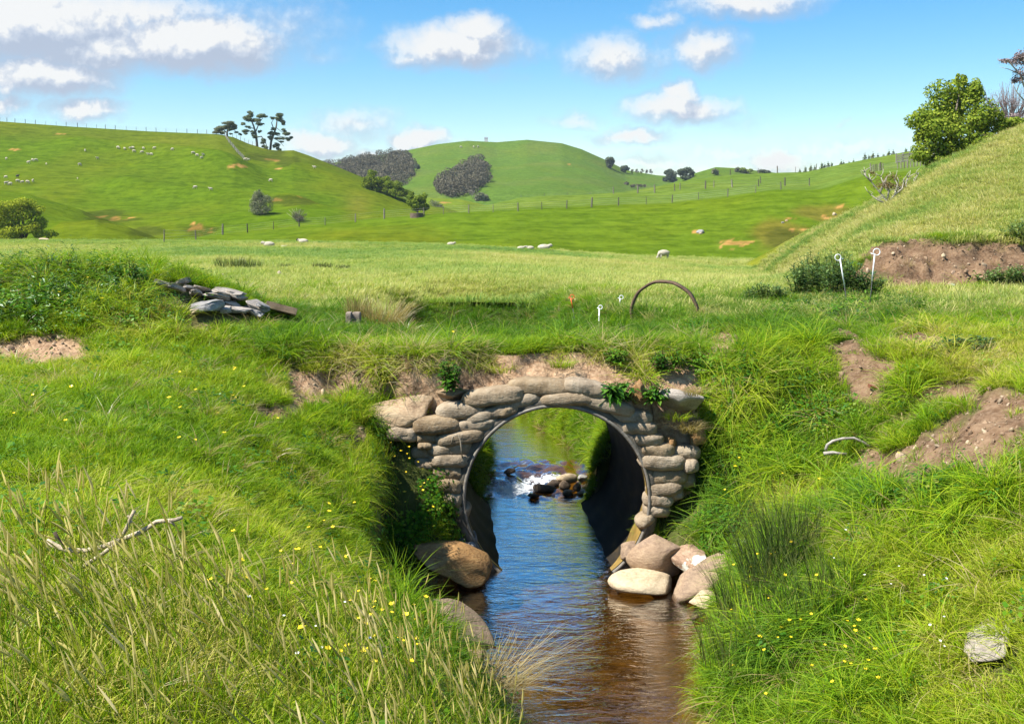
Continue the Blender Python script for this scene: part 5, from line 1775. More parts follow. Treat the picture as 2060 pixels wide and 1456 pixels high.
def build_woods():
    woods = [([(650, 330), (664, 328), (690, 322), (730, 313), (790, 308), (822, 308), (832, 330), (826, 350), (816, 374), (790, 372), (745, 360), (690, 350), (640, 345)], 320, 'wood'),
             ([(876, 384), (884, 362), (905, 348), (930, 332), (955, 320), (978, 318), (984, 352), (968, 374), (945, 390), (912, 392), (888, 388)], 170, 'wood')]
    for wi, (poly, n, nm) in enumerate(woods):
        rng = np.random.default_rng(60 + wi)
        xs = [p[0] for p in poly]; ys = [p[1] for p in poly]
        blobs, tries = [], 0
        tr = MB()
        while len(blobs) < n and tries < 4000:
            tries += 1
            px, py = rng.uniform(min(xs), max(xs)), rng.uniform(min(ys), max(ys))
            if not in_poly(px, py, poly): continue
            g = Gfar(px, py + 7, 490, 830)
            r = rng.uniform(1.9, 3.7)
            h = rng.uniform(2.6, 4.8)
            blobs.append((g.x, g.y, g.z + h - 1.5, r, r, h * .62))
            if len(blobs) % 3 == 0: tr.tube([(g.x, g.y, g.z - 1), (g.x, g.y, g.z + h)], [.25, .12], 4)
        me = crown_mesh('wood_crowns', blobs, 170 * n, .80, .50, rng, shell=.78)
        tag(link('wood', me, LM['brown']), kind='stuff')


# ---- fences
WOOD = simple_mat('weathered_post', (.22, .19, .155), .9, .1, .6, 9, .5, rnd=.5)
WOODP = simple_mat('pale_post', (.40, .36, .29), .9, .1, .4, 9, .5, rnd=.25)
WIRE = simple_mat('fence_wire', (.22, .22, .22), .5, .4, .2)


def post_mesh(r, h):
    V, Fc = tube([(0, 0, -.4), (0, 0, h * .6), (.01, .005, h)], [r, r * .96, r * .9], 8)
    return mesh_np('fence_post', np.array(V), Fc)


POST = {k: post_mesh(*v) for k, v in dict(a=(.085, 1.25), b=(.13, 1.45), c=(.05, 1.15)).items()}


def wire_fence(pts, label, group=None, kinds=None, wires=4, wr=.008):
    o = pts[0]
    t = empty('wire_fence', o, label, 'fence', group)
    rng = np.random.default_rng(len(pts))
    for i, p in enumerate(pts):
        k = kinds[i] if kinds else rng.choice(['a', 'a', 'c'])
        q = link('post', POST[k], None, t, p - o, (rng.normal(0, .03), rng.normal(0, .03), rng.uniform(0, 6)))
        if not POST[k].materials: POST[k].materials.append(WOOD)
    for j in range(wires):
        h = .25 + .85 * j / max(1, wires - 1)
        V, Fc = tube([p - o + Vector((0, 0, h)) for p in pts], wr, 3)
        link('wire', mesh_np('fence_wire', np.array(V), Fc), WIRE, t)


def build_fences():
    low = [(330, 489), (394, 482), (448, 472), (498, 468), (550, 462), (602, 456), (654, 453), (715, 447), (773, 440), (853, 435), (892, 431), (943, 429), (992, 427), (1042, 425), (1090, 422), (1140, 420), (1190, 417), (1244, 414),
           (1300, 411), (1352, 408), (1405, 402), (1464, 396), (1520, 388), (1571, 382), (1628, 375)]
    wire_fence([G(x, y) for x, y in low], 'lower wire fence with grey posts crossing the middle slope above the field', kinds=['b' if i in (2, 8, 16) else ('a' if i % 2 else 'c') for i in range(len(low))])
    up = [(1048, 397), (1095, 394), (1142, 392), (1187, 391), (1234, 390), (1283, 389), (1317, 388), (1357, 384), (1368, 382), (1419, 380), (1436, 377), (1473, 377), (1526, 375), (1530, 369), (1579, 374), (1628, 373)]
    wire_fence([G(x, y) for x, y in up], 'upper wire fence with stouter posts running along the brow of the middle slope', kinds=['b' if i in (5, 6, 9, 11, 14) else 'a' for i in range(len(up))])
    sk = [(1469, 353), (1526, 351), (1564, 349), (1600, 348), (1642, 344)]
    wire_fence([crest(x, 225, 300) for x, y in sk], 'short run of posts and wire on the skyline right of the tree pair', kinds=['a', 'c', 'b', 'c', 'a'])
    rd = [-40, -18, 0, 14, 30, 51, 71, 92, 113, 133, 156, 174, 194, 212, 232, 254, 274, 294, 314, 334, 355, 376, 397, 416, 436, 452]
    wire_fence([crest(x, 300, 350) for x in rd], 'long wire fence along the crest of the left hill')
    sl = [(452, 274), (456, 281), (460, 287), (464, 292), (468, 297), (472, 302), (476, 307), (480, 311), (484, 315), (488, 319), (492, 322)]
    wire_fence([G(x, y) for x, y in sl], 'close posted fence running straight down the left hill below the low pine', kinds=['a'] * len(sl), wires=6, wr=.02)
    ds = [468, 476, 484, 492, 500, 508, 516]
    wire_fence([crest(x, 300, 350) for x in ds], 'short fence dropping along the skyline between the low pine and the tall pine', kinds=['c'] * len(ds))
    # batten fence by the stockyard
    bt = [(x, 364 + (x - 1757) * -.03) for x in np.arange(1752, 1780, 4.0)] + [(x, 376 - (x - 1809) * .10) for x in np.arange(1806, 1898, 6.5)]
    pts = [Vector(((x - CX) * yy / F, yy, float(surf((x - CX) * yy / F, yy)))) for x, y in bt for yy in [188.0 - (x - 1750) * .02]]
    wire_fence(pts, 'close set batten fence behind the leafless shrub below the stockyard', kinds=['b' if i % 5 == 0 else 'a' for i in range(len(pts))], wires=5, wr=.015)
    # stockyard rails
    a, b = (Vector(((q - CX) * 205 / F, 205, float(surf((q - CX) * 205 / F, 205.0)))) for q in (1803, 1870))
    o = a
    t = empty('stockyard_fence', o, 'grey wooden stockyard fence of horizontal boards beside the big green tree', 'fence')
    d = b - a
    rm = simple_mat('grey_board', (.30, .27, .225), .9, .1, .4, 6, .4, rnd=.25)
    H = 17 * a.y / F
    n = 6
    pm = MB().box((0, 0, H * .55), (.18, .18, H * 1.25)).mesh('yard_post')
    for i in range(n):
        link('post', pm, rm, t, d * (i / (n - 1)))
    ln = d.length / (n - 1) * 1.02
    bm_ = MB().box((0, 0, 0), (ln, .05, H * .16)).mesh('yard_board')
    for i in range(n - 1):
        for j in range(4):
            link('board', bm_, rm, t, d * ((i + .5) / (n - 1)) + Vector((0, -.13, H * (.16 + .24 * j))), (0, -math.asin(max(-1, min(1, d.z / d.length))), 0))
    # stacked rails
    g = Vector(((1882 - CX) * 203 / F, 203, float(surf((1882 - CX) * 203 / F, 203.0))))
    k = g.y / F
    rng = np.random.default_rng(5)
    for i in range(9):
        row, c = divmod(i, 3)
        V, Fc = tube([(-12 * k, 0, 0), (0, 0, rng.uniform(-.03, .03)), (12 * k, 0, 0)], [1.9 * k, 2.1 * k, 1.8 * k], 8)
        o2 = link('log', mesh_np('log', np.array(V), Fc, True), simple_mat('grey_log', (.36, .33, .29), .9, .1, .5, 5, .5) if i == 0 else bpy.data.materials['grey_log'], None, g + Vector((rng.uniform(-1, 1) * k, c * 4.2 * k, (2 + row * 4.1) * k)), (0, rng.uniform(-.08, .08), rng.uniform(-.06, .06)))
        tag(o2, 'grey log in the %s row of the stockyard stack, %s of its row' % (('bottom', 'middle', 'top')[row], ('front one', 'middle one', 'back one')[c]), 'log', 'stacked logs at the stockyard')


# ---- sheep
WOOL = simple_mat('wool', (.50, .445, .34), .95, .05, .25, 9, .5)
FACE = simple_mat('sheep_face', (.45, .40, .33), .9, .1, .2)
FACEB = simple_mat('black_face', (.03, .028, .026), .8, .2, .2)


def sheep_parts(pose):
    """body of one skin with neck, then head, ears and legs; length about 1.15 m along +X"""
    V, Fc = ICO[3]
    V = V.copy()
    n = fbm(V[:, 0] * 3, V[:, 1] * 3, V[:, 2] * 3, 3, 301)
    B = V * np.array((.50, .25, .27)) * (1 + .10 * n)[:, None]
    B[:, 2] += .06 * np.clip(B[:, 0] - .2, 0, 1) * 2
    zc = .60 if pose != 'lying' else .27
    if pose == 'lying': B[:, 2] *= .98; B[:, 1] *= 1.15
    B[:, 2] += zc
    body = mesh_np('sheep_body', B, Fc, True)
    H = V * np.array((.155, .085, .10))
    H[:, 2] -= .05 * (H[:, 0] > 0) * (H[:, 0] / .15)
    hd = {'grazing': ((.60, 0, .24), .95), 'standing': ((.62, 0, .86), .35), 'lying': ((.58, 0, .46), .35)}[pose]
    c, s = math.cos(hd[1]), math.sin(hd[1])
    H = np.stack([H[:, 0] * c + H[:, 2] * s, H[:, 1], -H[:, 0] * s + H[:, 2] * c], 1) + np.array(hd[0])
    head = mesh_np('sheep_head', H, Fc, True)
    nk = tube([(.34, 0, zc + .08), (.48, 0, (zc + hd[0][2]) / 2 + .06), (hd[0][0] - .06, 0, hd[0][2] + .03)], [.17, .13, .085], 8)
    neck = mesh_np('sheep_neck', np.array(nk[0]), nk[1], True)
    ear = MB()
    for sy in (-1, 1):
        e = Vector(hd[0]) + Vector((-.07, sy * .10, .05))
        ear.add([e + Vector((.03, 0, 0)), e + Vector((-.03, 0, .01)), e + Vector((-.02, sy * .09, -.03))], [(0, 1, 2)])
    legs = []
    if pose != 'lying':
        for x, y in ((.30, .12), (.30, -.12), (-.32, .12), (-.32, -.12)):
            v, f = tube([(x, y, .45), (x + .02, y, .24), (x, y, .0)], [.06, .035, .032], 6)
            legs.append(mesh_np('sheep_leg', np.array(v), f, True))
    return body, neck, head, ear.mesh('sheep_ears'), legs


def make_sheep(pose, black=False):
    body, neck, head, ear, legs = sheep_parts(pose)
    t = bpy.data.objects.new('sheep', None)
    COL.objects.link(t)
    link('fleece', body, WOOL, t)
    link('neck', neck, WOOL, t)
    fm = FACEB if black else FACE
    link('head', head, fm, t)
    link('ears', ear, fm, t)
    for l in legs: link('leg', l, fm, t)
    return t


def one_sheep(pose):
    body, neck, head, ear, legs = sheep_parts(pose)
    mb = MB()
    for me in [body, neck, head] + legs: mb.add([v.co[:] for v in me.vertices], [tuple(p.vertices) for p in me.polygons])
    return mb.mesh('sheep', True)


def build_sheep():
    far = [(13, 320, 'alone near the orange clay slip at the far left of the hill'), (57, 328, ''), (65, 323, ''), (72, 323, ''), (12, 357, ''), (12, 370, ''), (21, 371, ''), (35, 356, ''), (35, 365, ''), (45, 367, ''), (55, 367, ''), (66, 365, ''),
           (171, 303, 'alone on the shelf left of the main flock'), (196, 319, 'just below the shelf left of the main flock'), (160, 332, 'on the open hillside below the shelf'), (156, 359, 'small and alone low on the hillside'),
           (237, 298, 'f'), (251, 300, 'f'), (262, 299, 'f'), (268, 298, 'f'), (269, 305, 'f'), (288, 299, 'f'), (286, 307, 'f'), (298, 311, 'f'), (304, 311, 'f'), (310, 299, 'f'), (347, 301, 'alone between the main flock and the right group'),
           (388, 309, 'g'), (396, 313, 'g'), (409, 312, 'g'), (406, 318, 'g'), (493, 322, 'h'), (500, 322, 'h'), (545, 364, 'alone right of the orange slip above the round shrub'), (393, 378, 'left one of two grazing low on the hillside'),
           (424, 382, 'right one of two grazing low on the hillside'), (93, 330, 'lamb sized and faint in the middle of the slope'), (633, 338, 'alone on the right flank below the skyline')]
    meshes = [one_sheep('grazing'), one_sheep('standing')]
    rng = np.random.default_rng(8)
    for i, (px, py, w) in enumerate(far):
        g = G(px, py + 2)
        o = link('sheep', meshes[i % 2 if i % 3 else 0], WOOL, None, g, (0, 0, rng.choice([0, math.pi]) + rng.normal(0, .5)))
        s = rng.uniform(.75, .95) * (.75 if 'lamb' in w or 'small' in w else 1)
        o.scale = (s,) * 3
        if px == 35 and py == 356:
            o.data = o.data.copy(); o.data.materials.clear(); o.data.materials.append(FACEB)
            tag(o, 'dark brown sheep standing above the scattered white ones at the far left', 'sheep', 'scattered sheep at the far left')
            continue
        w = {(388, 309): 'topmost of the small group right of the main flock', (396, 313): 'lamb sized one of the small group right of the main flock', (409, 312): 'rightmost of the small group right of the main flock',
             (406, 318): 'lowest of the small group right of the main flock', (493, 322): 'left one of the pair at the foot of the slanting fence', (500, 322): 'right one of the pair at the foot of the slanting fence'}.get((px, py), w)
        o9 = ('first', 'second', 'third', 'fourth', 'fifth', 'sixth', 'seventh', 'eighth', 'ninth', 'tenth', 'eleventh', 'twelfth')
        if w == 'f':
            q = sorted([(a_, b_) for a_, b_, c_ in far if c_ == 'f']).index((px, py))
            tag(o, 'white sheep of the main flock on the left hill, %s from its left end' % o9[q], 'sheep', 'main flock on the left hill')
            continue
        if w == '':
            q = sorted([(a_, b_) for a_, b_, c_ in far if c_ == '']).index((px, py))
            tag(o, 'white sheep scattered at the far left of the hill, %s counted from the left' % o9[q], 'sheep', 'scattered sheep at the far left')
            continue
        if w in ('g', 'h'):
            pass
        else:
            tag(o, 'white sheep ' + w, 'sheep', 'sheep on the left hill')
    for i, (px, py) in enumerate([(927, 298), (953, 298), (962, 298)]):
        g = Gfar(px, py, 600, 830)
        o = link('sheep', meshes[i % 2], WOOL, None, g, (0, 0, i * 2.0)); o.scale = (1.6,) * 3
        tag(o, 'tiny white sheep high on the far hill below the hut, %s one of three' % ('left', 'middle', 'right')[i], 'sheep', 'tiny sheep on the far hill')
    # in the field, at its far edge
    near = [('lying', False, 541, 496, 3.3, 1.0, 'creamy sheep lying in the field, left of the small lamb'), ('lying', False, 570, 498, .2, .45, 'small lamb lying between the creamy sheep and the black faced one'),
            ('lying', True, 610, 489, 3.1, 1.0, 'black faced sheep lying at the far edge of the field'), ('lying', False, 907, 493, 0, .8, 'sheep lying behind the field edge below the trough'),
            ('lying', False, 1048, 501, 0, .75, 'left one of three sheep lying together at the field edge'), ('lying', False, 1067, 501, 3.2, .8, 'middle one of three sheep lying together at the field edge'),
            ('lying', False, 1094, 502, 0, 1.35, 'biggest of three sheep lying together at the field edge'), ('grazing', False, 1336, 521, 3.35, 1.15, 'cream sheep grazing alone at the right end of the field edge')]
    for pose, bl, px, py, rz, s, lb in near:
        s *= .84
        t = make_sheep(pose, bl)
        Y = 101.0
        for yy in np.linspace(80, 106, 60):
            if HOR + F * (CZ - float(surf((px - CX) * yy / F, yy))) / yy <= py + 1.5: Y = yy; break
        t.location = ((px - CX) * Y / F, Y, float(surf((px - CX) * Y / F, Y)) - .02)
        t.rotation_euler = (0, 0, rz)
        t.scale = (s * 1.02,) * 3
        tag(t, lb, 'sheep', 'sheep at the field edge')


def build_far_bits():
    # round trough
    g = G(838, 437)
    k = g.y / F
    t = empty('water_trough', g, 'round brown concrete water trough on the fence line below the bushes', 'trough')
    R, H = 13.2 * k, 8.5 * k
    prof_ = [(R, -.3), (R, H), (R * .90, H), (R * .90, H * .55)]
    V, Fc = [], []
    for i in range(28):
        a = 2 * math.pi * i / 28
        for r, z_ in prof_: V.append((r * math.cos(a), r * math.sin(a), z_))
    for i in range(28):
        for j in range(3):
            Fc.append((i * 4 + j, ((i + 1) % 28) * 4 + j, ((i + 1) % 28) * 4 + j + 1, i * 4 + j + 1))
    link('tank_wall', mesh_np('tank_wall', np.array(V), Fc), simple_mat('tank_concrete', (.17, .125, .095), .9, .1, .4, 3, .4), t)
    V = [(R * .90 * math.cos(2 * math.pi * i / 28), R * .90 * math.sin(2 * math.pi * i / 28), H * .62) for i in range(28)]
    link('tank_water', mesh_np('tank_water', np.array(V), [tuple(range(28))]), simple_mat('tank_water', (.02, .03, .03), .05, .5), t)
    # hut on the far hill
    c = crest(978, 700, 860)
    t = empty('hut', c, 'tiny pale hut on the crest of the far hill', 'hut')
    k = c.y / F
    link('wall', MB().box((0, 0, 1.0), (7 * k, 3 * k, 2.4)).mesh('hut_wall'), simple_mat('hut_wall', (.55, .55, .55), .8, .2, .1), t)
    v = [(-3.8 * k, -1.8 * k, 2.2), (3.8 * k, -1.8 * k, 2.2), (3.8 * k, 1.8 * k, 2.2), (-3.8 * k, 1.8 * k, 2.2), (-3.8 * k, 0, 3.3), (3.8 * k, 0, 3.3)]
    link('roof', mesh_np('hut_roof', np.array(v), [(0, 1, 5, 4), (2, 3, 4, 5), (0, 4, 3), (1, 2, 5), (0, 3, 2, 1)]), simple_mat('hut_roof', (.22, .24, .27), .6, .3, .1), t)
    # log and stones on the slopes
    for (px, py, w, h, mt, sd, lb) in ((1409, 466, 17, 9, 'grey', 401, 'grey boulder lying alone on the middle slope'), (1410, 470, 8, 4, 'pale', 402, 'white stone under the grey boulder on the middle slope'),
                                       (1583, 444, 7, 4, 'tan', 403, 'pale stone at the top of the eroded gully, left one'), (1679, 431, 11, 7, 'pale', 404, 'pale stone at the top of the eroded gully, right one'),
                                       (1575, 448, 7, 4, 'grey', 405, 'small grey stone beside the left gully stone'), (1960, 442, 9, 9, 'tan', 406, 'tan stone bedded in the grassy right slope'),
                                       (88, 482, 22, 6, 'pale', 407, 'pale stone at the foot of the willow bush'), (1901, 516, 10, 13, 'pale', 408, 'upright yellowish stone stuck in the bare earth heap'),
                                       (1917, 574, 20, 13, 'white', 409, 'whitish angular stone at the grassy foot of the earth heap'), (1838, 578, 9, 6, 'pale', 410, 'small pale stone at the foot of the earth heap'),
                                       (1813, 535, 9, 6, 'pale', 411, 'pale stone bedded low in the left part of the earth heap'), (1922, 548, 10, 7, 'pink', 412, 'pinkish stone in the middle of the earth heap'),
                                       (1845, 531, 12, 6, 'pale', 413, 'flat pale stone left of the upright one on the earth heap')):
        g = G(px, py + h * .35)
        k = g.y / F
        V, Fc = rock_geo((w * k, w * k * .8, h * k * 1.15), sd, 8, .1, 3)
        tag(link('stone', mesh_np('stone', V, Fc, True), ST[mt], None, g + Vector((0, .1, h * k * .35)), (0, RNG.uniform(-.2, .2), RNG.uniform(-.5, .5))), lb, 'stone')


build_trees()
build_woods()
build_fences()
build_sheep()
build_far_bits()
# ------------------------------------------------------------------ things near the stream
def limb_mesh(name, paths, seg=8):
    mb = MB()
    for pts, r0, r1 in paths:
        n = len(pts)
        mb.tube(pts, list(np.linspace(r0, r1, n)), seg)
    return mb.mesh(name, True)


def ground_pts(lst, lift=.0):
    out = []
    for i, (px, py) in enumerate(lst):
        out.append(G(px, py))
    return out


def lay(lst, Y, lift, tilt=0.0):
    """points of a stick seen at the given pixels, resting about a depth"""
    return [W(px, py, Y + tilt * i) for i, (px, py) in enumerate(lst)]


def build_sticks():
    pale = simple_mat('bleached_branch', (.55, .45, .31), .85, .15, .5, 10, .5, stretch=(3, 3, 3))
    grey = simple_mat('grey_driftwood', (.42, .385, .33), .85, .15, .5, 10, .6)
    g = G(170, 1112)
    Y = g.y - .60
    main = lay([(94, 1088), (112, 1098), (135, 1106), (170, 1108), (202, 1101), (236, 1089), (280, 1071), (298, 1061), (315, 1049), (332, 1047), (350, 1046), (366, 1041)], Y, 0, -.004)
    o = main[3].copy()
    me = limb_mesh('fallen_branch', [([p - o for p in main], .012, .0075), ([p - o for p in lay([(338, 1047), (346, 1051), (352, 1057)], Y - .04, 0)], .007, .004)])
    tag(link('fallen_branch', me, pale, None, o), 'long pale curved branch lying across the left grass with a hooked tip', 'branch')
    b = lay([(168, 1140), (175, 1134), (205, 1115), (236, 1091), (246, 1078), (253, 1065), (259, 1052), (262, 1043), (270, 1027)], Y - .05, 0)
    o = b[3].copy()
    me = limb_mesh('fallen_branch', [([p - o for p in b], .0085, .007), ([p - o for p in lay([(262, 1043), (257, 1036)], Y - .05, 0)], .006, .004), ([p - o for p in lay([(258, 1053), (266, 1048)], Y - .05, 0)], .006, .003)])
    tag(link('fallen_branch', me, pale, None, o), 'shorter grey stick crossing the long pale branch and standing up at its tip', 'branch')
    c = lay([(109, 1070), (116, 1083), (124, 1092), (131, 1104)], Y - .04, 0)
    o = c[2].copy()
    tag(link('fallen_branch', limb_mesh('fallen_branch', [([p - o for p in c], .009, .006)]), simple_mat('dark_twig', (.08, .06, .045), .9, .1), None, o), 'short dark stub of wood at the left end of the long pale branch', 'branch')
    g = G(1690, 905)
    Y = g.y - .25
    a = lay([(1661, 905), (1664, 895), (1675, 887), (1695, 882), (1718, 881), (1738, 890), (1756, 902)], Y, 0)
    o = a[3].copy()
    tag(link('driftwood', limb_mesh('driftwood', [([p - o for p in a], .016, .011)]), grey, None, o), 'arched grey driftwood stick on the right bank', 'driftwood')
    a = lay([(1657, 912), (1675, 910), (1688, 912), (1703, 913)], Y - .05, 0)
    o = a[1].copy()
    tag(link('driftwood', limb_mesh('driftwood', [([p - o for p in a], .018, .012)]), grey, None, o), 'short straight grey driftwood beneath the arched one', 'driftwood')
    for pts, lb in (([(208, 588), (222, 582), (240, 575)], 'thin pale twig near the top of the left mound, left one'), ([(248, 602), (260, 594), (274, 586)], 'thin pale twig on the left mound, right one beside the tall stalk')):
        g = G(*pts[1]); a = lay(pts, g.y - .15, 0); o = a[1].copy()
        tag(link('twig', limb_mesh('twig', [([p - o for p in a], .010, .006)]), pale, None, o), lb, 'twig')
    g = G(944, 1000)
    root_m = simple_mat('dead_root', (.36, .30, .22), .85, .15, .4, 10, .4)
    a = [W(px, py, 11.60) for px, py in [(909, 893), (911, 878), (920, 875), (926, 885), (928, 900), (930, 920)]]
    o = a[2].copy()
    tag(link('dead_root', limb_mesh('dead_root', [([p - o for p in a], .010, .007)]), root_m, None, o), 'hooked dry root hanging over the left bags of the headwall', 'root')


def slab_geo(size, seed):
    """split slab: flat faces, broken corners, layered edge"""
    V, Fc = ICO[4]
    r = np.random.default_rng(seed)
    V = np.sign(V) * np.abs(V) ** .38
    for _ in range(9):
        n = r.normal(size=3) * np.array((1, 1, .35)); n /= np.linalg.norm(n)
        k = V @ n - r.uniform(.62, 1.02)
        V = V - np.where(k > 0, k, 0)[:, None] * n
    o = seed * 1.9
    V = V * (1 + .10 * fbm(V[:, 0] * 2 + o, V[:, 1] * 2, V[:, 2] * 2, 3, 7)[:, None])
    lay_ = .05 * np.sign(np.sin(V[:, 2] * 9 + 2 * vnoise(V[:, 0] * 2 + o, V[:, 1] * 2, 0, 8)))
    V[:, :2] *= (1 + lay_)[:, None]
    V = V / np.abs(V).max(0)
    return V * np.array(size) / 2, Fc


def build_stone_heap():
    z = lambda a, b: (300 + a / 4.682, 540 + b / 4.682)
    S = [((315, 130), (165, 62), 24, 'slate', 'topmost slab, tilted up at the left end of the slab heap', 0), ((180, 160), (190, 62), -14, 'slate', 'long slab at the far left end of the slab heap', 0),
         ((400, 190), (120, 60), -6, 'slate', 'slab under the topmost one in the slab heap', -.05), ((430, 225), (95, 60), 10, 'slate', 'small blocky stone in the left half of the slab heap', -.14),
         ((520, 205), (150, 48), -13, 'slate', 'thin dark slab behind the small blocky stone of the heap', 0), ((640, 265), (250, 84), -8, 'slate', 'broad slab in the middle of the slab heap', -.1),
         ((830, 275), (190, 74), -16, 'slate', 'thick overhanging slab at the right shoulder of the heap', -.05), ((740, 226), (310, 42), -9, 'slate', 'long thin slab along the top of the heap', .05),
         ((570, 352), (290, 124), 4, 'grey', 'largest pale slab leaning at the front of the heap', -.32), ((785, 345), (130, 62), -12, 'slate', 'broken slab right of the largest pale one', -.26),
         ((840, 402), (230, 62), -8, 'slate', 'low slab at the front right of the heap', -.3), ((970, 405), (220, 66), -18, 'grey', 'low grey slab sloping into the grass', -.24),
         ((1010, 362), (200, 56), -28, 'slate', 'sloping slab on the right flank of the heap', -.1), ((1075, 360), (96, 40), -26, 'grey', 'small flat stone beside the concrete trough piece', -.05),
         ((255, 185), (100, 60), 0, 'slate', 'dark broken stone under the topmost slab', -.05), ((455, 398), (84, 50), 8, 'pale', 'small pale stone at the foot of the largest slab', -.36),
         ((730, 395), (120, 60), -4, 'slate', 'stone wedged under the low front slab', -.22)]
    for i, (c, d, ang, mt, lb, dy) in enumerate(S):
        px, py = z(*c)
        Y = min(13.9, G(px, py + d[1] / 4.682 * .45).y - .04) + dy * .25
        k = Y / F
        V, Fc = slab_geo((d[0] / 4.682 * k * 1.06, .42 + .1 * (i % 3), d[1] / 4.682 * k * .86), 500 + i)
        R = np.array(Euler((math.radians(RNG.uniform(-14, 4)), math.radians(-ang), math.radians(RNG.uniform(-14, 14)))).to_matrix())
        me = mesh_np('stone_slab', V @ R.T, Fc)
        me.polygons.foreach_set('use_smooth', np.zeros(len(me.polygons), dtype=bool) if i % 2 else np.ones(len(me.polygons), dtype=bool))
        tag(link('stone_slab', me, ST[mt], None, W(px, py, Y) + Vector((0, 0, .01 if px > 450 else .0))), lb, 'slab', 'stone slabs heaped on the left mound')
    # hollow concrete beam
    px, py = z(1245, 432)
    Y = G(px, py + 7).y - .06
    k = Y / F
    conc = simple_mat('old_brown_concrete', (.27, .195, .125), .9, .15, .45, 8, .5)
    t = empty('concrete_trough', W(px, py, Y), 'brown hollow concrete trough piece lying at the right end of the slab heap', 'trough')
    L, Wd, H = 62 * k, .24, 13 * k
    R = Euler((math.radians(-12), math.radians(15.5), math.radians(10))).to_matrix()
    for nm, c, d in (('side', (0, -Wd / 2, 0), (L, .035, H)), ('side', (0, Wd / 2, 0), (L, .035, H)), ('floor', (0, 0, -H / 2 + .01), (L - .006, Wd - .04, .03)), ('end', (L / 2 - .02, 0, .004), (.035, Wd - .04, H)), ('end', (-L / 2 + .02, 0, .004), (.035, Wd - .04, H))):
        link(nm, MB().box(c, d, None).mesh('trough_' + nm), conc, t)
    t.location.z += .07
    t.rotation_euler = R.to_euler()
    px, py = z(1390, 515)
    V, Fc = rock_geo((46 * k, .22, 9 * k), 551, 12, .05, 3)
    tag(link('flat_board', mesh_np('flat_board', V @ np.array(Euler((0, .17, 0)).to_matrix()).T, Fc, True), conc, None, W(px, py, G(px, py + 2).y - .05)), 'flat brown slab half sunk in grass below the concrete trough piece', 'slab')
    # short concrete stub
    Y = 15.0
    k = Y / F
    b = W(711, 655, Y)
    t = empty('concrete_stub', b, 'short grey brown concrete stub in front of the tan tussock', 'concrete block')
    cm = simple_mat('stub_concrete', (.29, .235, .185), .9, .15, .45, 10, .6)
    for nm, x, w, h, d, y in (('block', -8.5 * k, 11.5 * k, 25 * k, .16, 0), ('block', 5.5 * k, 17 * k, 24 * k, .13, .05)):
        V, Fc = rock_geo((w, d, h + .12), 560 + int(w * 1000), 0, .02, 4)
        V = np.sign(V) * np.abs(V / (np.array((w, d, h + .12)) / 2)) ** .24 * np.array((w, d, h + .12)) / 2
        V[:, 2] += h / 2 - .04
        link(nm, mesh_np('stub_block', V, Fc, True), cm, t, (x, y, 0))
    # driftwood stumps in the field
    for (px, py, w, h, lb) in ((449.5, 556, 7, 10, 'small upright stump in the field left of the pale driftwood'), (565, 553, 22, 12, 'pale forked piece of driftwood lying in the field')):
        g = G(px, py + h * .4)
        k = g.y / F
        paths = [([Vector((0, 0, 0)), Vector((-.1 * w * k, 0, h * k * .6)), Vector((-.25 * w * k, 0, h * k))], w * .22 * k, w * .14 * k), ([Vector((0, 0, h * k * .4)), Vector((w * k * .4, 0, h * k * .45)), Vector((w * k * .7, 0, h * k * .25))], w * .16 * k, w * .1 * k),
                 ([Vector((0, 0, h * k * .2)), Vector((-w * k * .7, 0, .02))], w * .12 * k, w * .05 * k)]
        tag(link('driftwood', limb_mesh('driftwood', paths), simple_mat('pale_driftwood' + str(int(px)), (.44, .36, .27), .9, .1, .5, 9, .4), None, g), lb, 'driftwood')
    # broken brick
    g = G(1755, 783)
    t = link('brick_piece', None if False else mesh_np('brick_piece', np.array([(-.045, -.03, -.012), (.05, -.03, -.02), (.05, .03, -.02), (-.045, .03, -.012), (-.05, -.03, .022), (.055, -.03, -.006), (.055, .03, -.006), (-.05, .03, .022)]),
             [(0, 3, 2, 1), (4, 5, 6, 7), (0, 1, 5, 4), (2, 3, 7, 6), (1, 2, 6, 5), (0, 4, 7, 3)]), simple_mat('red_brick', (.24, .085, .05), .8, .2, .3, 20, .4), None, g + Vector((0, -.02, .03)), (.25, .1, .2))
    tag(t, 'broken wedge of reddish brown brick on the bare earth of the right bank', 'brick')


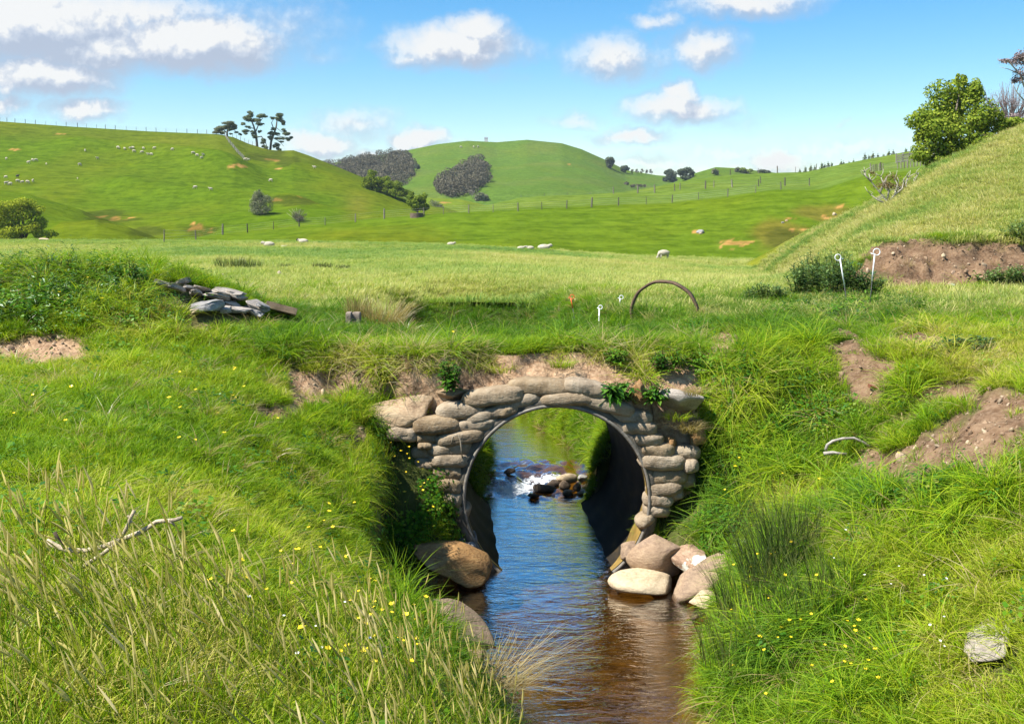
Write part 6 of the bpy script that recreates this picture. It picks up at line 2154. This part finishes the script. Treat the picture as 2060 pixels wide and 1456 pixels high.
def build_stakes():
    white = simple_mat('white_plastic', (.80, .80, .80), .4, .4)
    black = simple_mat('black_rod', (.03, .03, .03), .5, .4)
    orange = simple_mat('orange_plastic', (.75, .13, .03), .45, .4)
    # top loop centre, rod foot, where the sleeve ends, ground, loop radius, loop side, depth
    S = [((1764, 507), (1748, 625), .46, 7, 1, None, white, 'tallest white pigtail stake, right one of the two by the thistle clump'),
         ((1686, 518), (1704, 606), .50, 6.5, -1, 17.6, white, 'white pigtail stake in front of the thistle clump, left of the tallest one'),
         ((1208, 618), (1205, 648), .98, 4, 1, 16.4, white, 'white pigtail stake left of the rusty hoop, the nearer of two'), ((1250, 598), (1245, 640), .55, 4, 1, 18.5, white, 'white pigtail stake left of the rusty hoop, the farther of two'),
         ((1441, 606), (1440, 635), .9, 3, 1, 19.0, white, 'short white stake standing in grass right of the rusty hoop'), ((1151, 597), (1156, 640), .22, 4.5, 1, 19.0, orange, 'stake with an orange pigtail top standing alone in the field')]
    for (tp, ft, sl, lr, side, Y, mt, lb) in S:
        if Y is None: Y = G(*ft).y
        k = Y / F
        foot = W(ft[0], ft[1], Y)
        gz = float(surf(foot.x, foot.y))
        top = W(tp[0] - side * lr * .6, tp[1] + lr * .5, Y)
        d = (foot - top).normalized()
        foot = top + d * ((top.z - gz + .05) / -d.z)
        mid = top.lerp(foot, sl)
        t = empty('pigtail_stake', foot, lb, 'fence stake', 'electric fence stakes')
        rw = (.0105 if Y < 16.2 or Y > 17.3 and Y < 17.7 else .0085) if mt is white else .009
        V, Fc = tube([mid - foot, top - foot], rw, 8)
        link('sleeve', mesh_np('stake_sleeve', np.array(V), Fc, True), mt, t)
        V, Fc = tube([Vector((0, 0, -.1)), mid - foot], .0065, 6)
        link('rod', mesh_np('stake_rod', np.array(V), Fc, True), black, t)
        c = W(tp[0], tp[1], Y) - foot
        r = lr * k * .95
        pts = [top - foot]
        a0 = math.atan2((top - foot - c).z, (top - foot - c).x)
        for i in range(19):
            a = a0 + side * (2 * math.pi * 1.02) * i / 18
            pts.append(c + Vector((math.cos(a) * r, .012 * i / 18, math.sin(a) * r)))
        pts.append(pts[-1] + Vector((-side * r * 1.1, .0, r * .35)))
        V, Fc = tube(pts, rw * .75, 6)
        link('pigtail', mesh_np('stake_pigtail', np.array(V), Fc, True), mt, t)


def build_hoop():
    Y = 17.0
    k = Y / F
    c = W(1336, 632, Y)
    R = 69 * k
    rust = simple_mat('rusty_iron', (.19, .125, .08), .9, .2, .6, 14, .7, color2=(.10, .065, .045))
    n, prof_ = 72, [(0, -.072), (0, .072), (-.036, .060), (-.046, 0), (-.036, -.060)]
    V, Fc = [], []
    for i in range(n):
        a = 2 * math.pi * i / n
        w = 1 + .012 * math.sin(3 * a + 1) + .006 * math.sin(11 * a)
        for dr, dy in prof_:
            V.append(((R * w + dr) * math.cos(a), dy, (R * w + dr) * math.sin(a)))
    m = len(prof_)
    for i in range(n):
        for j in range(m):
            Fc.append((i * m + j, ((i + 1) % n) * m + j, ((i + 1) % n) * m + (j + 1) % m, i * m + (j + 1) % m))
    o = link('iron_hoop', mesh_np('iron_hoop', np.array(V), Fc, True), rust, None, c, (math.radians(3), 0, math.radians(-17)))
    tag(o, 'large rusty iron hoop half sunk upright in the grass on the bridge', 'hoop')


# ---- plants of their own
def leaf_plant(name, base, spec, mat, label, cat='weed', group=None, seed=0):
    """stems with leaves. spec: list of (height, spread, n_stems, n_leaves, leaf_len, leaf_w, droop)"""
    rng = np.random.default_rng(700 + seed)
    t = empty(name, base, label, cat, group)
    V, Fc, A, R = [], [], [], []
    sm = MB()
    H, SP, NS, NL, LL, LW, DR = spec
    for s in range(NS):
        a = rng.uniform(0, 2 * math.pi)
        rr = SP * math.sqrt(rng.uniform())
        h = H * rng.uniform(.6, 1.05) * (1 - .35 * (rr / max(SP, 1e-3)) ** 2)
        b0 = Vector((rr * .45 * math.cos(a), rr * .45 * math.sin(a), 0))
        b1 = Vector((rr * math.cos(a), rr * math.sin(a), h))
        midp = b0.lerp(b1, .5) + Vector((rng.normal(0, .02), rng.normal(0, .02), h * .08))
        sm.tube([b0, midp, b1], [.006, .005, .003], 4, False)
        for l in range(NL):
            u = (l + rng.uniform()) / NL
            p = b0.lerp(midp, u * 2) if u < .5 else midp.lerp(b1, u * 2 - 1)
            fa = a + l * 2.4 + rng.normal(0, .5)
            ll = LL * rng.uniform(.6, 1.2) * (1.15 - .5 * u)
            up = rng.uniform(-.1, .9) * (1 - DR) + .3 * u
            d = Vector((math.cos(fa), math.sin(fa), up)).normalized()
            sd = d.cross(Vector((0, 0, 1))).normalized()
            w = LW * rng.uniform(.7, 1.2)
            n0 = len(V)
            tip = p + d * ll - Vector((0, 0, DR * ll * .6))
            m1 = p + d * ll * .45 - Vector((0, 0, DR * ll * .08))
            nr = sd.cross(d) * w * .22
            V += [p, m1 - sd * w + nr, m1 - nr * .3, m1 + sd * w + nr, tip]
            rn = rng.uniform()
            A += [.3, .6, .5, .6, 1.0]; R += [rn] * 5
            Fc += [(n0, n0 + 1, n0 + 2), (n0, n0 + 2, n0 + 3), (n0 + 1, n0 + 4, n0 + 2), (n0 + 2, n0 + 4, n0 + 3)]
    me = mesh_np(name + '_leaves', np.array([tuple(v) for v in V]), Fc)
    set_attr(me, 'along', A); set_attr(me, 'rnd', R)
    link('foliage', me, mat, t)
    link('stem', sm.mesh(name + '_stems', True), GM['rush'], t)
    return t


def tone_mat(base, tone, name):
    """leaf material with a fixed tone for plants that are not instanced"""
    m = GM[base].copy()
    m.name = name
    for nd in list(m.node_tree.nodes):
        if nd.type == 'ATTRIBUTE' and nd.attribute_name == 'tone':
            v = m.node_tree.nodes.new('ShaderNodeValue')
            v.outputs[0].default_value = tone
            for l in list(nd.outputs['Fac'].links): m.node_tree.links.new(v.outputs[0], l.to_socket)
    return m


def grass_plant(name, base, n, radius, h0, h1, w, bend, mat, label, cat='grass clump', group=None, seed=0, lean=(0, 0), levels=5):
    V, Fc, A, R = blades(n, radius, h0, h1, w, bend, 800 + seed, levels, lean)
    t = empty(name, base, label, cat, group)
    me = mesh_np(name + '_blades', np.array(V), Fc)
    set_attr(me, 'along', A); set_attr(me, 'rnd', R)
    link('blades', me, mat, t)
    return t


def build_plants():
    thistle = tone_mat('thistle', .45, 'thistle_green')
    weed = tone_mat('leaf', .40, 'weed_green')
    weed2 = tone_mat('leaf', .62, 'weed_light_green')
    stalk = tone_mat('leaf', .85, 'weed_yellowing')
    # thistle clumps on the right
    def clump(name, lst, label, cat, spec, seed, mat=thistle):
        g0 = G(*lst[0][:2])
        root = empty(name, g0, label, cat)
        for i, (px, py, s_) in enumerate(lst):
            g = G(px, py)
            sp = tuple(v * s_ if j in (0, 1) else v for j, v in enumerate(spec))
            q = leaf_plant('plant', Vector((0, 0, 0)), sp, mat, None, None, None, seed + i)
            for ch in list(q.children):
                ch.parent = root
                ch.location = g - g0
            bpy.data.objects.remove(q)
    clump('thistle_clump', [(1640, 598, 1.0), (1610, 600, .85), (1680, 602, .9), (1715, 604, .95), (1745, 604, .75), (1660, 585, 1.15), (1630, 585, 1.05), (1690, 585, 1.0)],
          'big feathery dark green thistle clump by the bare earth heap', 'thistle', (.80, .40, 26, 18, .20, .020, .30), 1)
    clump('thistle_clump', [(1540, 610, 1.0), (1515, 612, .75), (1566, 610, .8)], 'low thistle bunch left of the big thistle clump', 'thistle', (.42, .26, 22, 15, .13, .016, .25), 20)
    clump('weed_clump', [(1985, 572, .9), (2020, 570, 1.0), (2050, 566, .9)], 'green weed clump in front of the bare earth heap', 'weed', (.35, .3, 18, 12, .16, .022, .3), 30)
    clump('weed_clump', [(2045, 486, 1.0), (2062, 482, 1.1)], 'green weed clump on top of the bare earth heap', 'weed', (.45, .35, 18, 12, .16, .025, .3), 40)
    clump('dock_clump', [(1890, 718, .9), (1925, 712, 1.0), (1955, 705, .9), (1905, 722, .7), (1975, 700, .7)], 'dark green dock leaves sprawling down the bare right bank', 'dock plant', (.20, .20, 16, 8, .17, .030, .5), 50, tone_mat('thistle', .30, 'dock_dark_green'))
    # weeds on the headwall
    for (px, py, Y, spec, mt, lb, sd) in ((1243, 800, 11.72, (.20, .17, 22, 9, .14, .030, .9), weed, 'dark leafy weed hanging over the top right bags of the headwall', 61),
                                          (1321, 806, 11.72, (.18, .13, 18, 9, .10, .024, .7), weed, 'leafy weed beside the orange block right of the pipe', 62),
                                          (905, 782, 11.78, (.36, .14, 18, 13, .10, .024, .6), weed, 'upright leafy weed growing from the earth above the dark wedged rock', 63),
                                          (1345, 745, 12.15, (.26, .22, 20, 10, .10, .022, .5), weed, 'leafy bush on the bank edge above the grey slab', 64),
                                          (1400, 740, 12.3, (.20, .20, 18, 9, .10, .02, .5), weed2, 'lighter leafy weed right of the bush above the grey slab', 65),
                                          (1240, 728, 12.2, (.16, .16, 14, 8, .12, .022, .6), weed2, 'light green weed on the lip right above the hanging dark weed', 66)):
        leaf_plant('leafy_weed', W(px, py, Y), spec, mt, lb, 'weed', 'weeds on the headwall', sd)
    # weeds of the left mound
    for (px, py, h, lb, sd) in ((101, 566, .38, 'brownish upright dock stalk on the left mound, leftmost of the tall ones', 141), (137, 566, .46, 'bushiest dock stalk on the left mound, second from the left', 142), (176, 562, .30, 'small thin dock stalk between the bushiest stalk and the tallest one', 143), (264, 590, .58, 'tallest dock stalk on the left mound beside the right twig', 144)):
        g = G(px, py)
        leaf_plant('dock_stalk', g, (h, .07, 4, 26, .085, .012, .0), stalk, lb, 'weed', 'dock stalks on the left mound', sd)
    # tan tussock
    g = W(770, 652, 15.4); g.z = float(surf(g.x, g.y))
    tan = tone_mat('straw', .35, 'tussock_straw')
    grass_plant('tussock', g, 420, .26, .34, .62, .006, .75, tan, 'large tan tussock of dry grass behind the bridge', 'tussock', None, 1, (.22, 0))
    g2 = W(722, 650, 15.5); g2.z = float(surf(g2.x, g2.y))
    grass_plant('tussock', g2, 240, .18, .26, .42, .006, .35, tone_mat('rush', .95, 'tussock_olive'), 'olive green upright tussock left of the large tan one', 'tussock', None, 2)
    g3 = W(835, 664, 15.1); g3.z = float(surf(g3.x, g3.y))
    grass_plant('tussock', g3, 300, .22, .22, .40, .006, 1.2, tone_mat('straw', .2, 'tussock_brown'), 'flattened brown tussock right of the large tan one', 'tussock', None, 3, (.5, 0))
    for (px, py, lb, sd) in ((812, 672, 'pale small thistle in front of the flattened tussock, left one', 151), (822, 676, 'dark small thistle in front of the flattened tussock, right one', 152)):
        g = W(px, py, 14.6); g.z = float(surf(g.x, g.y))
        leaf_plant('small_thistle', g, (.26, .03, 3, 14, .05, .01, .1), thistle, lb, 'thistle', None, sd)
    # rush clumps in the field
    dk = tone_mat('rush', .45, 'rush_green')
    for i, (px, py, s, lb) in enumerate(((470, 545, 1.0, 'dark green rush clump in the field, biggest one'), (498, 545, .8, 'dark green rush clump touching the biggest one on its right'), (648, 544, .55, 'faint low rush clump right of the pale driftwood'), (690, 545, .4, 'faintest low rush clump in the middle of the field'), (575, 544, .45, 'small rush clump behind the pale driftwood'))):
        g = G(px, py)
        grass_plant('rush_clump', g, 220, .62 * s, .34 * s, .62 * s, .016, .3, dk, lb, 'rush clump', 'rush clumps in the field', 10 + i, levels=3)
    # rushes on the right bank, dry ones over the water
    for i, (px, py, n, h, lb) in enumerate(((1560, 1200, 300, .90, 'tall dark rush clump on the right bank above the small pale stone'), (1600, 1150, 220, .80, 'dark rush clump right of and behind the tallest one'), (1505, 1260, 220, .68, 'rush clump leaning over the water at the right bank'),
                                            (1480, 1330, 170, .50, 'rush clump lowest at the right water edge'), (1620, 1250, 120, .55, 'thin rush clump in the right grass beside the tallest one'), (1700, 1200, 90, .5, 'sparse rush clump farthest right in the bank grass'))):
        g = G(px, py)
        grass_plant('rush_clump', g, n, .26, h * .55, h, .0052, .40, tone_mat('rush', .30 + .05 * i, 'bank_rush_%s' % 'abcdef'[i]), lb, 'rush clump', 'rush clumps on the right bank', 30 + i, (-.12, 0))
    for i, (px, py, n, h, lb) in enumerate(((790, 1190, 70, .40, 'thin rush clump in the dark hollow of the left bank'), (860, 1240, 90, .42, 'rush clump left of the nearest left boulder'))):
        g = G(px, py)
        grass_plant('rush_clump', g, n, .20, h * .5, h, .0048, .35, tone_mat('rush', .55, 'left_rush_%s' % 'ab'[i]), lb, 'rush clump', 'rush clumps on the left bank', 40 + i, (.15, 0))
    g = W(968, 1372, 8.75); g.z = float(surf(g.x, g.y))
    grass_plant('dry_rush', g, 300, .20, .34, .70, .0048, .95, tone_mat('straw', .15, 'dry_rush_straw'), 'dry brown rush clump leaning out over the water at the lower left bank', 'rush clump', None, 50, (.75, .25))
    g = W(965, 1435, 8.3); g.z = float(surf(g.x, g.y))
    grass_plant('dry_rush', g, 130, .22, .3, .6, .0048, 1.1, tone_mat('straw', .5, 'dry_rush_pale'), 'sparse straw coloured rush clump below the dry brown one', 'rush clump', None, 51, (.7, -.1))
    g = W(1075, 735, 12.35)
    # straw hanging over the right rocks
    for (px, py, Y, n, h, lb, sd) in ((1385, 870, 11.75, 170, .24, 'beard of dead straw hanging over the yellow stone right of the bags', 60), (1395, 795, 11.7, 110, .18, 'dead straw lying over the grey slab', 61), (905, 975, 11.72, 90, .12, 'little tuft of straw on the lowest left bags', 62)):
        b = W(px, py, Y)
        grass_plant('dead_straw', b, n, .10, h * .6, h, .004, 1.3, tone_mat('straw', .35, 'dead_straw_%d' % sd), lb, 'straw', 'dead straw on the headwall', sd, (.1, -.8))
    for (px, py, Y, n, h, lb, sd) in ((1010, 750, 12.1, 130, .20, 'dry yellowing tuft on the lip above the top bags, left one', 71), (1130, 740, 12.1, 160, .20, 'dry yellowing tuft on the lip above the top bags, middle one', 72), (690, 815, 11.75, 200, .30, 'lush yellow green tuft left of the big brown boulder', 73), (715, 850, 11.6, 190, .34, 'lush green tuft in front of the big brown boulder', 74),
                                      (855, 745, 12.15, 120, .18, 'rounded brownish tuft on the scarp above the big brown boulder', 75), (750, 735, 12.2, 130, .18, 'yellow green tuft on the scarp lip', 76), (1362, 845, 11.72, 110, .16, 'yellow tuft under the grey slab', 77)):
        b = W(px, py, Y)
        grass_plant('grass_tuft', b, n, .13, h * .5, h, .0055, 1.3, tone_mat('near', .62 + .03 * (sd % 5), 'tuft_%d' % sd), lb, 'grass tuft', 'tufts about the headwall', sd, (0, -.35))


def build_stuff():
    rng = np.random.default_rng(45)
    yel = simple_mat('buttercup_petals', (.85, .62, .02), .35, .5)
    whi = simple_mat('clover_white', (.75, .75, .68), .7, .2)
    stem = GM['near']

    def flower(mat, s, n, seed):
        V, Fc, A, R = blades(1, .001, .24, .26, .004, .25, seed, 4)
        top = Vector(V[-1])
        rr = np.random.default_rng(seed)
        pv, pf = [], []
        for k in range(n):
            a = 2 * math.pi * k / n + rr.uniform(-.1, .1)
            c, q = Vector((math.cos(a), math.sin(a), .45)), Vector((-math.sin(a), math.cos(a), 0))
            m = len(pv)
            pv += [top, top + c * s * .6 - q * s * .42, top + c * s, top + c * s * .6 + q * s * .42]
            pf.append((m, m + 1, m + 2, m + 3))
        return tmpl('flower', [(V, Fc, A, R, 0), (pv, pf, [1] * len(pv), [.5] * len(pv), 1)], [stem, mat])
    fl = [flower(yel, .015, 5, 1), flower(yel, .018, 5, 2), flower(yel, .013, 5, 3), flower(whi, .009, 8, 4)]
    areas = [(810, 930, 60, 90, 34, 0), (850, 1050, 80, 50, 26, 0), (700, 1130, 90, 60, 10, 0), (560, 1200, 160, 90, 9, 0), (800, 1330, 100, 90, 26, 0), (880, 1260, 60, 50, 8, 0), (700, 1400, 120, 60, 8, 0), (300, 880, 300, 70, 12, 0),
             (1600, 1210, 130, 60, 16, 0), (1560, 1350, 120, 90, 15, 0), (1700, 1300, 90, 90, 7, 0), (1420, 1000, 80, 60, 8, 0), (1640, 1000, 200, 60, 6, 0), (1700, 1420, 90, 40, 8, 0), (170, 600, 120, 50, 10, 0), (500, 820, 220, 60, 8, 0),
             (1750, 1180, 120, 60, 8, 3), (620, 1330, 160, 80, 8, 3), (1890, 1300, 100, 100, 6, 3)]
    P, S, I = [], [], []
    for (cx, cy, rx, ry, n, kd) in areas:
        for _ in range(n):
            a, q = rng.uniform(0, 6.28), math.sqrt(rng.uniform())
            g = G(cx + rx * q * math.cos(a), cy + ry * q * math.sin(a))
            if g.z < -2.05: continue
            P.append(g); S.append(rng.uniform(.75, 1.2)); I.append(kd if kd else int(rng.integers(0, 3)))
    n = len(P)
    T = np.stack([rng.normal(0, .2, n), rng.normal(-.15, .2, n), np.ones(n)], 1)
    scatter('buttercups', np.array([tuple(p) for p in P]), euler_align(T, rng.uniform(0, 6.28, n)), S, I, np.full(n, .35), fl)

    # seeding grass of the near left
    headm = blade_mat('seed_heads', (.44, .41, .12), (.58, .53, .18), (.68, .59, .24), (.72, .63, .36), .15, .5, .01)

    def seedhead(seed):
        r = np.random.default_rng(seed)
        h = r.uniform(.34, .50); lx, ly = r.normal(-.10, .07), r.normal(0, .05)
        bl = blades(5, .02, .12, .26, .0055, .7, seed + 50, 4)
        p0, p1, p2 = Vector((0, 0, 0)), Vector((lx * .4, ly * .4, h * .6)), Vector((lx, ly, h))
        V, Fc = tube([p0, p1, p2], [.0016, .0014, .001], 3, False)
        A = [.3] * len(V); R = [r.uniform()] * len(V)
        d = (p2 - p1).normalized()
        L = r.uniform(.055, .095)
        pts = [p2 + d * L * q + Vector((-.01 * q * q, 0, 0)) for q in (0, .2, .45, .75, 1)]
        hv, hf = tube(pts, [.0012, .0036, .0044, .0028, .0005], 5, False)
        return tmpl('seed', [(*bl, 0), (V, Fc, A, R, 0), (hv, hf, [.4] * len(hv), [r.uniform()] * len(hv), 1)], [GM['near'], headm])
    heads = [seedhead(400 + i) for i in range(7)]

    def dens(X, Y, Z, px, py, D, R):
        a = sstep((py - 1130 - .26 * np.maximum(px - 250, 0)) / 190) * (px < 1060) * (X < np.interp(Y, YK, XL) + .25)
        b = .25 * sstep((py - 1300) / 100) * (px < 1060) * (X < np.interp(Y, YK, XL) + .5)
        return np.maximum(a, b) * (250 + 140 * sstep((600 - px) / 400)) * (Y < 9) + 1.5 * (px > 1500) * (py > 1000) * (Y < 11)
    P, N, D, R = sample_near(dens, rng)
    n = len(P)
    T = np.stack([rng.normal(-.06, .10, n), rng.normal(0, .1, n), np.ones(n)], 1)
    scatter('seeding_grass', P, euler_align(T, rng.normal(0, .6, n)), rng.uniform(.7, 1.15, n), rng.integers(0, 7, n), np.clip(.62 + .2 * rng.normal(size=n), 0, 1), heads)
    print('seed stems', n)

    # broad-leaved ground weeds on the wet slope left of the pipe and in patches on the right
    def leafclump(seed):
        r = np.random.default_rng(seed)
        V, Fc, A, R = [], [], [], []
        for i in range(26):
            a = r.uniform(0, 6.28); rr = .07 * math.sqrt(r.uniform()); h = r.uniform(.03, .15)
            p = Vector((rr * math.cos(a), rr * math.sin(a), h))
            d = Vector((math.cos(a + r.normal(0, .6)), math.sin(a + r.normal(0, .6)), r.uniform(-.5, .4))).normalized()
            s = d.cross(Vector((0, 0, 1))).normalized()
            L = r.uniform(.014, .032); w = L * r.uniform(.35, .5)
            n0 = len(V)
            V += [p, p + d * L * .5 - s * w, p + d * L, p + d * L * .5 + s * w]
            A += [.3, .5, .5, .5]; R += [r.uniform()] * 4
            Fc += [(n0, n0 + 1, n0 + 2, n0 + 3)]
        return tmpl('weeds', [(V, Fc, A, R, 0)], [GM['leaf']])
    lc = [leafclump(500 + i) for i in range(5)]

    def dens2(X, Y, Z, px, py, D, R):
        m = region(px, py, [(845, 1010, 100, 110, 1.0), (800, 900, 60, 60, .5), (1340, 1040, 90, 40, .7), (1450, 1060, 60, 50, .7), (1430, 760, 90, 90, .4), (1530, 880, 50, 50, .25), (200, 620, 190, 60, .35), (1640, 830, 90, 50, .25), (1850, 1000, 140, 40, .2)])
        d = (m * 260 + 5) * (Y < 15) * (1 - .9 * D)
        for (rx, ry, rr) in [(o.location.x, o.location.y, max(o.dimensions.x, o.dimensions.y) * .5) for o in COL.objects if o.get('category') in ('rock', 'boulder', 'slab')]:
            d = d * (np.hypot(X - rx, (Y - ry + .1) / 1.2) > rr * .9)
        return d
    P, N, D, R = sample_near(dens2, rng)
    n = len(P)
    T = N * np.array([.6, .6, 1]) + rng.normal(0, .15, (n, 3))
    scatter('ground_weeds', P, euler_align(T, rng.uniform(0, 6.28, n)), rng.uniform(.8, 1.5, n), rng.integers(0, 5, n), np.clip(.42 + .18 * rng.normal(size=n), 0, 1), lc)
    print('weed clumps', n)

    # the weedy thicket on top of the left mound
    def weedstem(seed, long_):
        r = np.random.default_rng(seed)
        V, Fc, A, R = [], [], [], []
        for s_ in range(7):
            a = r.uniform(0, 6.28); h = r.uniform(.12, .34)
            b0 = Vector((.05 * math.cos(a), .05 * math.sin(a), 0)); b1 = Vector((.16 * math.cos(a), .16 * math.sin(a), h))
            for l in range(11):
                u = (l + r.uniform()) / 11
                p = b0.lerp(b1, u); fa = a + l * 2.4
                L = r.uniform(.05, .12) * (1.2 - .5 * u); w = L * (.09 if long_ else .17)
                d = Vector((math.cos(fa), math.sin(fa), r.uniform(-.2, .8))).normalized()
                sd = d.cross(Vector((0, 0, 1))).normalized()
                n0 = len(V)
                V += [p, p + d * L * .5 - sd * w, p + d * L - Vector((0, 0, L * .2)), p + d * L * .5 + sd * w]
                A += [.3, .5, .8, .5]; R += [r.uniform()] * 4
                Fc.append((n0, n0 + 1, n0 + 2, n0 + 3))
        return tmpl('weed', [(V, Fc, A, R, 0)], [GM['thistle'] if long_ else GM['leaf']])
    ws = [weedstem(700 + i, i % 2) for i in range(6)]

    def dens4(X, Y, Z, px, py, D, R):
        m = region(px, py, [(120, 572, 150, 26, 1.0), (250, 580, 80, 20, 1.0), (40, 640, 60, 40, .5), (180, 610, 140, 26, .45)]) * (X < -4.3)
        m = np.maximum(m, .5 * region(px, py, [(1680, 640, 130, 30, .4)]))
        return m * 42 * (1 - .8 * D) * (Y > 10) * (Y < 19)
    P, N, D, R = sample_near(dens4, rng)
    n = len(P)
    T = N * np.array([.4, .4, 1]) + rng.normal(0, .12, (n, 3))
    scatter('undergrowth', P, euler_align(T, rng.uniform(0, 6.28, n)), rng.uniform(.7, 1.25, n), rng.integers(0, 6, n), np.clip(.45 + .2 * rng.normal(size=n), 0, 1), ws)
    print('weed stems', n)

    # crumbs of stone and clods on bare earth
    def pebble(seed, mt):
        V, Fc = rock_geo((1, .8, .6), seed, 7, .12, 2)
        me = mesh_np('pebble', V, Fc, False); me.materials.append(mt)
        set_attr(me, 'rnd', np.zeros(len(V)))
        return bpy.data.objects.new('pebble', me)
    clod = simple_mat('earth_clod', (.30, .205, .13), .95, .05, .4, 3, .6, rnd=.3)
    chip = simple_mat('stone_chip', (.44, .335, .225), .9, .1, .3, 3, .5, rnd=.3)
    pb = [pebble(601, clod), pebble(602, clod), pebble(603, chip), pebble(604, chip)]

    def dens3(X, Y, Z, px, py, D, R): return np.clip(D - .4, 0, 1) * (Z > -2.0) * np.where(Y > 18, 90, 260)
    P, N, D, R = sample_near(dens3, rng)
    # the same on the face of the bridge
    m = 700
    xf, zf = rng.uniform(BX0, BX1, m), rng.uniform(-.42, .04, m)
    P = np.concatenate([P, np.stack([xf, BY0 + (lip_y(xf) - .02 - BY0) * sstep((zf + .42) / .60) + .03, zf], 1)])
    n = len(P)
    S = np.exp(rng.normal(-3.75, .55, n)) * np.where(P[:, 1] > 18, 1.5, 1)
    scatter('gravel', P, rng.uniform(0, 6.28, (n, 3)), np.clip(S, .006, .14), rng.choice(4, n, p=[.4, .3, .18, .12]), np.zeros(n), pb)
    print('crumbs', n)


build_sticks()
build_stone_heap()
build_stakes()
build_hoop()
build_plants()
build_stuff()

grow_near()
grow_field()

# ------------------------------------------------------------------ air
def build_haze():
    hz = bpy.data.materials.new('haze_air')
    hz.use_nodes = True
    nt = hz.node_tree
    nt.nodes.clear()
    out = nt.nodes.new('ShaderNodeOutputMaterial')
    v = nt.nodes.new('ShaderNodeVolumePrincipled')
    v.inputs['Color'].default_value = (.80, .90, 1.0, 1)
    v.inputs['Density'].default_value = .00012
    v.inputs['Anisotropy'].default_value = .2
    nt.links.new(v.outputs[0], out.inputs['Volume'])
    x, y0, y1, z0, z1 = 9300, -6200, 9300, -64, 72
    me = MB().box((0, (y0 + y1) / 2, (z0 + z1) / 2), (2 * x, y1 - y0, z1 - z0)).mesh('haze')
    tag(link('haze', me, hz), kind='stuff')


build_haze()
